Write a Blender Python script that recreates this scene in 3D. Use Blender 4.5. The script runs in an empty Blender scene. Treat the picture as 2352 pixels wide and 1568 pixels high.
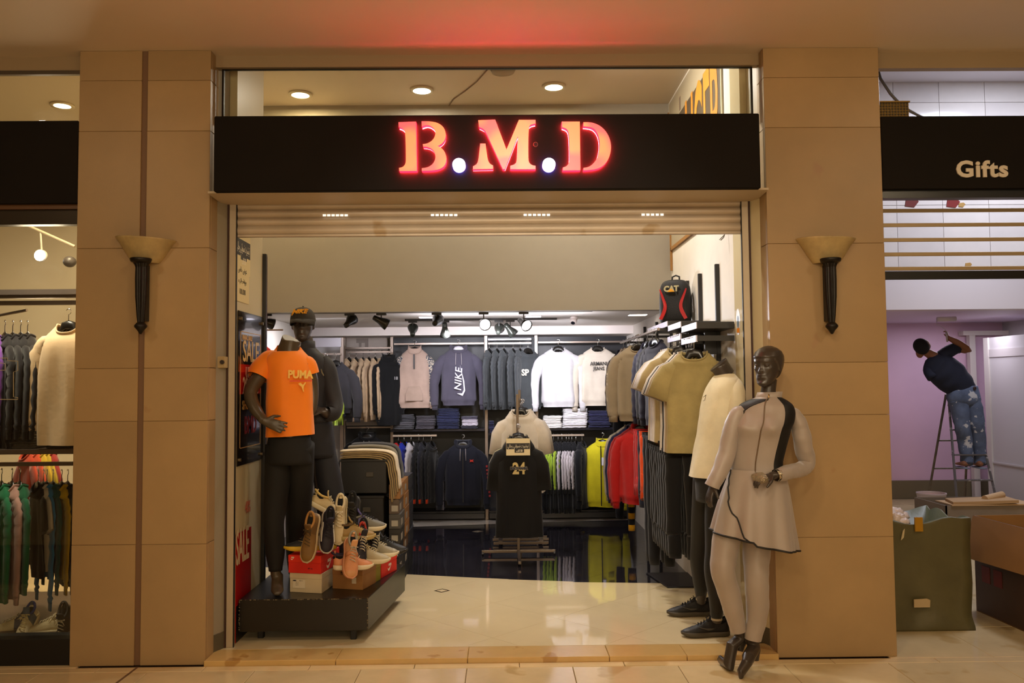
import bpy, bmesh, math, random
from mathutils import Vector, Matrix, noise
random.seed(7)
C = bpy.context.scene.collection
PI = math.pi
def lin(c):
    return tuple(((v / 12.92) if v <= .04045 else ((v + .055) / 1.055) ** 2.4) for v in c)
def hexc(s):
    return lin(tuple(int(s[i:i + 2], 16) / 255 for i in (0, 2, 4)))
# ---------------------------------------------------------------- camera
YAW, PITCH, ROLL, FPX, DIST, EYE = -0.0106, 0.0513, -0.0088, 1944.0, 5.0, 1.6
CAMP = Vector((0, -DIST, EYE))
_f = Vector((-math.sin(YAW) * math.cos(PITCH), math.cos(YAW) * math.cos(PITCH), math.sin(PITCH)))
_r = Vector((math.cos(YAW), math.sin(YAW), 0)); _u = _r.cross(_f)
AX = math.cos(ROLL) * _r + math.sin(ROLL) * _u
AY = -math.sin(ROLL) * _r + math.cos(ROLL) * _u
cam = bpy.data.cameras.new('camera'); co = bpy.data.objects.new('camera', cam); C.objects.link(co)
cam.sensor_width = 36; cam.lens = 36 * FPX / 2352; cam.clip_start = .05
m = Matrix((AX, AY, -_f)).transposed().to_4x4(); m.translation = CAMP; co.matrix_world = m
bpy.context.scene.camera = co
def ray(px, py):
    return (AX * (px - 1176) + AY * (784 - py) + _f * FPX)
def aty(px, py, Y):      # point on the plane y = Y seen at that pixel
    d = ray(px, py); return CAMP + d * ((Y - CAMP.y) / d.y)
def atz(px, py, Z=0.):
    d = ray(px, py); return CAMP + d * ((Z - CAMP.z) / d.z)
def atx(px, py, X):
    d = ray(px, py); return CAMP + d * ((X - CAMP.x) / d.x)
# ---------------------------------------------------------------- view, world, lights
sc = bpy.context.scene
sc.view_settings.view_transform = 'Standard'; sc.view_settings.look = 'None'
sc.view_settings.exposure = 0.0; sc.view_settings.gamma = 1.0
sc.view_settings.use_curve_mapping = False
sc.cycles.max_bounces = 8; sc.cycles.diffuse_bounces = 4; sc.cycles.glossy_bounces = 3
sc.cycles.transmission_bounces = 6; sc.cycles.transparent_max_bounces = 12
sc.cycles.sample_clamp_indirect = 6.0; sc.cycles.use_denoising = True
sc.cycles.caustics_reflective = False; sc.cycles.caustics_refractive = False
w = bpy.data.worlds.new('world'); sc.world = w; w.use_nodes = True
w.node_tree.nodes['Background'].inputs[0].default_value = (1, .75, .5, 1)
w.node_tree.nodes['Background'].inputs[1].default_value = .02
def light(kind, loc, power, color, size=.1, to=None, spot=None, sy=None, blend=.5):
    l = bpy.data.lights.new('lamp', kind); o = bpy.data.objects.new('lamp', l); C.objects.link(o)
    o.location = loc; l.energy = power; l.color = color
    if kind == 'AREA':
        l.shape = 'RECTANGLE' if sy else 'DISK'; l.size = size
        if sy: l.size_y = sy
    else: l.shadow_soft_size = size
    if kind == 'SPOT': l.spot_size = spot or 1.2; l.spot_blend = blend
    if to is not None: o.rotation_euler = (Vector(to) - Vector(loc)).to_track_quat('-Z', 'Y').to_euler()
    return o
WARM = (1, .78, .50); WARM2 = (1, .80, .52); COOL = (.90, .90, 1.0); DAY = (.82, .86, 1)
# corridor down lights in the mall ceiling, behind and beside the camera
for x, y, p in ((-3.2, -2.6, 12), (0.3, -2.7, 20), (3.4, -2.6, 19), (-1.6, -5.6, 22), (2.0, -5.6, 32)):
    light('AREA', (x, y, 3.55), p, WARM, .35, (x, y + .9, 0))
light('AREA', (.4, -8.5, 2.2), 125, WARM, 5.0, (0.2, 0, 3.4), sy=2.0)      # added fill for facade and ceiling, standing in for light across the corridor
# shop: ceiling down lights (the three seen through the transom, and their neighbours further in)
SHOPZ = 4.12
DL = [atz(690, 215, SHOPZ), atz(969, 205, SHOPZ), atz(1272, 197, SHOPZ)]
DLC = [(1, .78, .42), (1, .90, .75), (1, .84, .55)]
for p_, c_ in zip(DL, DLC):
    light('AREA', (p_.x, p_.y, SHOPZ - .03), 17, c_, .15, (p_.x, p_.y, 0))
# cool track spots under the mezzanine and the strip lights in its ceiling
for x, y, tx, tz, p in ((-.90, 3.55, -1.35, 1.7, 62), (-.55, 3.55, -.6, 1.8, 80), (-.1, 3.3, 0.05, 1.6, 50), (.25, 3.4, .55, 1.7, 78), (.6, 3.4, 1.0, 1.6, 70)):
    light('SPOT', (x, y, 2.12), p, COOL, .05, (tx, 5.1, tz), 1.5, blend=.8)
light('AREA', (-.6, 3.6, 2.28), 26, COOL, .9, (-.6, 3.6, 0), sy=.08)
light('AREA', (.5, 3.6, 2.28), 30, COOL, .9, (.5, 3.6, 0), sy=.08)
light('SPOT', (.30, 2.66, 2.12), 70, COOL, .05, (1.2, 1.2, 1.75), 1.3, blend=.8)      # the lit track spot turned to the right wall
light('SPOT', (-.1, 2.66, 2.12), 35, COOL, .05, (-.2, 1.2, .9), 1.5, blend=.9)
light('AREA', (.55, 1.1, 4.05), 38, (1, .95, .90), .2, (1.5, 1.1, 2.5))  # added wash without a fixture, whitens the upper right wall
light('SPOT', (.1, -4.6, 3.5), 300, (1, .87, .68), .12, (.15, 3.0, 1.0), .62, blend=.6)  # added spot from the corridor, brightens the cream tee and shop floor
light('SPOT', (.4, -4.4, 3.5), 90, (1, .84, .6), .12, (1.6, .3, 1.5), .5, blend=.8)  # added spot from the corridor, brightens the pale tees at right
light('AREA', (0, 3.0, 2.0), 9, COOL, 1.6, (0, 3.0, 4), sy=.2)  # made-up upward light imitating bounce onto the mezzanine ceiling
light('AREA', (-1.75, 3.4, 2.28), 30, COOL, .5, (-1.75, 3.9, 0))
# left neighbour shop and right neighbour shop
light('AREA', (-3.3, 1.2, 3.6), 70, (1, .80, .5), .3, (-3.2, .9, 0))
light('AREA', (-3.3, .40, 3.3), 26, (1, .86, .62), .3, (-3.2, .75, .8))  # added fill behind the glass, brightens the hanging garments
light('AREA', (-3.1, .22, 2.7), 20, (1, .88, .68), .25, (-3.0, .6, .4))  # added fill close to the glass, reaches garments below the shelf
light('AREA', (-3.6, 1.6, 2.5), 22, (1, .86, .62), .3, (-3.1, .6, .8))
light('AREA', (4.2, 1.1, 4.1), 50, DAY, .9, (4.2, 1.5, 0))  # added fill, brightens the tiles behind transom and shutter
light('AREA', (5.2, 3.0, 3.9), 42, DAY, .9, (5.2, 3.6, 0))
light('AREA', (5.9, 5.5, 2.32), 17, (.95, .88, 1), 1.2, (5.9, 5.6, 0), sy=.2)
# ---------------------------------------------------------------- materials
_mc = {}
def M(col, rough=.6, metal=0., noise_amt=0., nscale=6., bump=0., bscale=60., spec=.5, emit=None, estr=0., coat=0., name=None, alpha=None, sheen=0., stretch=None, trans=0., spots=None):
    if isinstance(col, str): col = hexc(col)
    key = (tuple(round(c, 4) for c in col), rough, metal, noise_amt, nscale, bump, bscale, spec, str(emit), estr, coat, alpha, sheen, str(stretch), trans, str(spots))
    if key in _mc: return _mc[key]
    mt = bpy.data.materials.new(name or 'surface'); mt.use_nodes = True; nt = mt.node_tree; N = nt.nodes; L = nt.links
    b = N['Principled BSDF']; I = b.inputs
    I['Base Color'].default_value = (*col, 1); I['Roughness'].default_value = rough; I['Metallic'].default_value = metal
    I['Specular IOR Level'].default_value = spec; I['Coat Weight'].default_value = coat
    if sheen: I['Sheen Weight'].default_value = sheen
    if trans: I['Transmission Weight'].default_value = trans
    if emit is not None:
        if isinstance(emit, str): emit = hexc(emit)
        I['Emission Color'].default_value = (*emit, 1); I['Emission Strength'].default_value = estr
    if alpha is not None: I['Alpha'].default_value = alpha
    if noise_amt or bump or spots:
        tc = N.new('ShaderNodeTexCoord'); mp = N.new('ShaderNodeMapping'); L.new(tc.outputs['Object'], mp.inputs[0])
        if stretch: mp.inputs['Scale'].default_value = stretch
    if noise_amt:
        n = N.new('ShaderNodeTexNoise'); n.inputs['Scale'].default_value = nscale; n.inputs['Detail'].default_value = 5; n.inputs['Roughness'].default_value = .6
        L.new(mp.outputs[0], n.inputs['Vector'])
        r = N.new('ShaderNodeMapRange'); r.inputs[1].default_value = .3; r.inputs[2].default_value = .7
        r.inputs[3].default_value = 1 - noise_amt; r.inputs[4].default_value = 1 + noise_amt
        L.new(n.outputs[0], r.inputs[0])
        mx = N.new('ShaderNodeVectorMath'); mx.operation = 'SCALE'; mx.inputs[0].default_value = col
        L.new(r.outputs[0], mx.inputs['Scale']); L.new(mx.outputs[0], I['Base Color'])
        last = mx
    if spots:   # (colour, scale, threshold)
        n = N.new('ShaderNodeTexNoise'); n.inputs['Scale'].default_value = spots[1]; n.inputs['Detail'].default_value = 3
        L.new(mp.outputs[0], n.inputs['Vector'])
        r = N.new('ShaderNodeMapRange'); r.inputs[1].default_value = spots[2]; r.inputs[2].default_value = spots[2] + .04
        L.new(n.outputs[0], r.inputs[0])
        mx2 = N.new('ShaderNodeMix'); mx2.data_type = 'RGBA'
        if noise_amt: L.new(last.outputs[0], mx2.inputs['A'])
        else: mx2.inputs['A'].default_value = (*col, 1)
        sc_ = hexc(spots[0]) if isinstance(spots[0], str) else spots[0]
        mx2.inputs['B'].default_value = (*sc_, 1); L.new(r.outputs[0], mx2.inputs['Factor']); L.new(mx2.outputs['Result'], I['Base Color'])
    if bump:
        n2 = N.new('ShaderNodeTexNoise'); n2.inputs['Scale'].default_value = bscale; n2.inputs['Detail'].default_value = 3
        L.new(mp.outputs[0], n2.inputs['Vector'])
        bp = N.new('ShaderNodeBump'); bp.inputs['Strength'].default_value = bump; bp.inputs['Distance'].default_value = .01
        L.new(n2.outputs[0], bp.inputs['Height']); L.new(bp.outputs[0], I['Normal'])
    _mc[key] = mt; return mt
def fabric(col, rough=.85, n=.08, sheen=.15):
    return M(col, rough, noise_amt=n, nscale=9, bump=.10, bscale=38, spec=.25, sheen=sheen, name='fabric')
def glow(col, s, name='glow'):
    return M((.9, .9, .9), .5, emit=col, estr=s, name=name)
METAL = M('9a9088', .35, .9, name='metal'); DKMETAL = M('2a2726', .4, .6, name='dark metal'); BLACK = M('0d0c0c', .45, name='black')
CHROME = M('d8d8dc', .15, 1., name='chrome')
# ---------------------------------------------------------------- mesh builder
class MB:
    def __init__(s): s.v = []; s.f = []; s.m = []
    def add(s, vs, fs, mi=0):
        o = len(s.v); s.v += [Vector(v) for v in vs]; s.f += [tuple(i + o for i in f) for f in fs]
        s.m += [mi] * len(fs) if isinstance(mi, int) else list(mi); return s
    def box(s, lo, hi, mi=0, rz=0, c=None):
        x0, y0, z0 = lo; x1, y1, z1 = hi
        vs = [Vector(p) for p in ((x0, y0, z0), (x1, y0, z0), (x1, y1, z0), (x0, y1, z0), (x0, y0, z1), (x1, y0, z1), (x1, y1, z1), (x0, y1, z1))]
        if rz:
            c = Vector(c) if c is not None else Vector(((x0 + x1) / 2, (y0 + y1) / 2, 0)); R = Matrix.Rotation(rz, 3, 'Z')
            vs = [R @ (v - c) + c for v in vs]
        return s.add(vs, [(0, 3, 2, 1), (4, 5, 6, 7), (0, 1, 5, 4), (1, 2, 6, 5), (2, 3, 7, 6), (3, 0, 4, 7)], mi)
    def rings(s, R, cap0=True, cap1=True, mi=0, closed=True):
        n = len(R[0]); vs = [p for r in R for p in r]; fs = []; ms = []
        for i in range(len(R) - 1):
            for j in range(n if closed else n - 1):
                k = (j + 1) % n; fs.append((i * n + j, i * n + k, (i + 1) * n + k, (i + 1) * n + j))
                ms.append(mi(i, j) if callable(mi) else mi)
        if cap0: fs.append(tuple(range(n - 1, -1, -1))); ms.append(ms[0])
        if cap1: fs.append(tuple((len(R) - 1) * n + j for j in range(n))); ms.append(ms[-1])
        return s.add(vs, fs, ms)
    def tube(s, path, rad, n=10, cap=True, mi=0, flat=1., up=None):
        P = [Vector(p) for p in path]
        if not isinstance(rad, (list, tuple)): rad = [rad] * len(P)
        R = []; a = None
        for i, p in enumerate(P):
            t = (P[min(i + 1, len(P) - 1)] - P[max(i - 1, 0)]).normalized()
            if a is None:
                a = Vector(up) if up else (Vector((0, 0, 1)) if abs(t.z) < .9 else Vector((1, 0, 0)))
            a = (a - t * a.dot(t))
            a = a.normalized() if a.length > 1e-6 else t.orthogonal().normalized()
            b = t.cross(a); r = rad[i]
            ra, rb = (r if isinstance(r, tuple) else (r * flat, r))
            R.append([p + a * (ra * math.cos(2 * PI * j / n)) + b * (rb * math.sin(2 * PI * j / n)) for j in range(n)])
        return s.rings(R, cap, cap, mi)
    def lathe(s, prof, c=(0, 0, 0), n=24, cap=True, mi=0, flute=0):
        c = Vector(c)
        R = [[c + Vector((r * (1 - (flute if j % 2 else 0)) * math.cos(2 * PI * j / n), r * (1 - (flute if j % 2 else 0)) * math.sin(2 * PI * j / n), z)) for j in range(n)] for r, z in prof]
        return s.rings(R, cap, cap, mi)
    def prism(s, poly, fn, d0, d1, mi=0):   # poly 2-D, fn(u, v, d) -> point
        n = len(poly); vs = [fn(u, v, d0) for u, v in poly] + [fn(u, v, d1) for u, v in poly]
        fs = [tuple(range(n - 1, -1, -1)), tuple(range(n, 2 * n))] + [(i, (i + 1) % n, n + (i + 1) % n, n + i) for i in range(n)]
        return s.add(vs, fs, mi)
    def ell(s, c, r, n=16, m=10, mi=0, R=None):
        c = Vector(c); r = Vector(r) if not isinstance(r, (int, float)) else Vector((r, r, r)); rs = []
        for i in range(m + 1):
            a = PI * i / m; q = max(math.sin(a), .01)
            ring = [Vector((r.x * q * math.cos(2 * PI * j / n), r.y * q * math.sin(2 * PI * j / n), -r.z * math.cos(a))) for j in range(n)]
            rs.append([c + (R @ p if R else p) for p in ring])
        return s.rings(rs, True, True, mi)
    def xf(s, mat):
        s.v = [mat @ v for v in s.v]; return s
    def mesh(s, name='mesh'):
        me = bpy.data.meshes.new(name); me.from_pydata([tuple(v) for v in s.v], [], s.f); me.update(); return me
    def build(s, name, mat, parent=None, smooth=False, bevel=0., local=False, seg=1, subdiv=0):
        if parent is not None and not local:
            inv = parent.matrix_basis.inverted()
            pp = parent.parent
            if pp: inv = inv @ pp.matrix_basis.inverted()
            s.v = [inv @ v for v in s.v]
        me = s.mesh(name)
        for mt in (mat if isinstance(mat, (list, tuple)) else [mat]): me.materials.append(mt)
        bm = bmesh.new(); bm.from_mesh(me)
        bmesh.ops.recalc_face_normals(bm, faces=bm.faces); bm.to_mesh(me); bm.free()
        if isinstance(mat, (list, tuple)): me.polygons.foreach_set('material_index', s.m)
        if smooth: me.polygons.foreach_set('use_smooth', [True] * len(me.polygons))
        o = bpy.data.objects.new(name, me); C.objects.link(o)
        if parent is not None: o.parent = parent
        if bevel:
            b = o.modifiers.new('bevel', 'BEVEL'); b.width = bevel; b.segments = seg; b.limit_method = 'ANGLE'; b.angle_limit = .6
        if smooth and smooth != 1:
            for p in me.polygons: pass
        if subdiv:
            b = o.modifiers.new('sub', 'SUBSURF'); b.levels = subdiv; b.render_levels = subdiv
        return o
def thing(name, label, cat, loc=(0, 0, 0), rz=0., group=None, rot=None):
    o = bpy.data.objects.new(name, None); C.objects.link(o); o.location = loc
    o.rotation_euler = rot if rot else (0, 0, rz)
    from mathutils import Euler
    o.matrix_basis = Matrix.LocRotScale(Vector(loc), Euler(rot) if rot else Euler((0, 0, rz)), None)
    return tag(o, label, cat, group)
def tag(o, label=None, cat=None, group=None, kind=None):
    if label: o['label'] = label
    if cat: o['category'] = cat
    if group: o['group'] = group
    if kind: o['kind'] = kind
    return o
def struct(name, kind='structure'):
    o = bpy.data.objects.new(name, None); C.objects.link(o); o['kind'] = kind; return o
def SB(name, mat, lo, hi, parent=None, bevel=0.):
    o = MB().box(lo, hi).build(name, mat, parent, bevel=bevel)
    if parent is None: o['kind'] = 'structure'
    return o
def bx(name, mat, lo, hi, parent, bevel=.003):
    return MB().box(lo, hi).build(name, mat, parent, bevel=bevel)
def copy_tree(o, parent=None):
    c = o.copy(); C.objects.link(c)
    if parent is not None: c.parent = parent
    for ch in list(o.children): copy_tree(ch, c)
    return c
def text(s, size, mat, M4, name='lettering', parent=None, depth=.0015, bold=0., align='CENTER', sx=1., shear=0., space=1.):
    cu = bpy.data.curves.new('t', 'FONT'); cu.body = s; cu.size = size; cu.extrude = depth; cu.offset = bold
    cu.align_x = align; cu.align_y = 'CENTER'; cu.shear = shear; cu.space_character = space; cu.resolution_u = 3
    t = bpy.data.objects.new('t', cu); C.objects.link(t)
    dg = bpy.context.evaluated_depsgraph_get(); me = bpy.data.meshes.new_from_object(t.evaluated_get(dg))
    bpy.data.objects.remove(t); bpy.data.curves.remove(cu)
    me.transform(M4 @ Matrix.Diagonal((sx, 1, 1, 1)))
    if parent is not None:
        inv = parent.matrix_basis.inverted()
        if parent.parent: inv = inv @ parent.parent.matrix_basis.inverted()
        me.transform(inv)
    me.materials.clear(); me.materials.append(mat); me.name = name
    o = bpy.data.objects.new(name, me); C.objects.link(o)
    if parent is not None: o.parent = parent
    return o
def face_m(origin, xdir, updir):    # text plane -> world
    x = Vector(xdir).normalized(); u = Vector(updir); u = (u - x * u.dot(x)).normalized(); n = x.cross(u)
    m_ = Matrix((x, u, n)).transposed().to_4x4(); m_.translation = Vector(origin); return m_
def weld_remesh(mbs, name, mat, parent, voxel=.007, smooth_it=4, local=False):
    """union of closed tubes and lumps -> one continuous surface"""
    tmp = MB()
    for q in mbs: tmp.add(q.v, q.f, 0)
    o = tmp.build('tmp', mat); o.data.validate()
    r = o.modifiers.new('r', 'REMESH'); r.mode = 'VOXEL'; r.voxel_size = voxel; r.use_smooth_shade = True
    s_ = o.modifiers.new('s', 'SMOOTH'); s_.factor = .5; s_.iterations = smooth_it
    dg = bpy.context.evaluated_depsgraph_get(); me = bpy.data.meshes.new_from_object(o.evaluated_get(dg))
    bpy.data.objects.remove(o)
    if parent is not None and not local:
        inv = parent.matrix_basis.inverted(); me.transform(inv)
    me.materials.clear(); me.materials.append(mat); me.name = name
    me.polygons.foreach_set('use_smooth', [True] * len(me.polygons))
    ob = bpy.data.objects.new(name, me); C.objects.link(ob)
    if parent is not None: ob.parent = parent
    return ob
# ================================================================ SETTING
STONE = M((.37, .242, .112), .42, noise_amt=.10, nscale=1.6, bump=.05, bscale=220, spots=((.36, .22, .10), 5.0, .70), name='stone')
STONE2 = M((.395, .26, .122), .36, noise_amt=.09, nscale=2.1, bump=.05, bscale=220, spots=((.40, .25, .12), 7.0, .68), name='stone')
STONE3 = M((.345, .225, .104), .42, noise_amt=.11, nscale=1.3, bump=.05, bscale=220, spots=((.34, .2, .1), 3.0, .69), name='stone')
GROUT = M((.16, .09, .045), .8, name='grout')
MARB = [M((.66, .52, .30), .10, noise_amt=.10, nscale=2.2 + .5 * i, spots=((.55, .40, .19), 1.9 + .4 * i, .62), name='marble tile') for i in range(3)]
LTILE = [M((.73, .61, .39), .045, noise_amt=.05, nscale=1.3 + i, name='polished tile') for i in range(3)]
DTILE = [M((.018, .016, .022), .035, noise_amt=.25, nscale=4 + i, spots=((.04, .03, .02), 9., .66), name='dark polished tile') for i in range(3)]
BTILE = M((.55, .5, .44), .12, noise_amt=.05, name='light tile')
PLASTER = M((.33, .235, .13), .55, noise_amt=.04, nscale=1.5, name='painted plaster')
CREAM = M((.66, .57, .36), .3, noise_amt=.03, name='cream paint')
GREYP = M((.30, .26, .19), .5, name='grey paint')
WHITEP = M((.80, .74, .66), .6, noise_amt=.03, name='white paint')
MEZZ = M((.34, .30, .23), .6, noise_amt=.02, name='beige paint')
CEILW = M((.62, .52, .38), .6, noise_amt=.02, name='ceiling paint')
XL0, XL1, XR0, XR1 = -2.5184, -1.7375, 1.584, 2.2832
CZ = 3.62
def slab(poly, z0, z1, name, mat, parent, bev=.0025, shrink=.0):
    if len(poly) < 3: return None
    cx = sum(p[0] for p in poly) / len(poly); cy = sum(p[1] for p in poly) / len(poly)
    P = []
    for x, y in poly:
        d = math.hypot(x - cx, y - cy); k = max(0, 1 - shrink / max(d, 1e-4)); P.append((cx + (x - cx) * k, cy + (y - cy) * k))
    return MB().prism(P, lambda u, v, d: Vector((u, v, d)), z0, z1).build(name, mat, parent, bevel=bev)
def clip(poly, a, b, c):     # keep a*x + b*y <= c
    out = []
    for i in range(len(poly)):
        p, q = poly[i], poly[(i + 1) % len(poly)]; dp = a * p[0] + b * p[1] - c; dq = a * q[0] + b * q[1] - c
        if dp <= 0: out.append(p)
        if (dp < 0 < dq) or (dq < 0 < dp):
            t = dp / (dp - dq); out.append((p[0] + (q[0] - p[0]) * t, p[1] + (q[1] - p[1]) * t))
    return out
# corridor floor: marble tiles on a dark bed
floor = struct('floor')
MB().box((-9, -9.2, -.1), (9, .12, -.012)).build('floor_bed', GROUT, floor)
for ix in range(-10, 11):
    for iy in range(0, 6):
        if iy > 2 and abs(ix) > 6: continue
        x0 = -.22 + ix * .60; y1 = -.11 - iy * .60
        slab([(x0 + .0015, y1 - .5985), (x0 + .5985, y1 - .5985), (x0 + .5985, y1), (x0 + .0015, y1)], -.012, random.uniform(-.0006, .0006), 'tile', random.choice(MARB), floor)
MB().box((-9, -9.2, -.012), (9, -3.72, 0)).build('floor_beyond', MARB[0], floor)
for ix in range(-10, 11):
    x0 = -.52 + ix * .60
    slab([(x0, -.107), (x0 + .597, -.107), (x0 + .597, -.03), (x0, -.03)], -.012, .0005, 'border_tile', random.choice(MARB), floor)
# neighbours' floors
for nm, xa, xb in (('floor_left', -9, XL0 + .05), ('floor_right', XR1 - .05, 9)):
    fl = struct(nm)
    MB().box((xa, -.03, -.1), (xb, 7, -.012)).build('floor_bed', GROUT, fl)
    ix0 = int(abs(xb - xa) / .6)
    for ix in range(0, 6):
        for iy in range(0, 11):
            x0 = (xb - .6 * (ix + 1)) if xa < -5 else (xa + .6 * ix)
            slab([(x0 + .001, -.027 + iy * .6), (x0 + .598, -.027 + iy * .6), (x0 + .598, .571 + iy * .6), (x0 + .001, .571 + iy * .6)], -.012, .0, 'tile', random.choice(MARB), fl)
# threshold stone and shop floor
th = struct('trim_1'); TH = M((.60, .40, .155), .18, noise_amt=.1, nscale=3, spots=((.45, .26, .08), 6., .62), name='threshold stone')
xs = [XL1 - .0, -.98, -.22, .60, 1.05, XR0]
for a, b in zip(xs, xs[1:]): MB().box((a + .001, -.028, -.01), (b - .001, .185, .03)).build('threshold_stone', TH, th, bevel=.003)
MB().box((XL1, -.026, -.01), (XR0, -.02, .018)).build('joint', GROUT, th)
SX0, SX1, SY1 = -2.3, 1.52, 5.45
fl = struct('floor_shop')
MB().box((SX0, .185, -.1), (SX1 + .02, SY1, .018)).build('floor_bed', M((.25, .19, .11), .7), fl)
A = [atz(907, 1317, .03), atz(1088, 1326, .03), atz(1227, 1332, .03), atz(1371, 1337, .03), atz(1533, 1339, .03)]
Bk = [atz(927, 1210, .03), atz(1130, 1203, .03), atz(1251, 1198.5, .03), atz(1472, 1193, .03)]
def curve_y(P, x):
    if x <= P[0].x: a, b = P[0], P[1]
    elif x >= P[-1].x: a, b = P[-2], P[-1]
    else:
        for a, b in zip(P, P[1:]):
            if a.x <= x <= b.x: break
    s_ = (b.y - a.y) / (b.x - a.x); return a.y + s_ * (x - a.x), s_
gx, gy = atz(1135, 1384, .03).xy; hd = .4245
tiles_l, tiles_d = [], []
for i in range(-14, 14):
    for j in range(-12, 16):
        cx = gx + (i + j) * hd / 1.0 ; cy = gy + (i - j) * hd
        sq = [(cx, cy), (cx + hd, cy + hd), (cx, cy + 2 * hd), (cx - hd, cy + hd)]
        mx, my = cx, cy + hd
        if mx < SX0 - .5 or mx > SX1 + .5 or my < -.3 or my > SY1 + .5: continue
        sq = clip(sq, -1, 0, -SX0); sq = clip(sq, 1, 0, SX1); sq = clip(sq, 0, -1, -.187); sq = clip(sq, 0, 1, SY1)
        if len(sq) < 3: continue
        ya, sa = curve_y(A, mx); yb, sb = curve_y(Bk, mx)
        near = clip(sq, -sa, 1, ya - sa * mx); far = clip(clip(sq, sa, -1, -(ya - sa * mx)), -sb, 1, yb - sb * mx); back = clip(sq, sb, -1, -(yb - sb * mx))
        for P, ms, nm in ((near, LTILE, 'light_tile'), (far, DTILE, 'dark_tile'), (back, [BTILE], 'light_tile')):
            if len(P) >= 3:
                ar = abs(sum(P[k][0] * P[(k + 1) % len(P)][1] - P[(k + 1) % len(P)][0] * P[k][1] for k in range(len(P)))) / 2
                if ar > .0008: slab(P, .018, .03, nm, random.choice(ms), fl, bev=0, shrink=.0012)
for (px, py, mt1, mt2) in ((1015, 1356, M('3a2c22', .1), LTILE[0]), (1097, 1220, M('8c8070', .1), M('8c8070', .1))):
    p = atz(px, py, .03)
    slab([(p.x - .062, p.y), (p.x, p.y - .062), (p.x + .062, p.y), (p.x, p.y + .062)], .018, .0308, 'inset_tile', mt1, fl, bev=0)
    slab([(p.x - .042, p.y), (p.x, p.y - .042), (p.x + .042, p.y), (p.x, p.y + .042)], .03, .0314, 'inset_tile', mt2, fl, bev=0)
# ---- pillars
ZS = [0, .6916, 1.4069, 1.7173, 2.428, 3.1307, 3.4375, CZ]
def pillar(x0, x1, groove=None, side=1):
    p = struct('pillar')
    MB().box((x0 + .012, .012, 0), (x1 - .012, .75, CZ)).build('core', M((.26, .16, .08), .8, name='pillar joint'), p)
    cols = [(x0, x1)] if not groove else [(x0, groove[0]), (groove[1], x1)]
    for k in range(len(ZS) - 1):
        for a, b in cols:
            MB().box((a, 0 + random.uniform(-.001, .001), ZS[k] + .0007), (b, .03, ZS[k + 1] - .0007)).build('stone_panel', random.choice([STONE, STONE2, STONE3]), p, bevel=.0018)
        xa, xb = (x1 - .03, x1) if side > 0 else (x0, x0 + .03)
        MB().box((xa + .0005 * side, .031, ZS[k] + .0015), (xb + .0005 * side, .137, ZS[k + 1] - .0015)).build('return_panel', random.choice([STONE, STONE2]), p, bevel=.002)
        xa, xb = (x0, x0 + .03) if side > 0 else (x1 - .03, x1)
        MB().box((xa - .0005 * side, .031, ZS[k] + .0015), (xb - .0005 * side, .5, ZS[k + 1] - .0015)).build('return_panel', STONE, p, bevel=.002)
    if groove: MB().box((groove[0], .010, 0), (groove[1], .022, CZ)).build('channel', M((.17, .09, .045), .6, name='brown channel'), p)
    return p
g0, g1 = aty(318, 1250, 0).x - .018, aty(318, 1250, 0).x + .018
pillar(XL0, XL1, (g0, g1), 1)
pillar(XR0, XR1, None, -1)
pillar(-7.2, -6.4, None, 1); pillar(6.2, 7.0, None, -1)
# dark movement joint running over the floor from the pillar's channel
q0 = atz(316, 1532, 0); q1 = atz(268, 1568, 0)
dj = (q1 - q0).normalized(); nj = Vector((-dj.y, dj.x, 0)) * .007
MB().prism([(q0.x + nj.x, q0.y + nj.y), (q0.x - nj.x, q0.y - nj.y), (q0.x - nj.x + dj.x * 3, q0.y - nj.y + dj.y * 3), (q0.x + nj.x + dj.x * 3, q0.y + nj.y + dj.y * 3)], lambda u, v, d: Vector((u, v, d)), .0, .0016).build('trim_2', GROUT)['kind'] = 'structure'
# ---- ceiling of the mall and header bands
o = SB('ceiling', M((.74, .63, .50), .5, noise_amt=.03, nscale=1.0, spec=.2, name='mall ceiling paint'), (-9, -9.2, CZ), (9, .10, CZ + .1))
SB('wall_header', PLASTER, (XL1, .085, aty(1118, 154, .1).z), (XR0, .14, CZ))
SB('wall_header', PLASTER, (-9, .085, aty(90, 165, .1).z), (XL0, .14, CZ))
SB('wall_header', PLASTER, (XR1, .085, aty(2200, 158, .1).z), (9, .14, CZ))
SB('wall_opposite', M((.5, .38, .22), .5), (-9, -9.4, 0), (9, -9.2, CZ))
SB('wall_end', PLASTER, (-9.1, -9.2, 0), (-9, 7, CZ + .6)); SB('wall_end', PLASTER, (9, -9.2, 0), (9.1, 7, CZ + .6))
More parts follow.
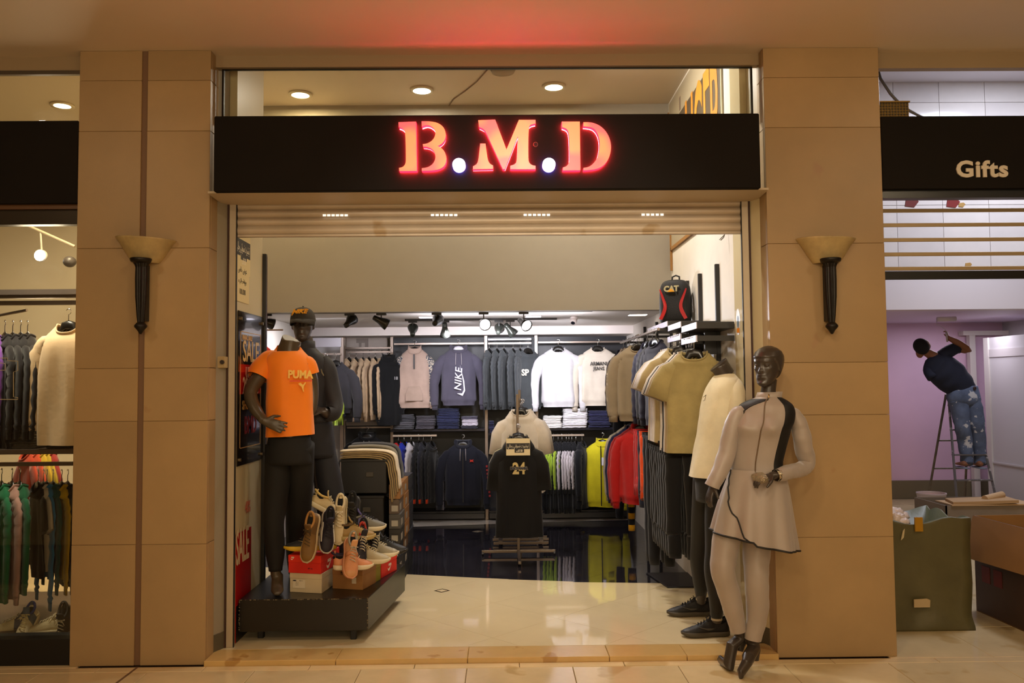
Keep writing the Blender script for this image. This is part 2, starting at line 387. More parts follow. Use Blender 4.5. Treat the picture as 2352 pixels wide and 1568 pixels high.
# ---- side jambs and shutter guides
zj = aty(1118, 440, .2).z
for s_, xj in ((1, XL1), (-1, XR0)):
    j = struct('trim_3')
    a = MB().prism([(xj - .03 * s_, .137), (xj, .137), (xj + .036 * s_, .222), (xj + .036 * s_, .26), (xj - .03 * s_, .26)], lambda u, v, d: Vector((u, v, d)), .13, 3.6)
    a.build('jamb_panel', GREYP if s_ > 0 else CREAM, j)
    a = MB().prism([(xj - .03 * s_, .135), (xj + .002 * s_, .135), (xj + .039 * s_, .218), (xj + .039 * s_, .26), (xj - .03 * s_, .26)], lambda u, v, d: Vector((u, v, d)), .0, .13)
    a.build('plinth', M('57503f', .5), j, bevel=.002)
    MB().box((min(xj + .037 * s_, xj + .046 * s_), .215, .03), (max(xj + .037 * s_, xj + .046 * s_), .30, zj)).build('seal', M('3a1c0e', .6), j)
    MB().box((min(xj + .046 * s_, xj + .088 * s_), .222, .03), (max(xj + .046 * s_, xj + .088 * s_), .245, zj)).build('guide_rail', M((.50, .42, .31), .4, .3, noise_amt=.05), j, bevel=.002)
    MB().box((min(xj + .088 * s_, xj + .092 * s_), .222, .03), (max(xj + .088 * s_, xj + .092 * s_), .24, zj)).build('seal', M('15100c', .6), j)
# ---- transom glass frame
t0, t1 = aty(512, 262, .12), aty(1725, 155, .12)
zt0 = aty(1118, 262, .12).z - .05; zt1 = aty(1118, 154, .12).z
win = struct('window_1'); FR = M('1c1510', .35, .4, name='dark frame')
MB().box((t0.x, .115, zt1 - .012), (t1.x, .135, zt1)).build('frame_bar', FR, win); 
MB().box((t0.x - .006, .115, zt0), (t0.x + .006, .135, zt1)).build('frame_bar', FR, win); MB().box((t1.x - .006, .115, zt0), (t1.x + .006, .135, zt1)).build('frame_bar', FR, win)
GLASS = bpy.data.materials.new('glass'); GLASS.use_nodes = True
_n = GLASS.node_tree.nodes; _n.clear(); _o = _n.new('ShaderNodeOutputMaterial'); _t = _n.new('ShaderNodeBsdfTransparent'); _t.inputs[0].default_value = (.93, .93, .90, 1)
_g = _n.new('ShaderNodeBsdfGlossy'); _g.inputs['Roughness'].default_value = .02; _x = _n.new('ShaderNodeMixShader'); _fr = _n.new('ShaderNodeFresnel'); _fr.inputs[0].default_value = 1.5
GLASS.node_tree.links.new(_fr.outputs[0], _x.inputs[0]); GLASS.node_tree.links.new(_t.outputs[0], _x.inputs[1]); GLASS.node_tree.links.new(_g.outputs[0], _x.inputs[2]); GLASS.node_tree.links.new(_x.outputs[0], _o.inputs[0])
MB().box((t0.x + .006, .122, zt0), (t1.x - .006, .127, zt1 - .012)).build('pane', GLASS, win)
# ---- shutter housing lip, rolled shutter slats
lip = struct('trim_4')
zl0, zl1 = aty(1118, 458, .12).z, aty(1118, 436, -.05).z
BEI = M((.52, .42, .29), .5, noise_amt=.05, nscale=3, name='beige painted metal')
MB().prism([(-.06, zl1), (-.06, zl1 - .012), (.10, zl0 - .0), (.26, zl0), (.26, zl1)], lambda u, v, d: Vector((d, u, v)), XL1 + .01, XR0 - .005).build('soffit', BEI, lip)
SLAT = M((.49, .40, .30), .45, .15, noise_amt=.12, nscale=2.5, spots=((.40, .29, .17), 3.5, .66), name='shutter slat')
sh = thing('roller_shutter', 'beige metal roller shutter rolled up under the lettered sign', 'shutter', (0, .25, 2.4))
ys = [462, 479, 497, 515.5, 536]; hx0, hx1 = aty(538, 500, .25).x, aty(1716, 500, .25).x
holes = [(740, 800), (988, 1052), (1201, 1265), (1472, 1526)]
for k in range(len(ys) - 1):
    za, zb = aty(1118, ys[k], .25).z, aty(1118, ys[k + 1], .25).z
    prof = []
    n = 8
    for i in range(n + 1):
        t = i / n; prof.append((.25 - .016 * math.sin(PI * t) ** .7 + .0, za + (zb - za) * t))
    pr = prof + [(.262, zb), (.262, za)]
    MB().prism(pr, lambda u, v, d: Vector((d, u, v)), hx0, hx1).build('slat', SLAT, sh, smooth=False)
bx('bottom_bar', SLAT, (hx0 + .01, .240, aty(1118, 541, .25).z), (hx1 - .01, .27, aty(1118, 535, .25).z), sh)
ztop = aty(1118, 455, .25).z
bx('slat', SLAT, (hx0, .24, aty(1118, 462, .25).z), (hx1, .262, ztop + .05), sh)
HOLE = glow((1, .97, .9), 3.0, 'lit perforation')
hb = MB()
for a, b in holes:
    k = 6 if b - a > 56 else 5
    for i in range(k):
        p = aty(a + (b - a) * (i + .5) / k, 493.5 + (1118 - a) * .002, .232); hb.box((p.x - .010, .2325, p.z - .0065), (p.x + .010, .2345, p.z + .0065))
hb.build('perforation_glow', M((.95, .9, .8), .5, emit=(1, .95, .85), estr=.9), sh)['kind'] = 'stuff'  # glowing tabs: shop light through the holes put into emission
# ---- shop shell
SZ = SHOPZ
Yb = 2.5
SB('ceiling_shop', CEILW, (SX0, .14, SZ), (SX1 + .1, Yb + .1, SZ + .1))
zb = aty(1100, 714, Yb).z
SB('wall_mezzanine', MEZZ, (SX0, Yb, zb), (SX1, Yb + .12, SZ))
SB('ceiling_mezzanine', M((.72, .66, .60), .6), (SX0, Yb + .12, zb + .02), (SX1, SY1, zb + .12))
SB('wall_right', WHITEP, (1.51, .47, 0), (1.7, SY1, SZ + .05))
SB('wall_right_panel', M((.70, .60, .38), .06, name='glossy cream panel'), (1.507, .246, .03), (1.7, .47, SZ))
SB('wall_left', M((.62, .53, .33), .35, name='yellow cream paint'), (-1.80, .246, .03), (-1.655, .82, SZ))
SB('wall_left_back', WHITEP, (SX0 - .1, .30, 0), (SX0, SY1, SZ))
SB('wall_back', M((.72, .68, .66), .6), (SX0, SY1, 0), (SX1, SY1 + .1, zb + .1))
SB('wall_front_left', WHITEP, (SX0, .75, 0), (-1.80, .82, SZ))
# pale cornice over the wall fixtures
zc0, zc1 = aty(1100, 770, 4.9).z, aty(1100, 741, 4.75).z
SB('trim_5', M((.78, .70, .66), .55), (SX0, 4.78, zc0), (SX1, SY1, zb + .02))
dl = []
for p_, c_, i in zip(DL, DLC, range(3)):
    t = thing('ceiling_downlight', ['round yellowish recessed downlight, leftmost above the lettered sign', 'round cool white recessed downlight, middle above the lettered sign', 'round warm white recessed downlight, right one above the lettered sign'][i], 'downlight', (p_.x, p_.y, SZ - .015), group='downlights seen through the glass above the sign')
    MB().lathe([(.075, -.002), (.098, -.004), (.102, .015), (.07, .015)], (0, 0, 0), 28, False).build('ring', M('d9cdb0', .4), t, smooth=True, local=True)
    MB().lathe([(.076, -.001), (.076, .01)], (0, 0, 0), 28).build('lens', glow(c_, 9.), t, local=True)
# loose cable across the shop ceiling
cab = [atz(x, y, SZ) for x, y in ((1138, 140), (1118, 160), (1095, 186), (1068, 208), (1042, 226), (1032, 240), (1024, 258), (1018, 275))]
tag(MB().tube([p + Vector((0, 0, -.006)) for p in cab], .005, 6).build('ceiling_cable', M('6b5636', .6), smooth=True), 'thin brown cable running along the shop ceiling above the sign', 'cable')
tag(MB().lathe([(.02, 0), (.09, .0), (.10, .02), (.05, .03)], atz(1155, 158, SZ) - Vector((0, 0, .03)), 20).build('smoke_detector', M('8c7a58', .5), smooth=True), 'flat round ceiling plate behind the glass top edge above the sign', 'detector')
# big wall poster on the right wall, seen through the transom
pc = thing('wall_banner', 'grey banner with huge orange letters high on the right wall', 'banner', (1.5, 1.2, 3.4))
bx('sheet', M('a89a80', .5), (1.501, .66, 2.80), (1.508, 2.44, SZ - .03), pc, 0)
bx('dark_field', M('4a3c2c', .5), (1.4995, .66, 3.02), (1.501, 2.25, 3.87), pc, 0)
bx('edge_strip', M('d8cfae', .4), (1.496, .64, 2.8), (1.508, .66, SZ - .05), pc, 0)
text('UGEP', 1.22, M('c98322', .5), face_m((1.4985, 1.27, 3.40), (0, -1, 0), (0, 0, 1)), parent=pc, bold=.02, sx=.36, depth=.001, space=.95)
bx('timber_batten', M('9a6c34', .5), (1.492, .66, 2.775), (1.508, 2.46, 2.805), pc, 0); bx('timber_batten', M('9a6c34', .5), (1.492, 2.44, 2.6), (1.508, 2.47, SZ - .1), pc, 0)
bx('palm_print', M('7a6656', .6), (1.4985, 1.95, 3.89), (1.5008, 2.0, 4.0), pc, 0)
# small batten triangle in the bulkhead corner
tp = [atx(1543, 540, 1.5), atx(1543, 572, 1.5), atx(1578, 540, 1.5)]
# mall shop sign: fascia box
sg = thing('shop_sign', 'black shop sign with glowing red stencil letters B.M.D and two white dots', 'sign', (0, -.1, 3.0))
SY = -.10
c0, c1, c2, c3 = aty(493, 265, SY), aty(1742, 261, SY), aty(1750, 432, SY), aty(489, 440, SY)
FAS = M((.012, .0095, .008), .6, noise_amt=.1, nscale=2, spec=.06, name='black acrylic')
zA, zB = (c2.z + c3.z) / 2, (c0.z + c1.z) / 2
bx('fascia', FAS, ((c0.x + c3.x) / 2, SY, zA), ((c1.x + c2.x) / 2, .11, zB), sg, .006)
SA = 3.267
def z2(p): return (480 + p[0] / SA, 80 + p[1] / SA)
def z3(p): return (1100 + p[0] / SA, 80 + p[1] / SA)
def smooth_poly(P, it=1):
    for _ in range(it):
        out = []
        n = len(P)
        for i in range(n):
            a, b, c = P[i - 1], P[i], P[(i + 1) % n]
            v1 = (a[0] - b[0], a[1] - b[1]); v2 = (c[0] - b[0], c[1] - b[1])
            l1, l2 = math.hypot(*v1), math.hypot(*v2); cs = (v1[0] * v2[0] + v1[1] * v2[1]) / (l1 * l2 + 1e-9)
            if cs < -.55:
                out.append((b[0] + v1[0] * .25, b[1] + v1[1] * .25)); out.append((b[0] + v2[0] * .25, b[1] + v2[1] * .25))
            else: out.append(b)
        P = out
    return P
LET = [
 ('letter', z2, [(1422, 655), (1553, 650), (1560, 1020), (1428, 1022), (1426, 998), (1455, 992), (1474, 970), (1478, 935), (1474, 740), (1465, 712), (1445, 697), (1424, 690)]),
 ('letter', z2, [(1595, 648), (1660, 648), (1720, 660), (1762, 692), (1780, 745), (1770, 790), (1745, 820), (1715, 833), (1755, 855), (1778, 895), (1783, 940), (1768, 985), (1730, 1008), (1680, 1018), (1597, 1020), (1597, 1000), (1640, 995), (1680, 970), (1700, 930), (1698, 890), (1675, 855), (1640, 840), (1607, 838), (1604, 820), (1640, 815), (1680, 790), (1700, 750), (1697, 710), (1665, 682), (1630, 675), (1597, 688)]),
 ('letter', z2, [(2035, 815), (2075, 815), (2090, 930), (2105, 965), (2132, 980), (2132, 1005), (1980, 1008), (1982, 985), (2010, 970), (2022, 940)]),
 ('letter', z3, [(-5, 640), (122, 635), (207, 860), (300, 637), (425, 637), (425, 665), (390, 672), (372, 692), (370, 930), (378, 962), (400, 978), (425, 982), (425, 1008), (235, 1008), (235, 982), (268, 972), (285, 950), (293, 760), (195, 1008), (180, 1008), (60, 745), (40, 708), (0, 690)]),
 ('letter', z3, [(622, 650), (757, 650), (762, 1015), (630, 1017), (630, 995), (660, 985), (675, 960), (682, 930), (676, 740), (665, 712), (650, 700), (625, 692)]),
 ('letter', z3, [(785, 655), (845, 655), (910, 680), (960, 730), (990, 800), (992, 870), (970, 940), (925, 990), (870, 1010), (785, 1017), (785, 998), (830, 990), (875, 950), (900, 890), (908, 820), (900, 760), (875, 712), (840, 690), (785, 686)])]
RF = bpy.data.materials.new('letter face'); RF.use_nodes = True
_nt = RF.node_tree; _b = _nt.nodes['Principled BSDF']; _b.inputs['Base Color'].default_value = (.8, .2, .1, 1); _b.inputs['Roughness'].default_value = .3
_tc = _nt.nodes.new('ShaderNodeTexCoord'); _ns = _nt.nodes.new('ShaderNodeTexNoise'); _ns.inputs['Scale'].default_value = 7; _ns.inputs['Detail'].default_value = 0
_cr = _nt.nodes.new('ShaderNodeValToRGB'); _cr.color_ramp.elements[0].position = .38; _cr.color_ramp.elements[0].color = (1, .055, .11, 1); _cr.color_ramp.elements[1].position = .58; _cr.color_ramp.elements[1].color = (1, .26, .085, 1)
_nt.links.new(_tc.outputs['Object'], _ns.inputs[0]); _nt.links.new(_ns.outputs[0], _cr.inputs[0]); _nt.links.new(_cr.outputs[0], _b.inputs['Emission Color']); _b.inputs['Emission Strength'].default_value = 1.05
RS = M((.7, .05, .05), .3, emit=(1, .010, .035), estr=5., name='letter side')
for nm, fn, P in LET:
    P = smooth_poly(P, 2); D0 = SY - .055
    W = [aty(*fn(p), D0) for p in P]; w2 = [(v.x, v.z) for v in W]
    lt = MB().prism(w2, lambda u, v, d: Vector((u, d, v)), SY - .055, SY - .012).build('letter', [RF, RS], sg)
    ms = [0 if abs(p.normal.y) > .9 and p.center.y < lt.data.vertices[0].co.y + 9 else 1 for p in lt.data.polygons]
    lt.data.polygons.foreach_set('material_index', ms)
    RB = M((.9, .05, .05), .4, emit=(1, .035, .045), estr=120., name='halo strip')
    cx = sum(p[0] for p in w2) / len(w2); cz = sum(p[1] for p in w2) / len(w2)
    MB().prism([(cx + (a - cx) * .985, cz + (b - cz) * .985) for a, b in w2], lambda u, v, d: Vector((u, d, v)), SY - .012, SY - .007).build('halo_strip', RB, lt)
for c_ in (z2((1875, 972)), z3((526, 970))):
    p = aty(*c_, SY - .055); r = 49 / SA / 1944 * 4.9
    lt = MB().tube([(p.x, SY - .055, p.z), (p.x, SY - .01, p.z)], r, 28).build('dot', glow((.80, .84, 1), 1.6), sg)
    MB().tube([(p.x, SY - .012, p.z), (p.x, SY - .003, p.z)], r * .8, 20).build('halo_strip', glow((.12, .1, 1), 110.), lt)
hp = aty(*z3((425, 822)), SY)
MB().tube([(hp.x, SY - .002, hp.z), (hp.x, SY + .001, hp.z)], .015, 14).build('bolt_hole', M('5a2a20', .6), sg)
MB().tube([(hp.x, SY - .003, hp.z), (hp.x, SY + .001, hp.z)], .011, 12).build('bolt_hole', M('050303', .8), sg)
# ================================================================ BUILDERS
def sgp(v, e): return math.copysign(abs(v) ** e, v)
def fold_y(x, z, ph, k=26., amp=.008):
    return amp * (math.sin(k * x + ph + 3 * math.sin(2.1 * z + ph)) + .5 * math.sin(2.3 * k * x - ph * 1.7 + 4 * z))
HANGM = M('15120f', .3, name='hanger plastic')
def mk_hanger(label, loc, rz, group=None, mat=None, w=.19, wire=True, hook=.075):
    t = thing('clothes_hanger', label, 'hanger', loc, rz, group)
    P = [(0, 0, -.01), (0, 0, hook - .018)]
    for i in range(9):
        a = -PI / 2 + i * PI / 8 * 1.35; P.append((.018 * math.cos(a) - .0, 0, hook + .0 + .018 * math.sin(a)))
    MB().tube([P[0], P[1]] + P[3:], .0028, 6).build('hook', CHROME if wire else HANGM, t, smooth=True, local=True)
    pts = [(-w, 0, -.105), (-w * .75, .0, -.085), (-w * .45, -.004, -.050), (-.03, 0, -.018), (0, 0, -.016), (.03, 0, -.018), (w * .45, -.004, -.050), (w * .75, 0, -.085), (w, 0, -.105)]
    MB().tube(pts, [(.016, .008), (.016, .012), (.014, .018), (.012, .030), (.012, .036), (.012, .030), (.014, .018), (.016, .012), (.016, .008)], 8, up=(0, 1, 0)).build('shoulders', mat or HANGM, t, smooth=True, local=True)
    return t
def garment(label, loc, rz, col, cat='sweatshirt', name='sweatshirt', L=.68, sw=.19, bw=.235, d=.06, sleeve='long', sl=.58, spread=.05, collar='crew', group=None,
            nw=.075, ph=None, hem=True, cuff=None, mats=None, mi=0, drop=.055, sleevemat=None, hemw=None, swid=.07, amp=.014, arms=(1, 1), N=44, tilt=0., hoodmat=None, slope=1.):
    t = thing(name, label, cat, loc, rz, group)
    mt = col if not isinstance(col, (str, tuple)) else fabric(col)
    sm = sleevemat or mt; cf = cuff or mt; ph = random.uniform(0, 6) if ph is None else ph; hw_ = hemw or bw
    prof = [(0, nw, .038, 1), (-.008, nw + .018, .042, .97), (-.028 * slope, nw + (sw - nw) * .45, .045, .72), (-.050 * slope, nw + (sw - nw) * .75, .05, .45), (-.075 * slope, sw * .96, d * .85, .25), (-.085 * slope - .025, sw + .006, d, .06),
            (-.085 * slope - .07, sw + .008, d * 1.1, 0), (-.22, bw - .005, d * 1.12, 0), (-.32, bw, d * 1.1, 0), (-L * .6, (bw + hw_) / 2, d, 0), (-L * .75, hw_, d, 0), (-L * .88, hw_ + .005, d, 0)]
    prof += [(-L + .055, hw_ + .004, d, 0), (-L + .045, hw_ - .012, d * .9, 0), (-L, hw_ - .022, d * .85, 0)] if hem else [(-L, hw_ + .008, d, 0)]
    R = []
    for z, hx, hy, fw in prof:
        ring = []
        g = min(1, max(0, (-z - .08) / .25))
        for j in range(N):
            a = 2 * PI * j / N; x = hx * sgp(math.cos(a), .75); y = hy * sgp(math.sin(a), .85)
            fr = max(0, -math.sin(a)); bk = max(0, math.sin(a))
            zz = z - drop * fw * max(0, fr) ** .8 - .012 * fw * bk
            y += g * fold_y(x, z, ph, amp=amp) * (1 if y < 0 else .6)
            ring.append(Vector((x + tilt * z, y, zz)))
        R.append(ring)
    b = MB(); b.rings(R, False, False, mi)
    b.build('body', mats or mt, t, smooth=True, local=True)
    if hem and N > 20:
        MB().rings([[p * 1.0 + Vector((0, 0, 0)) for p in R[-1]], [Vector((p.x * .97, p.y * .7, p.z + .03)) for p in R[-1]]], False, False).build('inside', mt, t, smooth=True, local=True) if False else None
    top = R[0]
    if collar in ('crew', 'hood', 'zip'):
        h = .012 if collar == 'crew' else .03
        P = [p + Vector((p.x * .02, p.y * .06, .002)) for p in top]
        MB().tube(P + [P[0], P[1]], [(.011 if collar == 'crew' else .014, .006)] * (N + 2), 6, False).build('collar', mt, t, smooth=True, local=True)
    if collar == 'zip':
        R2 = []
        for k, (q, zz) in enumerate(((1.05, -.012), (1.04, .02), (1.02, .052), (.96, .054), (.94, .01))):
            R2.append([Vector((p.x * q, p.y * q, p.z + zz * (1.15 if p.y < 0 else .9))) for p in top])
        MB().rings(R2, False, False).build('stand_collar', mt, t, smooth=True, local=True)
    if collar == 'hood':
        hm = hoodmat or mt
        R2 = []
        for k, (q, zz, yy) in enumerate(((1.1, -.02, .0), (1.35, .0, .01), (1.42, .03, .022), (1.25, .052, .03), (.95, .04, .02), (.85, .0, .01))):
            R2.append([Vector((p.x * q, p.y * q + yy, p.z + zz * (1 if p.y > 0 else .75))) for p in top])
        MB().rings(R2, False, False).build('hood', hm, t, smooth=True, local=True)
        for s in (-1, 1):
            MB().tube([(s * .03, -d * .72, -drop + .0), (s * .032, -d * 1.1, -drop - .05), (s * .034, -d * 1.22, -.19)], .003, 6).build('drawstring', M('b8b0b0', .6), t, smooth=True, local=True)
    if sleeve:
        for si, s in ((0, -1), (1, 1)):
            if not arms[si]: continue
            if sleeve == 'long':
                zs_ = -.012 - .085 * slope + .085; pts = [(sw - .05, 0, -.085 + zs_), (sw + .0, 0, -.115 + zs_), (sw + .026 + spread * .3, .0, -.18 + zs_), (sw + .04 + spread * .7, -.004, -.30), (sw + .045 + spread, -.006, -.42), (sw + .04 + spread, -.008, -sl + .03), (sw + .037 + spread, -.008, -sl - .02)]
                ww = [swid * .62, swid * .8, swid * .92, swid * .85, swid * .78, swid * .66, swid * .6]
                P = [(s * x, y, z) for x, y, z in pts]
                q = MB(); m2 = []
                PP = []; WW = []
                for i in range(len(P) - 1):
                    for k in range(3):
                        f = k / 3; a = Vector(P[i]); bb = Vector(P[i + 1]); v = a.lerp(bb, f)
                        v.y += .004 * math.sin(9 * (i + f) + ph); PP.append(v); WW.append((d * (.75 - .25 * (i + f) / 6), (ww[i] * (1 - f) + ww[i + 1] * f) * (1 + .05 * math.sin(5 * (i + f) + ph + s))))
                PP.append(Vector(P[-1])); WW.append((d * .5, ww[-1]))
                q.tube(PP, WW, 14, up=(0, 1, 0)).build('sleeve', sm, t, smooth=True, local=True)
                e = Vector(P[-1])
                MB().tube([e + Vector((0, 0, .01)), e - Vector((0, 0, .008)), e - Vector((0, 0, .05))], [(d * .5, ww[-1] * .96), (d * .44, ww[-1] * .8), (d * .42, ww[-1] * .78)], 14, up=(0, 1, 0)).build('cuff', cf, t, smooth=True, local=True)
            else:
                x2 = sw + .085 + spread; zs_ = -.012 - .085 * slope + .085; P = [(s * (sw - .05), 0, -.085 + zs_), (s * (sw - .0), 0, -.118 + zs_), (s * (sw + .045 + spread * .5), -.002, -.19 + zs_), (s * x2, -.004, -sl)]
                MB().tube(P, [(d * .7, swid * .7), (d * .8, swid * .9), (d * .8, swid * 1.02), (d * .85, swid * 1.0)], 16, up=(0, 1, 0)).build('sleeve', sm, t, smooth=True, local=True)
    return t
def hang(label, hl, loc, rz, col, group=None, hgroup=None, hmat=None, off=.085, **k):
    """a garment on its hanger: loc is the point on the rail"""
    loc = Vector(loc)
    h = mk_hanger(hl, loc - Vector((0, 0, off)), rz, hgroup, hmat, w=k.get('sw', .19) - .055)
    g = garment(label, loc - Vector((0, 0, off + .012)), rz, col, group=group, **k)
    return g
def trousers(label, loc, rz, col, L=.95, w=.16, d=.045, name='trousers', cat='trousers', group=None, band=None, stripe=None, flare=.0, legw=.085):
    t = thing(name, label, cat, loc, rz, group); mt = fabric(col) if isinstance(col, (str, tuple)) else col
    ph = random.uniform(0, 6)
    for s in (-1, 1):
        P = [(s * w * .48, 0, -.02), (s * w * .5, 0, -.15), (s * w * .52, 0, -.3), (s * w * .55, .004, -.55), (s * w * .52, .0, -L * .8), (s * w * .5, 0, -L)]
        PP, WW = [], []
        for i in range(5):
            for k in range(3):
                f = k / 3; v = Vector(P[i]).lerp(Vector(P[i + 1]), f); v.y += .006 * math.sin(7 * (i + f) + ph); PP.append(v)
                WW.append((d * (1 - .1 * (i + f) / 5), (legw * (1 - .3 * (i + f) / 5) + flare * (i + f) / 5) * (1 + .04 * math.sin(4 * (i + f) + ph))))
        PP.append(Vector(P[-1])); WW.append((d * .85, legw * .68 + flare))
        MB().tube(PP, WW, 14, up=(0, 1, 0)).build('leg', mt, t, smooth=True, local=True)
    MB().rings([[Vector((w * 1.02 * sgp(math.cos(2 * PI * j / 20), .7), d * .95 * sgp(math.sin(2 * PI * j / 20), .9), z)) for j in range(20)] for z in (.0, -.04)], False, False).build('waistband', band or mt, t, smooth=True, local=True)
    return t
def folded(label, loc, w, dp, h, col, rz=0., group=None, name='folded_sweater', cat='folded sweater'):
    t = thing(name, label, cat, loc, rz, group); mt = fabric(col) if isinstance(col, (str, tuple)) else col
    n = 2
    for k in range(n):
        z0 = h * k / n; z1 = h * (k + 1) / n; e = .004 * k; sx = random.uniform(-.004, .004)
        prof = []
        m_ = 6
        R = []
        for i in range(11):
            x = -w / 2 + w * i / 10 + sx; e2 = .0 if 0 < i < 10 else .006
            zz = random.uniform(-.0025, .0025)
            y0, y1 = -dp / 2 + e + e2, dp / 2 - e2
            r = (z1 - z0) / 2 - (.003 if e2 else 0)
            c = (z0 + z1) / 2 + zz
            ring = [Vector((x, y0 + r - r * math.cos(PI * a / 6 - PI / 2 + 0) * 1.0 - r, c + r * math.sin(PI * a / 6 - PI / 2))) for a in range(7)]
            ring += [Vector((x, y1, c + r)), Vector((x, y1, c - r))]
            R.append(ring)
        MB().rings(R, True, True).build('fold_layer', mt, t, smooth=True, local=True)
    return t
def stack(px0, px1, pyb, pyt, Y, dp, n, cols, label, group, rz=0., nm='folded_sweater', cat='folded sweater', Z0=None):
    a = aty(px0, pyb, Y); b = aty(px1, pyb, Y); top = aty(px0, pyt, Y).z; z = Z0 if Z0 is not None else a.z; H = top - z; w = b.x - a.x
    pos = ['bottom', 'second from bottom', 'third from bottom', 'fourth from bottom', 'fifth from bottom', 'sixth from bottom', 'seventh from bottom', 'eighth from bottom', 'ninth from bottom']
    for i in range(n):
        c = cols[i % len(cols)]
        lb = label.replace('#', 'topmost' if i == n - 1 else pos[i])
        folded(lb, ((a.x + b.x) / 2 + random.uniform(-.006, .006), Y + dp / 2 + random.uniform(-.008, .008), z + H * i / n), w * random.uniform(.95, 1.0), dp, H / n * .98, c, rz + random.uniform(-.03, .03), group, nm, cat)
# ---- shoes
def ev(t, P):
    for (a, va), (b, vb) in zip(P, P[1:]):
        if t <= b:
            f = (t - a) / (b - a); f = f * f * (3 - 2 * f); return va + (vb - va) * f
    return P[-1][1]
def shoe(label, loc, rot, upper, sole='d9cfb8', lining='2a2622', lace='cfc4a8', accent=None, toe=None, L=.29, group=None, name='sneaker', cat='shoe', solez=.03, high=0., strap=False, tab=None, swoosh=None):
    t = thing(name, label, cat, loc, 0, group, rot=rot)
    W = [(0, .012), (.03, .026), (.12, .034), (.35, .034), (.6, .043), (.75, .046), (.88, .040), (.96, .026), (1, .008)]
    H = [(0, .088 + high), (.05, .098 + high), (.16, .082 + high * .8), (.30, .100 + high), (.42, .098 + high * .4), (.58, .080), (.72, .062), (.86, .050), (.95, .040), (1, .024)]
    um = M(upper, .6, noise_amt=.06, nscale=20, bump=.12, bscale=120, name='shoe upper'); sm = M(sole, .5, name='rubber sole')
    # sole
    n = 28; out = []
    for i in range(n):
        a = 2 * PI * i / n; s = .5 - .5 * math.cos(a); wv = ev(s, W) + .004
        out.append((wv * (1 if math.sin(a) > 0 else -1) * (1 if 0 < abs(math.sin(a)) else 0), L * (.5 - s) * 1.03))
    R = []
    for z, k in ((0, .93), (.006, .99), (solez * .6, 1.0), (solez, .96)):
        R.append([Vector((x * k, y * (k if k < .96 else 1), z + (.012 * max(0, (-y / L - .25) * 4) ** 2 if z < .02 else 0))) for x, y in out])
    MB().rings(R, True, True).build('sole', sm, t, smooth=True, local=True)
    R = []; ns = 22; na = 14
    for i in range(ns):
        s = i / (ns - 1); wv = ev(s, W) * .97; h = ev(s, H); y = L * (.5 - s); ring = []
        for j in range(na):
            a = PI * j / (na - 1); x = wv * sgp(math.cos(a), .8) * (1 - .30 * math.sin(a) * (1 if s < .55 else .3)); z = solez * .7 + (h - solez * .7) * (max(0, math.sin(a)) ** .75)
            ring.append(Vector((x, y, z)))
        R.append(ring)
    def mi(i, j): return 1 if (accent and ((i > 3 and i < 9 and (j < 4 or j > 8)))) else (2 if (toe and i > 17) else 0)
    mats = [um, M(accent or upper, .55, name='shoe panel'), M(toe or upper, .5, name='toe cap')]
    MB().rings(R, True, True, mi).build('upper', mats, t, smooth=True, local=True)
    lm = M(lining, .9, name='shoe lining'); oy = L * (.5 - .17); oz = .086 + high * .85
    MB().ell((0, oy, oz - .012), (.022, .050, .022), 16, 8).build('lining', M('0a0908', .95), t, smooth=True, local=True)
    P = []
    for j in range(20):
        a = 2 * PI * j / 20; P.append((.0245 * math.cos(a), oy + .052 * math.sin(a), oz + .004 + (.016 if math.sin(a) > 0 else .012) * abs(math.sin(a)) ** 2))
    MB().tube(P + P[:2], .0075, 8, False).build('collar', lm if lining != '2a2622' else um, t, smooth=True, local=True)
    yt = L * (.5 - .36); zt = .098 + high * .6
    MB().tube([(0, yt - .03, zt - .018), (0, yt, zt), (0, yt + .022, zt + .03), (0, yt + .026, zt + .045)], [(.006, .018), (.007, .02), (.006, .021), (.004, .018)], 10, up=(0, 0, 1)).build('tongue', M(accent or upper, .7), t, smooth=True, local=True)
    lc = MB()
    for k in range(5):
        s = .38 + .062 * k; z = ev(s, H) + .003 + (high * .2 if k < 1 else 0); y = L * (.5 - s); hw = .017
        lc.tube([(-hw, y, z - .007), (-hw * .4, y - .004, z + .003), (hw * .4, y - .009, z + .003), (hw, y - .013, z - .008)], .0028, 6)
    y = L * (.5 - .37); z = ev(.37, H) + .008
    for s in (-1, 1):
        lc.tube([(0, y, z)] + [(s * (.013 - .013 * math.cos(a_)), y - .006 * math.sin(a_) - .004 * a_ / 6, z + .004 + .008 * math.sin(a_)) for a_ in (.8, 1.8, 2.8, 3.8, 4.8, 5.6)], .0022, 6); lc.tube([(0, y, z), (s * .014, y - .012, z + .002), (s * .024, y - .03, z - .012)], .002, 6)
    lc.build('laces', M(lace, .8), t, smooth=True, local=True)
    MB().box((-.007, L / 2 - .014, .085 + high), (.007, L / 2 - .004, .118 + high)).build('heel_tab', M(tab or accent or upper, .6), t, bevel=.002, local=True)
    if strap: MB().tube([(-.04, L * .02, .05), (-.02, L * .03, .088), (.0, L * .03, .096), (.02, L * .03, .088), (.04, L * .02, .05)], [(.003, .013)] * 5, 8, up=(0, 0, 1)).build('strap', um, t, smooth=True, local=True)
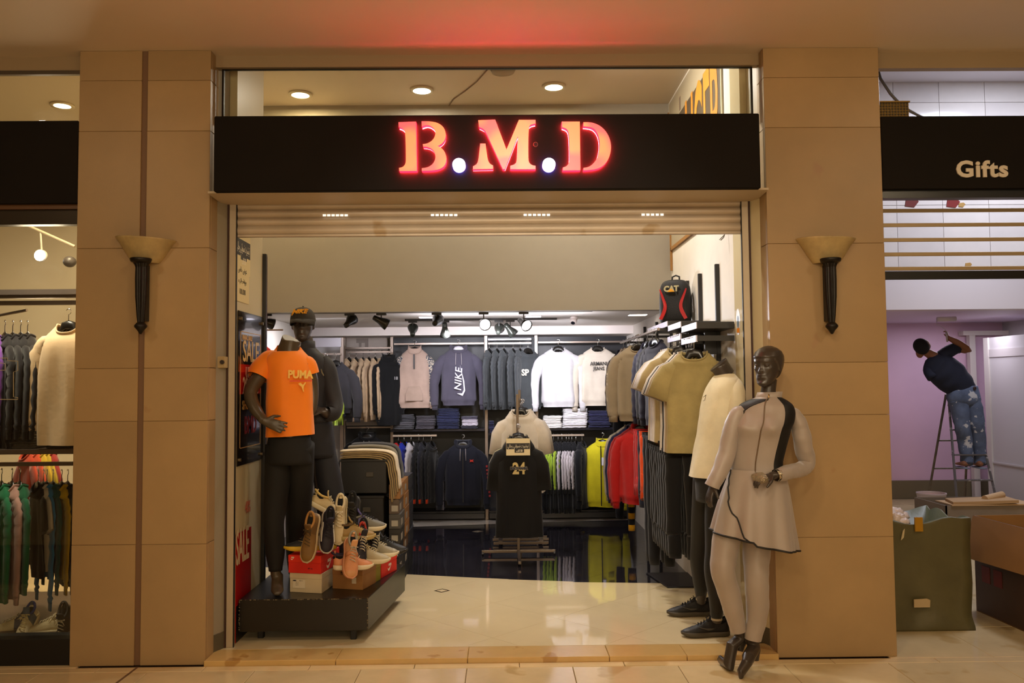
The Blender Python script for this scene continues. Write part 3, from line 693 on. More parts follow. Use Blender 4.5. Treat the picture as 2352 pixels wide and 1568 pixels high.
    if swoosh:
        for s in (-1, 1):
            pts = [(.10, .045), (.06, .05), (.0, .052), (-.05, .062), (.0, .06), (.05, .062), (.085, .07)]
            poly = [(.055, .052), (.03, .043), (.01, .042), (-.07, .068), (.0, .053), (.025, .053)]
            def fnn(u, v, d, s=s):
                q = .5 - u / L; return Vector((s * (ev(q, W) * (.97 - .1 * (v - .03) / .05) + d), u, v))
            MB().prism(poly, fnn, -.003, .003).build('side_mark', M(swoosh, .5), t, local=True)
    return t
def shoe_at(label, px, py, Y, rot, *a, **k):
    p = aty(px, py, Y); return shoe(label, p, rot, *a, **k)
# ---- boxes for shoes
def shoebox(label, P, z0, h, col, lid=None, lidh=.035, group=None, name='shoe_box', open_flap=False):
    """P: four floor corners counter-clockwise"""
    c = sum((Vector((*p, 0)) for p in P), Vector()) / 4; c.z = z0
    t = thing(name, label, 'box', c, 0, group); card = M(col, .6, noise_amt=.04, name='cardboard'); lc = M(lid or col, .55, name='box lid')
    f = lambda u, v, d: Vector((u, v, d))
    def grow(k): return [(c.x + (x - c.x) * k, c.y + (y - c.y) * k) for x, y in P]
    MB().prism(grow(.985), f, z0, z0 + h - .004).build('base', card, t, bevel=.0015)
    MB().prism(P, f, z0 + h - lidh, z0 + h).build('lid', lc, t, bevel=.002)
    return t
# ---- hands, heads, bodies
def hand(wr, dr, nrm, thumb, s=1., curl=.5, open_=.2, lens=(.066, .074, .069, .054)):
    """closed lumps for palm + five fingers. dr: along the fingers, nrm: towards the palm side, thumb: towards the thumb side"""
    wr = Vector(wr); d = Vector(dr).normalized(); n = Vector(nrm); n = (n - d * n.dot(d)).normalized(); th = Vector(thumb); th = (th - d * th.dot(d) - n * th.dot(n)).normalized()
    out = []
    out.append(MB().tube([wr - d * .03, wr, wr + d * .03 * s, wr + d * .06 * s, wr + d * .088 * s], [(.02 * s, .024 * s), (.018 * s, .026 * s), (.015 * s, .034 * s), (.014 * s, .038 * s), (.009 * s, .036 * s)], 14, up=n))
    for k in range(4):
        off = th * ((.028 - .0187 * k) * s); b = wr + d * (.082 - .004 * (k == 3)) * s + off; L_ = lens[k] * s
        a = 0; P = [b - d * .02 * s]; p = b; P.append(p)
        dd = (d + th * (open_ * (.9 - .6 * k) * .5)).normalized()
        for seg, fr in enumerate((.45, .30, .25)):
            a += curl * (.55 + .25 * seg)
            v = dd * math.cos(a) + n * math.sin(a); p = p + v * L_ * fr; P.append(p.copy())
        out.append(MB().tube(P, [.0095 * s, .0095 * s, .009 * s, .008 * s, .006 * s], 10))
    b = wr + d * .02 * s + th * .024 * s
    v1 = (th * .75 + d * .6 + n * .25).normalized(); v2 = (d * .8 + th * .35 + n * .45).normalized()
    out.append(MB().tube([b - v1 * .015, b, b + v1 * .032 * s, b + v1 * .032 * s + v2 * .028 * s, b + v1 * .032 * s + v2 * .05 * s], [.013 * s, .013 * s, .0115 * s, .010 * s, .007 * s], 10))
    return out
def head_mesh(c, R, s=1., hairline=True, female=False):
    """a sculpted head: face towards local -y; R 3x3 rotation"""
    nu, nv = 84, 78
    B = [((.031, -.088, .008), (.016, .05, .011), (0, .010, 0)), ((.028, -.092, .029), (.018, .05, .007), (0, -.005, 0)), ((0, -.1, .006), (.008, .06, .020), (0, -.009, 0)),
         ((0, -.1, -.022), (.009, .06, .011), (0, -.020, 0)), ((.0105, -.1, -.028), (.006, .05, .006), (.001, -.008, 0)), ((0, -.1, -.0500), (.020, .06, .0045), (0, -.0075, 0)),
         ((0, -.1, -.0562), (.021, .06, .0022), (0, .006, 0)), ((0, -.1, -.0625), (.016, .06, .005), (0, -.0085, 0)), ((0, -.09, -.096), (.018, .05, .012), (0, -.006, -.001)),
         ((.048, -.07, -.010), (.016, .04, .014), (.003, -.004, 0)), ((.043, -.07, -.045), (.014, .04, .018), (-.003, .004, 0)), ((0, -.1, -.076), (.018, .05, .006), (0, .004, 0))]
    Wp = [(-.118, .010), (-.112, .024), (-.10, .038), (-.08, .049), (-.055, .058), (-.025, .065), (.005, .070), (.035, .074), (.06, .074), (.085, .066), (.103, .046), (.114, .024), (.118, .004)]
    Fp = [(-.118, -.062), (-.112, -.078), (-.10, -.088), (-.08, -.085), (-.055, -.087), (-.025, -.087), (.005, -.087), (.035, -.093), (.06, -.089), (.085, -.072), (.103, -.044), (.114, -.018), (.118, 0)]
    Bp = [(-.118, -.045), (-.112, -.03), (-.10, -.010), (-.08, .015), (-.055, .045), (-.025, .070), (.005, .088), (.035, .099), (.06, .097), (.085, .080), (.103, .052), (.114, .024), (.118, .004)]
    def li(P, z):
        for (a, va), (b, vb) in zip(P, P[1:]):
            if z <= b: return va + (vb - va) * (z - a) / (b - a)
        return P[-1][1]
    rows = []
    for i in range(nv + 1):
        z = -.118 * math.cos(PI * i / nv); row = []
        w_, f_v, b_v = li(Wp, z), li(Fp, z), li(Bp, z); cy = (f_v + b_v) / 2; hy = (b_v - f_v) / 2
        for j in range(nu):
            th = 2 * PI * j / nu; x = w_ * sgp(math.cos(th), .95); y = cy + hy * sgp(math.sin(th), .9 if math.sin(th) < 0 else 1)
            p = Vector((x, y, z)); o = Vector()
            for c_, r_, d_ in B:
                for sx in ((1, -1) if c_[0] else (1,)):
                    if p.y > .01: continue
                    e = ((p.x - sx * c_[0]) / r_[0]) ** 2 + ((p.y - c_[1]) / r_[1]) ** 2 + ((p.z - c_[2]) / r_[2]) ** 2
                    if e < 9:
                        k = math.exp(-e); o += Vector((sx * d_[0], d_[1], d_[2])) * k
            if hairline:
                hl = z - (.052 if y < -.05 else (.052 - (y + .05) * 1.3))
                if hl > 0 or y > .05: o += p.normalized() * (.0045 + (.010 if female else 0) * max(0, min(1, (y + .06) / .12)))
            row.append(p + o)
        rows.append(row)
    m = MB(); m.rings(rows)
    for sx in (-1, 1):
        m.ell((sx * .031, -.0745, .008), (.0135, .0105, .0085), 14, 10)
        m.ell((sx * .0735, .006, -.002), (.007, .017, .029), 12, 10, R=Matrix.Rotation(.25, 3, 'X'))
    R4 = R.to_4x4(); R4.translation = Vector(c)
    m.xf(R4 @ Matrix.Scale(s, 4)); return m
def limb(P, r, n=16, up=None, flat=1.):
    return MB().tube(P, r, n, up=up, flat=flat)
def body_rings(S, n=40, ex=.92):
    """S: (centre, half width, half depth, yaw)"""
    R = []
    for c, hw, hd, yaw in S:
        cs, sn = math.cos(yaw), math.sin(yaw); ring = []
        for j in range(n):
            a = 2 * PI * j / n; x = hw * sgp(math.cos(a), ex); y = hd * sgp(math.sin(a), ex)
            ring.append(Vector(c) + Vector((x * cs - y * sn, x * sn + y * cs, 0)))
        R.append(ring)
    return R
# ================================================================ MANNEQUINS
MANQ = M('3b332d', .34, noise_amt=.05, nscale=8, name='dark grey mannequin gloss', coat=.1)
MANQ2 = M('4a4031', .35, noise_amt=.05, nscale=8, name='taupe mannequin')
def prings(L, Y, n=44, ex=.92, yaw=0.):
    """rings from pixels: (py, x left, x right, half depth[, dY])"""
    S = []
    for r in L:
        py, a, b, hd = r[:4]; dY = r[4] if len(r) > 4 else 0
        p, q = aty(a, py, Y + dY), aty(b, py, Y + dY); c = (p + q) / 2
        S.append(((c.x, c.y, c.z), (q.x - p.x) / 2, hd, yaw))
    return body_rings(S, n, ex)
def pl(L, Y, sc=None):
    """limb from pixels (px, py, radius in px[, dY]) -> path, radii"""
    P = []; Rr = []
    for r in L:
        dY = r[3] if len(r) > 3 else 0; P.append(aty(r[0], r[1], Y + dY)); Rr.append(r[2] * (Y + dY + DIST) / FPX)
    return P, Rr
def dense(P, R, k=4):
    out, rr = [], []
    n = len(P)
    for i in range(n - 1):
        p0, p1, p2, p3 = P[max(i - 1, 0)], P[i], P[i + 1], P[min(i + 2, n - 1)]
        for j in range(k):
            t = j / k
            out.append(.5 * ((2 * p1) + (p2 - p0) * t + (2 * p0 - 5 * p1 + 4 * p2 - p3) * t * t + (3 * p1 - p0 - 3 * p2 + p3) * t ** 3))
            f = t * t * (3 - 2 * t); rr.append(R[i] * (1 - f) + R[i + 1] * f)
    out.append(P[-1]); rr.append(R[-1]); return out, rr
def plimb(L, Y, n=18, flat=1., k=4, scale=1.):
    P, R = pl(L, Y); P, R = dense(P, [r * scale for r in R], k); return MB().tube(P, R, n, up=(0, 1, 0), flat=flat)
def wrinkle(R, amp=.004, k=30, ph=0.):
    """soft cloth folds pushed along the ring normal"""
    out = []
    for i, ring in enumerate(R):
        c = sum(ring, Vector()) / len(ring); o = []
        for p in ring:
            d = (p - c); l = d.length; d = d / max(l, 1e-6)
            v = noise.noise(Vector((p.x * 9, p.y * 9, p.z * 5 + ph))) + .6 * noise.noise(Vector((p.x * 22, p.y * 22, p.z * 12 + ph)))
            o.append(p + d * v * amp)
        out.append(o)
    return out
def subdiv_rings(R, k=3):
    out = []
    n = len(R)
    for i in range(n - 1):
        a0, a1, a2, a3 = R[max(i - 1, 0)], R[i], R[i + 1], R[min(i + 2, n - 1)]
        for j in range(k):
            t = j / k
            out.append([.5 * ((2 * p1) + (p2 - p0) * t + (2 * p0 - 5 * p1 + 4 * p2 - p3) * t * t + (3 * p1 - p0 - 3 * p2 + p3) * t ** 3) for p0, p1, p2, p3 in zip(a0, a1, a2, a3)])
    out.append(R[-1]); return out
def rot3(yaw=0, pitch=0, roll=0):
    return Matrix.Rotation(yaw, 3, 'Z') @ Matrix.Rotation(pitch, 3, 'X') @ Matrix.Rotation(roll, 3, 'Y')
# ---------------- female mannequin in the taupe tunic, in front of the right pillar
def female_front():
    Y = -.22; base = atz(1700, 1530, 0)
    t = thing('mannequin', 'dark grey female mannequin in taupe and black zip tunic, before the right pillar', 'mannequin', (base.x, Y, 0))
    hc = aty(1764, 843, Y)
    parts = [head_mesh(hc, rot3(-.78, -.02, 0), .96, female=True)]
    parts.append(plimb([(1768, 870, 17, .02), (1765, 893, 17, .01), (1764, 912, 19, .01), (1762, 930, 24, .01)], Y))
    core = subdiv_rings(prings([(925, 1745, 1785, .03), (940, 1710, 1810, .05), (985, 1708, 1798, .07), (1040, 1705, 1785, .06), (1085, 1700, 1785, .06), (1150, 1680, 1790, .08), (1200, 1665, 1780, .08)], Y))
    m_ = MB(); m_.rings(core); parts.append(m_)
    parts.append(plimb([(1705, 942, 14), (1683, 990, 14), (1668, 1040, 12), (1650, 1085, 10, -.02), (1637, 1113, 8, -.03)], Y))
    w1 = aty(1637, 1113, Y - .03); parts += hand(w1, (-.35, -.1, -1), (1, .3, 0), (.2, -1, 0), .85, .35)
    parts.append(plimb([(1815, 945, 14), (1838, 990, 14), (1850, 1030, 13, .02), (1855, 1066, 12, .03), (1830, 1080, 11, -.03), (1800, 1088, 10, -.1), (1780, 1091, 9, -.14), (1770, 1093, 9, -.145)], Y))
    w2 = aty(1776, 1092, Y - .145); parts += hand(w2, (-1, -.12, -.22), (0, .35, -1), (-.15, -1, .1), .88, .62, .15)
    parts.append(plimb([(1680, 1195, 30), (1665, 1260, 27), (1660, 1310, 22, -.03), (1675, 1360, 20, -.01), (1687, 1400, 17), (1695, 1448, 12.5, .02)], Y))
    parts.append(plimb([(1735, 1210, 30), (1738, 1290, 26), (1737, 1340, 22, -.03), (1740, 1380, 20, -.01), (1735, 1430, 15), (1727, 1470, 13, .0)], Y))
    # feet on tiptoe (the mannequin stands as if in heels)
    a = aty(1696, 1440, Y + .02); toe = atz(1652, 1519, .018)
    mid = aty(1677, 1500, Y - .0); heel = aty(1703, 1482, Y + .05)
    parts.append(MB().tube([a, a.lerp(heel, .6), a.lerp(mid, .75) + Vector((0, 0, .008)), Vector((mid.x - .01, mid.y, .035)), Vector((toe.x + .012, toe.y, .022)), Vector((toe.x - .004, toe.y - .004, .017))], [.031, .034, .034, (.026, .038), (.018, .034), (.012, .02)], 16, up=(0, 0, 1)))
    parts.append(MB().tube([a + Vector((0, 0, .03)), heel + Vector((.0, .0, .02)), heel + Vector((-.012, -.01, -.028))], [.03, .03, .018], 14))
    a = aty(1727, 1462, Y); toe = atz(1702, 1552, .018); mid = aty(1716, 1527, Y - .10); heel = aty(1733, 1497, Y + .02)
    parts.append(MB().tube([a, a.lerp(heel, .7), a.lerp(mid, .75), mid + Vector((0, 0, .015)), Vector((toe.x + .008, toe.y + .03, .026)), Vector((toe.x, toe.y, .017))], [.033, .036, .036, (.028, .038), (.022, .037), (.012, .024)], 16, up=(0, -.3, 1)))
    parts.append(MB().tube([a + Vector((0, 0, .03)), heel + Vector((.002, .0, .01)), heel + Vector((.0, -.01, -.045))], [.032, .032, .02], 14))
    weld_remesh(parts, 'body', MANQ, t, .0038, 2)
    TAU = M((.36, .30, .26), .42, noise_amt=.03, nscale=5, bump=.05, bscale=300, spec=.45, sheen=.3, name='taupe jersey')
    BLK = M('0b0908', .6, name='black jersey'); PIP = M('0c0a0a', .55, name='black piping')
    # tunic top
    R = prings([(909, 1744, 1790, .052), (914, 1733, 1797, .062), (921, 1714, 1808, .072), (931, 1699, 1819, .084), (948, 1692, 1824, .095), (968, 1690, 1822, .108), (985, 1688, 1815, .118), (1005, 1687, 1809, .108), (1035, 1684, 1801, .095), (1060, 1681, 1796, .09), (1080, 1679, 1797, .092)], Y, 200, .95, -.38)
    n0 = len(R); R = subdiv_rings(R, 9)
    # bust
    out = []
    bl, br = aty(1697, 976, Y), aty(1757, 978, Y)
    for ring in R:
        o = []
        for p in ring:
            q = p.copy()
            for b, dx in ((bl, -.02), (br, -.012)):
                e = ((p.x - b.x) / .05) ** 2 + ((p.z - b.z) / .05) ** 2
                if p.y < Y and e < 6: q.y -= .035 * math.exp(-e); q.x += dx * math.exp(-e) * .6
            o.append(q)
        out.append(o)
    R = wrinkle(out, .0035, ph=2)
    N = 200
    def mi(i, j):
        a = (j + .5) / N * 360; f = i / (len(R) - 1)
        if a > 311 or a < 80: return 1 if f > .05 else 0
        if 80 <= a < 275 - 210 * max(0, f - .15): return 1 if (f > .12 and f < .5) else 0
        return 0
    m_ = MB(); m_.rings(R, False, False, mi); m_.build('tunic_top', [TAU, BLK], t, smooth=True)
    pp = []
    for i, Rg in enumerate(R):
        f = i / (len(R) - 1)
        if .12 <= f <= .5: pp.append(Rg[int((275 - 210 * max(0, f - .15)) / 360 * N)] + Vector((-.001, -.0005, 0)))
    MB().tube(pp, .0035, 6).build('panel_seam', BLK, t, smooth=True)
    # collar
    c0 = prings([(916, 1736, 1795, .058), (906, 1737, 1795, .056), (896, 1740, 1796, .054), (896, 1744, 1792, .049), (908, 1746, 1788, .046)], Y, 40, 1, -.38)
    for k, ring in enumerate(c0):
        for p in ring: p.z += .02 * (p.x - hc.x) * 1.2 - .01
    MB().rings(c0, False, False).build('collar', TAU, t, smooth=True)
    # zip, following the front of the tunic
    zp = [Rg[int(N * .750)] + Vector((0, -.003, 0)) for Rg in R[2:]]
    MB().tube(zp, .0035, 6).build('zip', M('6e5a44', .45, .1), t, smooth=True)
    MB().tube([zp[0] + Vector((0, -.004, .012)), zp[0] + Vector((0, -.006, -.005)), zp[1] + Vector((0, -.006, -.008))], .0045, 6).build('zip_pull', M('b09060', .3, 1.), t, smooth=True)
    # skirt
    def hemz(x):
        f = (x - aty(1636, 1230, Y).x) / (aty(1827, 1230, Y).x - aty(1636, 1230, Y).x); return f
    rows = [(1077, 1678, 1799, .094), (1100, 1672, 1806, .105), (1130, 1663, 1811, .12), (1165, 1653, 1816, .14), (1200, 1645, 1821, .16), (1240, 1637, 1827, .18)]
    S = subdiv_rings(prings(rows, Y, 96, .95, -.2), 4); out = []
    for i, ring in enumerate(S):
        f = i / (len(S) - 1); o = []; c = sum(ring, Vector()) / len(ring)
        for j, p in enumerate(ring):
            a = j / 96 * 2 * PI; d = p - c; d.z = 0
            q = c + d * (1 + f * (.055 * math.sin(7 * a + .6) + .03 * math.sin(13 * a)))
            g = (q.x - c.x) / .24; q.z = p.z + f * (-.045 * g + (.0 if q.y > c.y else -.02) * (1 if g > -.2 else .2) + .01)
            o.append(q)
        out.append(o)
    MB().rings(out, False, False).build('skirt', TAU, t, smooth=True)
    hem = out[-1]; MB().tube(hem + hem[:2], .0055, 6, False).build('hem_piping', PIP, t, smooth=True)
    pc_ = []
    for i in range(0, len(out)):
        f = i / (len(out) - 1); a = 201 + 62 * f ** 1.6; j = int(a / 360 * 96)
        pc_.append(out[i][j] + (out[i][j] - sum(out[i], Vector()) / 96).normalized() * .003)
    MB().tube(pc_, .0045, 6).build('front_piping', PIP, t, smooth=True)
    # sleeves, leggings
    def cloth_limb(L, nm, sc=1., amp=.004):
        P, Rr = dense(*pl(L, Y), 6); q = MB()
        n = 24; q.tube(P, Rr, n, False, up=(0, 1, 0))
        for k, v in enumerate(q.v): q.v[k] = v + (v - P[min(k // n, len(P) - 1)]).normalized() * (noise.noise(v * 14) + .6 * noise.noise(v * 34)) * amp
        return q.build(nm, TAU, t, smooth=True)
    cloth_limb([(1706, 939, 11), (1695, 949, 17), (1683, 976, 19.5), (1675, 1010, 20), (1668, 1045, 20), (1655, 1080, 19, -.02), (1640, 1108, 17, -.03), (1636, 1117, 17, -.03)], 'sleeve')
    cloth_limb([(1811, 944, 10), (1825, 953, 16.5), (1836, 978, 19.5), (1842, 1006, 20.5), (1848, 1035, 21, .02), (1854, 1062, 17, .03), (1842, 1077, 18, -.0), (1818, 1082, 17.5, -.06), (1794, 1089, 15, -.12), (1786, 1091, 14.5, -.135)], 'sleeve', amp=.006)
    cloth_limb([(1682, 1190, 33), (1668, 1240, 32), (1662, 1285, 29, -.02), (1660, 1312, 27.5, -.03), (1671, 1350, 25.5, -.01), (1683, 1395, 23), (1692, 1430, 19, .015), (1695, 1449, 17.5, .02)], 'leggings', amp=.003)
    cloth_limb([(1738, 1200, 34), (1738, 1260, 31), (1737, 1310, 28, -.02), (1738, 1345, 26.5, -.03), (1740, 1385, 26, -.01), (1737, 1425, 22), (1731, 1455, 19.5), (1729, 1468, 19)], 'leggings', amp=.003)
    # foil wrapped round the hand and a bracelet of foil on the wrist
    FOIL = M('cfc6b0', .18, .9, bump=.6, bscale=90, name='crumpled foil')
    k = MB()
    k.tube([w2 + Vector((-.052, -.004, -.006)), w2 + Vector((-.075, -.01, -.010)), w2 + Vector((-.098, -.018, -.016))], [(.024, .046), (.026, .05), (.023, .047)], 9, up=(0, .35, -1))
    k.build('foil_wrap', FOIL, t)
    k = MB(); k.tube([w2 + Vector((.016, .012, .0)), w2 + Vector((.04, .02, .004))], [(.034, .036), (.032, .038)], 9, False, up=(0, 0, 1)); k.build('foil_cuff', FOIL, t)
    return t
female_front()
# ---------------- headless mannequin, pale long tee, right of the doorway
def female_right():
    Y = .33
    t = thing('mannequin', 'headless dark mannequin in pale yellow tee, black leggings and black sneakers, just inside right', 'mannequin', (aty(1640, 1300, Y).x, Y, .03))
    parts = []
    core = subdiv_rings(prings([(872, 1640, 1680, .05), (900, 1625, 1690, .1), (960, 1625, 1690, .1), (1040, 1612, 1675, .08), (1090, 1600, 1672, .1), (1130, 1600, 1668, .1)], Y))
    m_ = MB(); m_.rings(core); parts.append(m_)
    m_ = plimb([(1668, 880, 22), (1664, 862, 19), (1658, 848, 19), (1655, 842, 20)], Y)
    parts.append(m_)
    # slanted neck cut
    q = MB(); c = aty(1651, 838, Y); q.tube([aty(1662, 858, Y), c], [.052, .058], 24); parts.append(q)
    rl = [(1618, 1095, 20, .10), (1612, 1180, 18, .18), (1606, 1260, 15, .26), (1604, 1290, 14, .29), (1610, 1340, 13, .34), (1610, 1385, 10, .37)]
    fl_ = [(1650, 1095, 24, -.04), (1648, 1180, 22, -.05), (1642, 1270, 17, -.06), (1640, 1310, 17, -.06), (1646, 1370, 14, -.06), (1646, 1430, 11, -.06)]
    parts.append(plimb(rl, Y)); parts.append(plimb(fl_, Y))
    parts.append(plimb([(1686, 890, 13, -.06), (1688, 960, 12, -.12), (1686, 1030, 11, -.12), (1683, 1090, 10, -.15), (1680, 1120, 9, -.16)], Y))
    parts += hand(aty(1680, 1120, Y - .16), (-.2, -.2, -1), (-1, 0, 0), (0, -1, 0), .85)
    weld_remesh(parts, 'body', MANQ, t, .007, 3)
    # slanted flat top of the neck
    n1, n2 = aty(1633, 851, Y), aty(1667, 823, Y); c = (n1 + n2) / 2; ax = (n2 - n1).normalized(); nn = ax.cross(Vector((0, 1, 0))).normalized()
    if nn.z < 0: nn = -nn
    Rg = []
    for off, k in ((-.075, .72), (-.03, .86), (0, 1.), (.003, .97)):
        Rg.append([c + nn * off + ax * (math.cos(2 * PI * j / 28) * .064 * k) + Vector((0, 1, 0)) * (math.sin(2 * PI * j / 28) * .055 * k) + (Vector((.03, 0, -.02)) * (-off * 6) if off < 0 else Vector()) for j in range(28)])
    MB().rings(Rg).build('neck_cut', MANQ, t, smooth=False)
    TEE = fabric((.76, .68, .48)); R = prings([(858, 1648, 1686, .05), (864, 1640, 1692, .075), (876, 1632, 1700, .11), (895, 1622, 1703, .13), (930, 1611, 1703, .14), (960, 1607, 1700, .14), (1000, 1602, 1698, .15), (1045, 1593, 1690, .15), (1093, 1584, 1682, .155)], Y, 60)
    R = wrinkle(subdiv_rings(R, 4), .006, ph=4); MB().rings(R, False, False).build('tee', TEE, t, smooth=True)
    P, Rr = dense(*pl([(1684, 880, 18, -.02), (1690, 900, 22, -.08), (1688, 950, 21, -.12), (1686, 1000, 20, -.12), (1684, 1050, 18, -.13), (1680, 1100, 16, -.15)], Y), 5)
    MB().tube(P, Rr, 22, False, up=(0, 1, 0)).build('sleeve', TEE, t, smooth=True)
    q = MB(); q.box((0, 0, 0), (.001, .001, .001))
    a = aty(1617, 912, Y - .165)
    MB().tube([a + Vector((-.004, 0, .0)), a + Vector((.010, -.004, .012)), a + Vector((.012, -.004, .016)), a + Vector((.004, -.004, -.018)), a + Vector((-.006, 0, -.022))], .0018, 5).build('chest_logo', M('5a5038', .5), t)
    LEG = M('0a0a0c', .62, bump=.1, bscale=40, sheen=.1, name='black leggings')
    hp = subdiv_rings(prings([(1088, 1596, 1672, .13), (1115, 1598, 1672, .135), (1150, 1600, 1670, .12)], Y), 3); MB().rings(hp, True, True).build('leggings_seat', LEG, t, smooth=True)
    for L_, k in ((rl, 1.25), (fl_, 1.25)):
        P, Rr = dense(*pl([(a_, b_, c_ * k + 1, d_) for a_, b_, c_, d_ in L_][:-1], Y), 5)
        last = L_[-1]; e = aty(last[0], last[1] - 14, Y + last[3]); P.append(e); Rr.append(last[2] * 1.15 * 5.6 / FPX)
        MB().tube(P, Rr, 20, up=(0, 1, 0)).build('leggings_leg', LEG, t, smooth=True)
        MB().tube([e - Vector((0, 0, .006)), e - Vector((0, 0, .018))], [.034, .034], 18).build('sock_edge', M('b0a48c', .8), t)
    for (px, py, lab) in ((1620, 1458, 'a'), (1583, 1411, 'b')):
        p = atz(px, py, .036)
        s = shoe('black running shoe on mannequin foot', (p.x, p.y, .032), (0, 0, -PI / 2 + (.05 if lab == 'a' else -.02)), '14100f', sole='4a4234', lace='1c1816', lining='1a1614', toe='201a18', L=.30, high=.012, swoosh='4a453e')
        s.name = 'sneaker'
        for k_ in ('label', 'category'):
            if k_ in s: del s[k_]
        # re-hang as one part of the mannequin: body mesh of the shoe with its details
        ch = list(s.children); main = [c_ for c_ in ch if c_.name.startswith('upper')][0]
        M4 = s.matrix_basis; inv = t.matrix_basis.inverted()
        for c_ in ch:
            c_.data = c_.data.copy(); c_.data.transform(inv @ M4)
            if c_ is main: c_.parent = t; c_.name = 'sneaker'
            else: c_.parent = main
        bpy.data.objects.remove(s)
    return t
female_right()
# ---------------- orange tee mannequin on the black platform
PZ = .295
def orange():
    Y = .50
    t = thing('mannequin', 'headless taupe mannequin in bright orange tee and black leggings, hand on hip', 'mannequin', (aty(655, 1200, Y).x, Y, PZ))
    parts = []; m_ = MB(); m_.rings(subdiv_rings(prings([(815, 640, 690, .05), (830, 622, 705, .08), (870, 630, 705, .10), (930, 632, 700, .08), (990, 630, 705, .1), (1040, 622, 712, .1)], Y))); parts.append(m_)
    parts.append(plimb([(665, 825, 24), (666, 806, 21.5), (668, 790, 22), (669, 782, 23)], Y))
    parts.append(plimb([(628, 832, 19), (605, 853, 18, -.03), (588, 875, 17, -.07), (577, 895, 15.5, -.11), (576, 912, 15.5, -.13), (586, 938, 14, -.16), (600, 958, 11, -.19), (610, 968, 9, -.21)], Y))
    w = aty(608, 967, Y - .21)
    parts += hand(w, (1, -.04, -.36), (.05, 1, -.1), (.3, -.1, 1), .95, .12, .35)
    parts.append(plimb([(700, 832, 16), (714, 865, 15, .04), (719, 900, 13, .05), (716, 940, 11, .03), (700, 965, 9, .0)], Y))
    LL = [(640, 1020, 26), (638, 1090, 25), (632, 1160, 22, -.01), (629, 1205, 19, -.02), (632, 1260, 18), (633, 1310, 12), (635, 1330, 10)]
    RL = [(690, 1020, 27), (690, 1100, 25, .08), (688, 1170, 22, .16), (684, 1220, 18, .22), (684, 1270, 16, .27), (684, 1310, 11, .30)]
    parts.append(plimb(LL, Y)); parts.append(plimb(RL, Y))
    a = aty(635, 1322, Y); parts.append(MB().tube([a + Vector((0, .03, 0)), Vector((a.x + .01, a.y - .02, PZ + .05)), Vector((a.x + .03, a.y - .09, PZ + .028)), Vector((a.x + .045, a.y - .15, PZ + .02))], [(.04, .035), (.045, .038), (.026, .04), (.012, .022)], 14, up=(0, 0, 1)))
    a = aty(684, 1305, Y + .32); parts.append(MB().tube([a + Vector((0, .03, 0)), Vector((a.x + .01, a.y - .03, PZ + .05)), Vector((a.x + .02, a.y - .1, PZ + .028)), Vector((a.x + .02, a.y - .15, PZ + .02))], [(.04, .035), (.045, .038), (.026, .04), (.012, .022)], 14, up=(0, 0, 1)))
    weld_remesh(parts, 'body', MANQ2, t, .006, 3)
    n1, n2 = aty(648, 769, Y), aty(692, 793, Y); c = (n1 + n2) / 2; ax = (n2 - n1).normalized(); nn = ax.cross(Vector((0, -1, 0))).normalized()
    if nn.z < 0: nn = -nn
    b = Vector((0, 1, 0)) * .8 + nn * .0
    Rg = []
    for off, k in ((-.10, .80), (-.05, .88), (-.004, 1.), (0, .98)):
        Rg.append([c + nn * off + ax * (math.cos(2 * PI * j / 28) * .068 * k) + (Vector((0, 1, .42)).normalized()) * (math.sin(2 * PI * j / 28) * .055 * k) for j in range(28)])
    MB().rings(Rg[2:]).build('neck_cut', M('6b6250', .35), t)
    MB().rings(Rg[:3]).build('neck', MANQ2, t, smooth=True)
    OR = M((.95, .24, .010), .62, noise_amt=.03, bump=.06, bscale=200, spec=.3, sheen=.2, name='orange jersey')
    rows = [(797, 637, 686, .052), (802, 631, 692, .065), (810, 621, 700, .085), (822, 612, 709, .105), (846, 612, 715, .12), (880, 614, 717, .125), (920, 613, 718, .118), (960, 613, 720, .118), (1000, 612, 722, .125)]
    R = subdiv_rings(prings(rows, Y, 90, .93, .3), 4); f0 = len(R)
    out = []
    for i, ring in enumerate(R):
        f = i / (f0 - 1); o = []
        for p in ring:
            q = p.copy(); q.z += -.055 * max(0, 1 - 5 * f) * (max(0, (Y - p.y) / .06) ** .7 if p.y < Y else -.25) + .05 * f * (p.x - aty(666, 900, Y).x)
            q.y += .010 * f * math.sin(38 * p.x + 1)
            o.append(q)
        out.append(o)
    MB().rings(wrinkle(out, .003, ph=1), False, False).build('tee', OR, t, smooth=True)
    for Lq in ([(640, 818, 15), (619, 828, 24), (601, 850, 27, -.03), (592, 866, 25, -.05)], [(696, 828, 15), (708, 838, 19, .02), (714, 858, 19, .03)]):
        P, Rr = dense(*pl(Lq, Y), 4); MB().tube(P, Rr, 22, False, up=(0, 1, 0)).build('sleeve', OR, t, smooth=True)
    LEG = M('0b0a09', .8, name='black leggings')
    hp = subdiv_rings(prings([(1000, 618, 712, .10), (1030, 613, 716, .115), (1065, 614, 716, .115)], Y), 3); MB().rings(hp).build('leggings_seat', LEG, t, smooth=True)
    for L_ in (LL[:-1], RL[:-1]):
        P, Rr = dense(*pl([(q[0], q[1], q[2] * 1.12 + 1.5, *(q[3:])) for q in L_], Y), 5); MB().tube(P, Rr, 20, up=(0, 1, 0)).build('leggings_leg', LEG, t, smooth=True)
    # chest print on the tee
    PR = M('f0c050', .5, name='pale yellow print')
    o_ = aty(692, 861, Y); fwd = Vector((math.sin(.3), -math.cos(.3), 0))
    o_ = Vector((aty(690, 861, Y - .125).x, Y - .128, o_.z))
    xd = Vector((math.cos(.25), math.sin(.25), -.02)); md = face_m(o_, xd, (0, 0, 1))
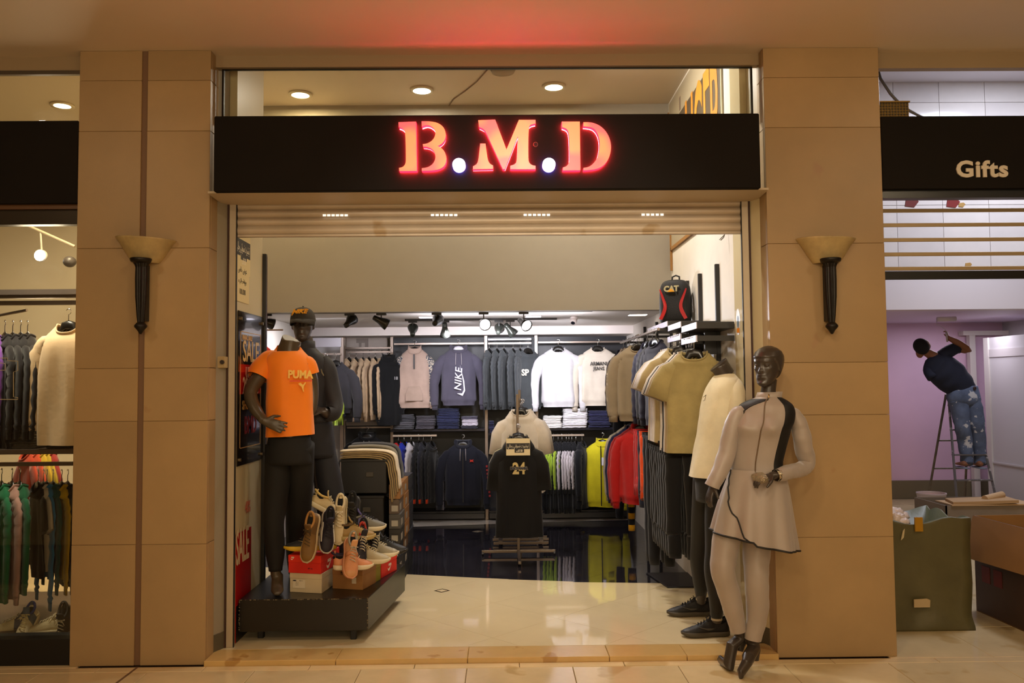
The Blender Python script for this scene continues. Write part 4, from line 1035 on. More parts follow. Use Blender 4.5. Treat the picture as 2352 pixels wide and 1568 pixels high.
    text('PUMA', .068, PR, md, 'chest_print', t, bold=.003, sx=.84, depth=.006)
    MB().box((o_.x - .065, o_.y - .006, o_.z - .042), (o_.x + .075, o_.y + .002, o_.z - .036), rz=.25).build('print_line', M('d82a08', .5), t)
    cat_ = [(-.022, .012), (-.01, .018), (.004, .006), (.018, .022), (.02, .016), (.01, -.002), (.008, -.02), (.012, -.034), (.006, -.032), (.0, -.014), (-.004, -.004), (-.014, .002)]
    m2 = face_m(o_ + Vector((.012, .0, -.070)), xd, (0, 0, 1))
    MB().prism(cat_, lambda u, v, d: m2 @ Vector((u * 1.1, v * 1.1, d)), -.003, .004).build('chest_logo', PR, t)
    return t
orange()
# ---------------- male mannequin with cap
def male():
    Y = .94
    t = thing('mannequin', 'dark male mannequin in black cap and black tracksuit behind the orange tee', 'mannequin', (aty(715, 1200, Y).x, Y, PZ))
    hc = aty(696, 748, Y); parts = [head_mesh(hc, rot3(.12, -.05, 0), 1.0, hairline=False)]
    parts.append(plimb([(698, 775, 20), (700, 800, 22), (702, 820, 28)], Y))
    m_ = MB(); m_.rings(subdiv_rings(prings([(815, 670, 740, .07), (850, 660, 748, .1), (920, 668, 745, .09), (985, 665, 750, .1), (1040, 668, 755, .11)], Y))); parts.append(m_)
    parts.append(plimb([(742, 828, 16), (756, 880, 15), (768, 930, 13, -.02), (758, 952, 12, -.08), (740, 942, 10, -.13)], Y))
    parts += hand(aty(743, 943, Y - .13), (-1, -.15, .25), (.1, .6, -1), (0, -1, .4), .9, .7)
    parts.append(plimb([(690, 1040, 26), (688, 1150, 22), (688, 1240, 18), (690, 1310, 12)], Y)); parts.append(plimb([(738, 1040, 26), (748, 1150, 22), (752, 1240, 18), (752, 1310, 12)], Y))
    for px in (690, 752):
        a = aty(px, 1300, Y); parts.append(MB().tube([Vector((a.x, Y + .06, PZ + .05)), Vector((a.x, Y, PZ + .05)), Vector((a.x, Y - .12, PZ + .03)), Vector((a.x, Y - .18, PZ + .02))], [(.035, .035), (.045, .04), (.028, .045), (.014, .03)], 12, up=(0, 0, 1)))
    weld_remesh(parts, 'body', MANQ, t, .0065, 3)
    TR = M('17151a', .7, noise_amt=.05, bump=.15, bscale=30, sheen=.08, name='black tracksuit')
    R = subdiv_rings(prings([(800, 676, 726, .07), (808, 668, 734, .085), (818, 658, 746, .10), (835, 650, 754, .115), (870, 652, 757, .125), (920, 660, 756, .12), (955, 664, 760, .12), (966, 664, 762, .12), (972, 668, 758, .11), (980, 668, 758, .11)], Y, 60), 3)
    MB().rings(wrinkle(R, .006, ph=7), False, False).build('jacket', TR, t, smooth=True)
    c0 = prings([(812, 674, 726, .075), (795, 672, 724, .07), (783, 671, 723, .068), (783, 676, 719, .06), (800, 676, 719, .06)], Y, 30); MB().rings(c0, False, False).build('stand_collar', TR, t, smooth=True)
    P, Rr = dense(*pl([(738, 824, 17), (750, 850, 23), (759, 890, 22), (768, 925, 20, -.02), (764, 948, 19, -.07), (750, 948, 15, -.11)], Y), 5); MB().tube(P, Rr, 20, False, up=(0, 1, 0)).build('sleeve', TR, t, smooth=True)
    P, Rr = dense(*pl([(668, 824, 17), (656, 850, 22), (648, 890, 20), (648, 940, 18)], Y), 5); MB().tube(P, Rr, 20, False, up=(0, 1, 0)).build('sleeve', TR, t, smooth=True)
    PT = M('141319', .75, noise_amt=.05, bump=.15, bscale=30, name='black track trousers')
    hp = subdiv_rings(prings([(966, 664, 762, .115), (1010, 662, 768, .125), (1050, 662, 772, .12)], Y), 3); MB().rings(hp).build('trouser_seat', PT, t, smooth=True)
    for L_ in ([(690, 1035, 28), (688, 1100, 28), (684, 1180, 27), (682, 1260, 24), (684, 1315, 20)], [(742, 1035, 28), (754, 1100, 30), (764, 1160, 29), (768, 1240, 27), (765, 1315, 22)]):
        P, Rr = dense(*pl(L_, Y), 5); MB().tube(P, Rr, 20, up=(0, 1, 0)).build('trouser_leg', PT, t, smooth=True)
    # cap
    CAP = M('2c261d', .85, bump=.2, bscale=200, name='black cotton cap'); cc = aty(696, 735, Y)
    rows = []
    for k in range(9):
        a = k / 8 * PI / 2; rows.append([cc + Vector((.087 * max(0, math.cos(a)) ** .8 * math.cos(2 * PI * j / 40), .108 * max(0, math.cos(a)) ** .8 * math.sin(2 * PI * j / 40), .095 * math.sin(a) - .004)) for j in range(40)])
    rows[-1] = [cc + Vector((.004 * math.cos(2 * PI * j / 40), .004 * math.sin(2 * PI * j / 40), .092)) for j in range(40)]
    cap = MB().rings(rows, False, True).build('cap', CAP, t, smooth=True)
    br = []
    for k, (yy, zz) in enumerate(((0., .004), (.035, .0), (.06, -.012), (.075, -.026))):
        br.append([cc + Vector((.084 * (1 - k * .03) * math.cos(PI + PI * j / 16) * (1 - .0 * k), (.100 + yy) * math.sin(PI + PI * j / 16) * 1.0 - .0, -.004 + zz - .028 * abs(math.cos(PI * j / 16)) ** 2 * (1 if k else 0) * .4)) for j in range(17)])
    bm_ = MB(); bm_.rings(br, False, False, closed=False); bo = bm_.build('peak', CAP, cap, smooth=True); sdf = bo.modifiers.new('s', 'SOLIDIFY'); sdf.thickness = .004
    bpy.data.objects[bo.name].location = (0, 0, 0)
    MB().ell(cc + Vector((0, 0, .094)), .006, 8, 6).build('button', CAP, cap, smooth=True)
    G = M('e09a20', .45, name='gold lettering')
    mt_ = face_m(cc + Vector((-.004, -.094, .052)), (1, 0, 0), (0, .38, 1))
    text('NIKE', .044, G, mt_, 'lettering', cap, bold=.0015, sx=1.05, shear=.35, depth=.004)
    MB().prism([(-.052, -.028), (-.044, -.012), (-.038, .002), (.05, .024), (-.034, -.008), (-.046, -.03)], lambda u, v, d: mt_ @ Vector((u, v, d)), -.001, .003).build('swoosh', G, cap)
    # marks on the jacket
    a = aty(724, 850, Y - .145)
    MB().box((a.x - .012, a.y - .002, a.z - .045), (a.x + .008, a.y, a.z + .045)).build('chest_patch', M('8a8060', .6), t)
    MB().box((a.x + .004, a.y - .003, a.z - .062), (a.x + .02, a.y - .0, a.z - .056)).build('chest_patch', M('c02010', .6), t)
    b = aty(741, 855, Y - .13); MB().prism([(-.012, .02), (-.008, .024), (.0, .0), (.012, -.02), (.006, -.024), (-.006, -.004)], lambda u, v, d: b + Vector((u, d, v)), -.004, 0).build('chest_logo', M('7a7050', .5), t)
    return t
male()
# ================================================================ PLATFORM, SHOE BOXES, SHOES
pf = thing('display_platform', 'low black scuffed display platform on legs left inside the doorway', 'platform', (-1.25, .6, 0))
pa, pb, pcn = aty(549, 1369, .3), aty(845, 1370, .3), atz(907, 1316, PZ)
dirr = Vector((pcn.x - pb.x, pcn.y - pb.y, 0)); back = 1.30
xr = pb.x + dirr.x / dirr.y * (back - .3)
PLM = M('14110d', .30, noise_amt=.2, nscale=3, name='black painted board'); CHIP = M('86785c', .8, name='chipped edge')
f_ = lambda u, v, d: Vector((u, v, d))
MB().prism([(pa.x, .3), (pb.x, .3), (xr, back), (pa.x - .0, back)], f_, .10, PZ).build('board', PLM, pf, bevel=.003)
for (x, y) in ((aty(598, 1460, .4).x, .42), (aty(812, 1460, .36).x, .37), (-.9, 1.1), (-1.5, 1.1)):
    MB().box((x - .018, y - .018, .03), (x + .018, y + .018, .10)).build('leg', BLACK, pf, bevel=.003)
ch = MB()
for k in range(70):
    u = random.random() ** .8; w_ = random.uniform(.002, .012); x = pa.x + (pb.x - pa.x) * u
    h_ = random.uniform(.001, .004); ch.box((x, .2985, PZ - h_ - .001), (min(x + w_, pb.x), .2995, PZ + .0003))
for k in range(26):
    z = random.uniform(.105, PZ); ch.box((pb.x - random.uniform(.002, .006), .2985, z), (pb.x + .0004, .2995, z + random.uniform(.002, .008)))
    z = random.uniform(.105, PZ); ch.box((pa.x - .0004, .2985, z), (pa.x + random.uniform(.002, .006), .2995, z + random.uniform(.002, .008)))
ch.build('chipped_paint', CHIP, pf)['kind'] = 'stuff'
def boxq(px0, py0, px1, py1, px2, py2, z0=PZ, depth=None, zt=None):
    a, b, c = atz(px0, py0, z0), atz(px1, py1, z0), atz(px2, py2, z0)
    d = Vector((c.x - b.x, c.y - b.y)); d = d / d.length * (depth or d.length)
    return [(a.x, a.y), (b.x, b.y), (b.x + d.x, b.y + d.y), (a.x + d.x, a.y + d.y)]
P = boxq(665, 1359, 739, 1363, 761, 1347, depth=.31)
wb = shoebox('white shoe box under the red box, at the platform front', P, PZ, .122, 'cdbb98')
a = aty(672, 1330, .3)
def onface(P, u, v0, z, w, h, mat, name, par, dd=.0015):   # a flat print on the front face (P0-P1)
    A = Vector((*P[0], 0)); B = Vector((*P[1], 0)); x = (B - A).normalized(); nrm = Vector((x.y, -x.x, 0)); o = A.lerp(B, u) + nrm * dd
    return MB().prism([(-w / 2, -h / 2), (w / 2, -h / 2), (w / 2, h / 2), (-w / 2, h / 2)], lambda q, r, d: o + x * q + nrm * d + Vector((0, 0, z + r)), -.0012, .0005).build(name, mat, par)
def face_text(P, i, u, z, s, size, mat, par, **k):
    A = Vector((*P[i], 0)); B = Vector((*P[(i + 1) % 4], 0)); x = (B - A).normalized(); nrm = Vector((x.y, -x.x, 0)); o = A.lerp(B, u) + nrm * .002; o.z = z
    return text(s, size, mat, face_m(o, x, (0, 0, 1)), 'lettering', par, depth=.0005, **k)
INK = M('1b1a2a', .7, name='ink')
onface(P, .30, 0, PZ + .055, .085, .055, M('ddd0b4', .6), 'sticker', wb)
face_text(P, 0, .16, PZ + .074, 'NIKE', .010, INK, wb, bold=.0008); face_text(P, 0, .36, PZ + .074, 'SIZE 41', .008, INK, wb)
for k in range(3): face_text(P, 0, .24, PZ + .064 - .009 * k, ['AIR  44', 'CM 26.5', 'UK 7.5'][k], .006, INK, wb)
P2 = [(x - .008, y - .008) for x, y in P]; P2 = [(P2[0][0] - .0, P2[0][1]), (P2[1][0] + .003, P2[1][1]), (P2[2][0] + .02, P2[2][1] + .01), (P2[3][0], P2[3][1] + .01)]
rb = shoebox('red shoe box with white logo, resting on the white box', P2, PZ + .123, .112, 'd22312', 'dd2d17', .045)
WHT = M('e8dcc8', .5, name='white print')
def swoosh_on(P, i, u, z, s, par, size=.03):
    A = Vector((*P[i], 0)); B = Vector((*P[(i + 1) % 4], 0)); x = (B - A).normalized(); nrm = Vector((x.y, -x.x, 0)); o = A.lerp(B, u); o.z = z
    poly = [(-1.1, -.1), (-1.0, -.6), (-.55, -.9), (-.1, -.75), (1.2, .55), (0, -.25), (-.55, -.45), (-.8, -.3)]
    MB().prism([(a_ * size, b_ * size) for a_, b_ in poly], lambda q, r, d: o + x * q + nrm * d + Vector((0, 0, r)), 0, .002).build('swoosh', WHT, par)
    o2 = o + nrm * .002 + Vector((0, 0, size * .55)); text('NIKE', size * .75, WHT, face_m(o2, x, (0, 0, 1)), 'lettering', par, depth=.0006, bold=.001, shear=.3)
swoosh_on(P2, 1, .42, PZ + .165, 1, rb, .034); swoosh_on(P2, 0, .14, PZ + .215, 1, rb, .011)
face_text(P2, 0, .68, PZ + .155, '44  no', .013, INK, rb, shear=.2)
B1 = boxq(763, 1351, 833, 1355, 858, 1341, depth=.215)
bb = shoebox('brown cardboard shoe box with white sticker, beside the white box', B1, PZ, .125, '9a6c3a', '97693a')
onface(B1, .72, 0, PZ + .058, .030, .038, M('ccbfa4', .6), 'sticker', bb); face_text(B1, 0, .42, PZ + .105, 'SKECHERS', .013, M('4a3018', .7), bb, bold=.001); face_text(B1, 0, .42, PZ + .094, 'PERFORMANCE', .009, M('4a3018', .7), bb)
B2 = [B1[1], B1[2]]; a, b = atz(858, 1340, PZ), atz(875, 1330, PZ)
v = Vector((b.x - a.x, b.y - a.y)); nv = Vector((-.19, .0))
YB = [(a.x + nv.x, a.y + .003), (a.x, a.y + .003), (b.x, b.y), (b.x + nv.x, b.y)]
shoebox('narrow yellow green shoe box between the brown and the far red box', YB, PZ, .125, '8a7f16', '968a1c')
a, b = atz(876, 1328, PZ), atz(912, 1308, PZ); RB2 = [(a.x - .19, a.y + .004), (a.x, a.y + .004), (b.x, b.y), (b.x - .19, b.y)]
rb2 = shoebox('red shoe box with white logo at the platform rear right end', RB2, PZ, .125, 'd22312', 'dd2d17', .04)
swoosh_on(RB2, 1, .5, PZ + .05, 1, rb2, .028)
# extra boxes hidden under the shoe heap carry the rear shoes
RB3 = [(P[3][0] + .02, P[3][1] + .02), (RB2[0][0] - .01, P[3][1] + .02), (RB2[0][0] - .01, 1.2), (P[3][0] + .25, 1.2)]
shoebox('dark shoe box under the heap of shoes', RB3, PZ, .125, '1e1a16')
SH = [  # label, px, py, Y, rot, upper, sole, extras
 ('brown suede high shoe standing toe down on the red box', 716, 1236, .37, (1.30, .12, -.10), '7a5a2e', 'b8a27c', dict(lining='a87a40', lace='4a3a20', toe='7c5a26', high=.02, accent='6a4c26', L=.30)),
 ('navy running shoe standing toe down behind the brown one', 750, 1222, .47, (1.25, .10, .35), '1e1a28', 'b8ac9c', dict(lining='14121c', lace='1c1a24', accent='232033', swoosh='c8c0b0', high=.01)),
 ('cream white sneaker with thick white laces standing upright in the heap', 783, 1196, .58, (1.25, .05, .03), 'd2c098', 'c8b890', dict(lining='cdbf9c', lace='e6dcc2', accent='c6b48c', high=.015, L=.31)),
 ('beige crumpled shoe lying behind the brown and navy ones', 748, 1180, .72, (.55, .1, 1.9), 'bfa877', 'c8b890', dict(lining='c8aa60', lace='cdbf9c')),
 ('black boot standing upright at the back of the heap', 814, 1188, .68, (1.2, 0, .0), '1d1a15', '2a261e', dict(lining='0c0b0a', lace='2a2823', high=.03)),
 ('grey sneaker with purple side panel, toe to the right', 843, 1216, .66, (0, -.12, 1.75), '6a6658', 'c8bc9c', dict(accent='453a6a', lace='1a1820')),
 ('tan work shoe with black laces under the grey purple sneaker', 822, 1238, .56, (0, -.05, 1.85), '96783e', 'a89058', dict(lace='1a1814', lining='5a4424', high=.01)),
 ('black and white sneaker with yellow sole lying on the red box', 712, 1262, .52, (.0, .0, -1.45), '1c1a18', 'd0a820', dict(accent='b8a898', lace='14120f', swoosh='b09a60', L=.33)),
 ('salmon pink strap sneaker leaning toe down on the brown box', 802, 1285, .40, (.95, .15, .42), 'cc8a5e', 'c98c66', dict(lining='8a8472', lace='b8b09c', accent='d8a070', strap=True, toe='c89060')),
 ('salmon pink sneaker with white sole, toe to the right', 812, 1306, .47, (0, 0, 1.66), 'd08a5c', 'ddcfae', dict(lace='e0c8a0', lining='2c2030', accent='c87a54', L=.31)),
 ('black sneaker with red lining wedged behind the pink ones', 822, 1262, .56, (.9, .2, .5), '1a1620', 'c8c0ac', dict(lining='a03020', tab='8a1a14')),
 ('black low shoe standing upright beside the silver sneaker', 836, 1248, .66, (1.15, .0, .1), '0f0d0c', '161412', dict(lining='0b0a09', lace='15120f')),
 ('black shoe with white edge standing at the heap centre right', 857, 1252, .72, (1.1, .1, .25), '120f14', 'cfc3a6', dict(tab='8a1a1a')),
 ('silver grey sneaker with loose laces, toe to the right', 852, 1292, .55, (0, 0, 1.50), 'a89c7c', 'd0c4a2', dict(lace='c8b890', accent='94886a', lining='56503e')),
 ('grey sneaker with orange side, right of the heap', 872, 1277, .68, (0, -.04, 1.60), '8c8268', 'd8ccac', dict(accent='b4501c', lace='d0c4a4', lining='3a2018', toe='9a9074')),
 ('black suede shoe at the far right of the heap', 893, 1270, .80, (0, 0, 1.55), '12100e', '1a1714', dict(lace='1c1916')),
]
for lb, px, py, Y, rot, up, so, k in SH:
    if rot[0] == 0 and 'yellow sole' not in lb: k['L'] = .25 if 'tan' not in lb else .23
    shoe_at(lb, px, py, Y, rot, up, so, **{'L': .27, **k, 'group': 'shoes heaped on the shoe boxes'})
# ================================================================ SHOP INTERIOR
ALU = M('8a7c72', .35, .7, name='brushed upright'); PANEL = M('1d1c21', .45, name='dark panel'); SHELFM = M('24232c', .25, .3, name='dark shelf')
Yw = 5.36
wu = thing('wall_display_unit', 'dark panelled wall display with metal uprights, rails and shelves across the back', 'display unit', (0, 5.1, .03))
def zy(py, Y, px=1100): return aty(px, py, Y).z
def xx(px, Y, py=950): return aty(px, py, Y).x
zt, zbm = zy(771, 5.0), zy(1168, 4.95)
MB().box((xx(897, 5.3), 5.30, .12), (1.50, 5.36, zt)).build('back_panel', PANEL, wu)
MB().box((xx(897, 5.0), 4.98, zy(785, 5.0)), (1.50, 5.30, zt)).build('top_panel', M('3a3840', .4, name='grey fascia'), wu) if False else None
MB().box((xx(790, 5.2), 5.28, .12), (xx(897, 5.2), 5.32, zy(975, 5.2))).build('back_panel', PANEL, wu)
for px in (790, 900, 1117, 1233):
    x = xx(px, 5.0); MB().box((x - .018, 5.0, .03), (x + .018, 5.05, zt + .01)).build('upright', ALU, wu, bevel=.002)
    MB().box((x - .014, 5.05, .03), (x + .014, 5.3, .10)).build('upright', ALU, wu)
for a, b in ((905, 1112), (1122, 1228), (1238, 1475)):
    MB().box((xx(a, 4.95), 4.93, .05), (xx(b, 4.95), 4.99, .115)).build('plinth', M('1a1920', .3), wu, bevel=.004)
    MB().box((xx(a, 4.95), 4.99, .10), (xx(b, 4.95), 5.30, .13)).build('base_shelf', M('221f24', .3), wu)
for a, b in ((896, 1113), (1243, 1414)):
    z = zy(984, 4.88); MB().box((xx(a, 4.88), 4.88, z - .03), (xx(b, 4.88), 5.28, z)).build('shelf', SHELFM, wu, bevel=.004)
a_, b_ = 1122, 1165
for py in (995, 1028): MB().box((xx(1122, 4.88), 4.9, zy(py, 4.88) - .02), (xx(1228, 4.88), 5.28, zy(py, 4.88))).build('shelf', SHELFM, wu)
def rail(a, b, py, Y, mat=None, h=.022):
    z = zy(py, Y, (a + b) / 2); MB().box((xx(a, Y), Y - .008, z - h), (xx(b, Y), Y + .008, z)).build('rail', mat or ALU, wu, bevel=.002); return z
RZ = {}
RZ['A'] = rail(797, 898, 806, 4.9); rail(792, 900, 797, 5.0); rail(797, 898, 979, 4.95)
RZ['B'] = rail(905, 1113, 787, 4.92); RZ['C'] = rail(1122, 1222, 786, 4.85); rail(1122, 1222, 777, 4.95, M('b8b4bc', .4, .5)); RZ['D'] = rail(1237, 1450, 783, 4.92)
RZ['E'] = rail(902, 1003, 998, 4.86, M('b8a898', .4, .5)); RZ['F'] = rail(1250, 1341, 997, 4.86, M('b8a898', .4, .5))
# pale wall piece with grey mark over bay A
MB().box((xx(795, 5.25), 5.25, zy(975, 5.2)), (xx(890, 5.25), 5.28, zt)).build('pale_panel', M('b8aca2', .6), wu)
for q in ((818, 838, 775, 785), (824, 830, 785, 800), (838, 846, 775, 800)):
    MB().box((xx(q[0], 5.24), 5.244, zy(q[3], 5.24)), (xx(q[1], 5.24), 5.2495, zy(q[2], 5.24))).build('grey_mark', M('8c8078', .6), wu)
for i in range(3):
    z0 = .135 + i * .115; tag(MB().box((xx(1001, 5.1), 5.06, z0), (xx(1019, 5.1), 5.26, z0 + .10)).build('carton', M('8c8698', .6), bevel=.003), ['lowest', 'middle', 'top'][i] + ' small pale carton stacked on the back wall base shelf', 'box', 'pale cartons on the base shelf')
def G(px, Y, zr, rz=0.): return (xx(px, Y), Y, zr)
BEIGE = fabric('c0a585'); HGREY = fabric('3e4143', n=.15); WHITE = fabric('c8c5c8'); CREAMF = fabric('ccc0b0')
# bay A: beige sweatshirts seen edge on
pos6 = ['leftmost', 'second from left', 'third from left', 'fourth from left', 'fifth from left', 'rightmost']
for i, px in enumerate((802, 818, 834, 848, 862, 877)):
    hang('%s of six beige sweatshirts on the back left rail' % pos6[i], 'hanger of the %s beige sweatshirt on the back left rail' % pos6[i], G(px, 4.9, RZ['A']), 1.38 + .05 * (i % 3), BEIGE, 'beige sweatshirts on the back left rail', 'hangers on the back left rail',
         L=.70 + .02 * (i % 2), sw=.16, bw=.18, d=.030, swid=.058, spread=-.02, sl=.60 + .03 * ((i + 1) % 2))
b = hang('black sweatshirt with small white chest logo, end of beige row', 'hanger of the black sweatshirt at the end of the beige row', G(893, 4.80, RZ['A']), .40, fabric('0f0f11'), L=.78, sw=.13, bw=.15, collar='zip', spread=-.02, d=.05, off=.07)
text('18', .05, M('c8c8c8', .6), Matrix.Translation((.06, -.085, -.24)) @ Matrix.Rotation(PI / 2, 4, 'X'), 'chest_logo', None).parent = b
# bay B
CAMO = M((.045, .05, .08), .85, spots=('c8bca8', 70., .5), name='camouflage print')
b = hang('beige half zip sweatshirt with camouflage sleeves, facing front on back wall', 'hanger with steel hooks holding the camouflage sleeve sweatshirt', G(953, 4.86, RZ['B'] + .01), 0., fabric('b39a8c'), L=.68, sw=.165, bw=.195, collar='zip', sleevemat=CAMO, cuff=fabric('b39a8c'), spread=.0, swid=.062, sl=.62, off=.075)
MB().box((-.008, -.090, -.23), (.008, -.072, -.06)).build('zip', M('15131c', .4), b, local=True)
MB().box((-.028, -.02, -.045), (.028, -.0, -.012)).build('neck_label', M('c82018', .6), b, local=True)
MB().prism([(-.10, -.60), (.10, -.60), (.10, -.52), (.065, -.43), (-.065, -.43), (-.10, -.52)], lambda u, v, d: Vector((u, d, v)), -.085, -.068).build('pocket', fabric('aa9284'), b, local=True, bevel=.004)
b = hang('grey hoodie with big white sideways lettering and swoosh on the back wall', 'white plastic hanger of the grey lettered hoodie', G(1054, 4.84, RZ['B'] + .01), .04, fabric('4e4a58'), L=.66, sw=.18, bw=.20, collar='hood', spread=.06, swid=.07, sl=.64, hmat=M('d8d4e0', .3), off=.07)
o_ = Matrix.Translation((.0, -.088, -.36)) @ Matrix.Rotation(PI / 2, 4, 'X') @ Matrix.Rotation(PI / 2 - .06, 4, 'Z')
t_ = text('NIKE', .115, M('e4e0f0', .5), o_, 'chest_print', None, bold=.001, shear=.2, sx=1.05); t_.parent = b
MB().prism([(-.02, -.16), (.045, -.19), (.075, -.13), (.065, -.02), (.015, .17), (.05, -.02), (.058, -.12), (.04, -.16)], lambda u, v, d: Vector((u, d, -.36 + v)), -.090, -.084).build('swoosh', M('e4e0f0', .5), b, local=True)
# bay C: grey sweatshirts angled
for i, px in enumerate((1125, 1143, 1159, 1180, 1196, 1214)):
    g = hang('%s of six heather grey sweatshirts on the back centre rail' % pos6[i], 'hanger of the %s grey sweatshirt, back centre rail' % pos6[i], G(px, 4.85, RZ['C']), 1.30 if i < 5 else .5, HGREY, 'grey sweatshirts on the back centre rail', 'hangers on the back centre rail', L=.68, sw=.17, bw=.19, spread=-.01, d=.032, swid=.062)
    if i == 5: text('SP', .10, WHT, Matrix.Translation((-.075, -.060, -.26)) @ Matrix.Rotation(PI / 2, 4, 'X'), 'chest_print', None, bold=.003).parent = g
# bay D
b = hang('plain white crew sweatshirt facing front on the back wall', 'hanger of the plain white sweatshirt', G(1284, 4.86, RZ['D'] + .01), .02, WHITE, L=.68, sw=.19, bw=.20, spread=.05, sl=.66, off=.085)
b = hang('cream sweatshirt with black block lettering, facing front on the back wall', 'hanger of the cream lettered sweatshirt', G(1375, 4.86, RZ['D'] + .01), -.02, CREAMF, L=.67, sw=.19, bw=.20, spread=.05, sl=.66, off=.085)
for k, s_ in enumerate(('ARMANI', 'JEANS')): text(s_, .062 - .006 * k, M('2a2626', .7), Matrix.Translation((0, -.088, -.185 - .055 * k)) @ Matrix.Rotation(PI / 2, 4, 'X'), 'chest_print', None, sx=.85, bold=.001).parent = b
# folded stacks
shz = zy(984, 4.88)
stack(902, 951, 984, 952, 4.86, .28, 4, ['4a4a50', '55535a', '3c3c42', '46464c'], '# folded grey sweater in the far left shelf stack', 'folded stack far left on the shelf', Z0=shz)
stack(955, 999, 984, 955, 4.86, .28, 4, ['4c4850', '423e46', '504c54', '403c42'], '# folded grey sweater in the second shelf stack from the left', 'second folded stack on the shelf', Z0=shz)
stack(1004, 1055, 984, 938, 4.86, .28, 6, ['262a48', '20243f', '2c3050', '232748'], '# folded navy sweater in the tall stack under the grey hoodie', 'folded navy stack on the shelf', Z0=shz)
stack(1060, 1098, 984, 956, 4.86, .28, 4, ['2e2c36', 'c8c0cc', 'b8b0bc', '4a4654'], '# folded mixed sweater right of the navy stack', 'folded mixed stack on the shelf', Z0=shz)
stack(1248, 1291, 984, 955, 4.86, .28, 5, ['d8d4d0', 'e0dcd8', 'cfcac6'], '# folded white trousers in the low white stack', 'folded white stack, left', Z0=shz, nm='folded_trousers', cat='folded trousers')
stack(1293, 1350, 984, 938, 4.86, .30, 8, ['e0dce0', 'd4d0d4', 'e6e2e4'], '# folded white trousers in the tall white stack', 'folded white stack, tall', Z0=shz, nm='folded_trousers', cat='folded trousers')
stack(1352, 1402, 984, 943, 4.86, .30, 7, ['252544', '20203c', '2c2c50'], '# folded dark blue jeans in the right shelf stack', 'folded jeans stack on the shelf', Z0=shz, nm='folded_jeans', cat='folded jeans')
stack(1124, 1136, 996, 966, 4.88, .25, 3, ['1c1c34', '242440'], '# folded navy garment behind the white tee stand', 'folded navy pile behind the stand', Z0=zy(995, 4.88))
# lower rails
for i, (px, c, s_, lb) in enumerate(((915, 'b01818', 'short', 'red tee at the left end of the low back rail'), (928, '1c2c9c', 'long', 'bright blue track top on the low back rail'), (944, 'c8c4cc', 'long', 'white track top with navy marks on the low back rail'),
                                (962, '1c1c20', 'long', 'black track top, first with orange cuffs, low back rail'), (972, '24242c', 'long', 'black track top, second with orange cuffs, low back rail'), (990, '1a1a1c', 'long', 'black track top at the right end of the low back rail'))):
    g = hang(lb, '%s clothes hanger on the low left rail of the back wall' % pos6[i], G(px, 4.86, RZ['E']), 1.40 - .06 * (i % 2), c, 'tops on the low back left rail', 'hangers on the low back left rail', sleeve=s_, sl=.6 if s_ == 'long' else .3, L=.68 + .07 * (i == 1), sw=.16, bw=.17, spread=-.01, d=.032, swid=.055, name='sports_jersey', cat='jersey', cuff=fabric('e0400c') if i > 2 else None)
    if i > 3: MB().tube([(.17, -.05, -.45), (.185, -.055, -.56), (.18, -.05, -.66)], [(.008, .02), (.010, .026), (.008, .016)], 8, up=(0, 1, 0)).build('orange_panel', fabric('e8480c'), g, smooth=True, local=True)
b = hang('dark navy zip hoodie with small red logo, low on the back wall', 'hanger of the dark navy zip hoodie', G(1063, 4.84, zy(1000, 4.84)), .02, fabric('1a1b26'), L=.70, sw=.185, bw=.205, collar='hood', spread=.05, sl=.68, swid=.068, off=.08)
MB().box((-.004, -.092, -.66), (.004, -.082, -.08)).build('zip', M('08080c', .4), b, local=True)
MB().prism([(-.022, .018), (-.010, .010), (.010, .010), (.022, .018), (.016, .0), (.022, -.018), (.010, -.010), (-.010, -.010), (-.022, -.018), (-.016, 0)], lambda u, v, d: Vector((.10 + u, d, -.19 + v)), -.088, -.082).build('chest_logo', M('d02818', .5), b, local=True)
for k in range(9): MB().box((.262 + .004 * k, -.062, -.27 - .042 * k), (.284 + .004 * k, -.056, -.245 - .042 * k)).build('sleeve_letter', M('8a1818', .6), b, local=True)
for i, px in enumerate((1256, 1264, 1271, 1281, 1290, 1300, 1306, 1313, 1322)):
    yl = i < 4; w9 = ['first', 'second', 'third', 'fourth', 'fifth', 'sixth', 'seventh', 'eighth', 'ninth'][i]
    g = hang('%s from left on the low right rail, black top with %s stripes' % (w9, 'lime' if yl else 'white'), 'hanger, %s from left on the low right back rail' % w9, G(px, 4.86, RZ['F']), 1.2, fabric('101014'), 'striped black tops on the low back rail', 'hangers on the low right back rail', sleeve='long', sl=.50, L=.80, sw=.13, bw=.14, spread=-.01, name='sports_jersey', cat='jersey', sleevemat=fabric('a4c038' if yl else 'c8c0c4'), d=.022, swid=.046, N=24, cuff=fabric('101014'))
    MB().tube([(-.12, -.045, -.14), (-.14, -.05, -.25), (-.12, -.05, -.36)], [(.01, .02), (.012, .03), (.008, .012)], 8, up=(0, 1, 0)).build('stripe', fabric('b4d040' if yl else 'd8d0d4'), g, smooth=True, local=True)
hang('black top at the right end of the low right back rail', 'hanger at the right end of the low right back rail', G(1336, 4.86, RZ['F']), 1.2, fabric('131318'), sleeve='long', L=.75, sw=.15, bw=.16, spread=-.02, name='sports_jersey', cat='jersey')
b = hang('bright yellow zip jacket with black zip, low on the back wall', 'black hanger of the bright yellow jacket', G(1383, 4.82, zy(997, 4.82)), -.35, fabric((.60, .52, .012)), L=.74, sw=.19, bw=.20, collar='zip', spread=.03, sl=.70, swid=.065, d=.07, name='jacket', cat='jacket', off=.09)
MB().box((-.005, -.098, -.72), (.005, -.086, -.04)).build('zip', M('0c0c10', .4), b, local=True)
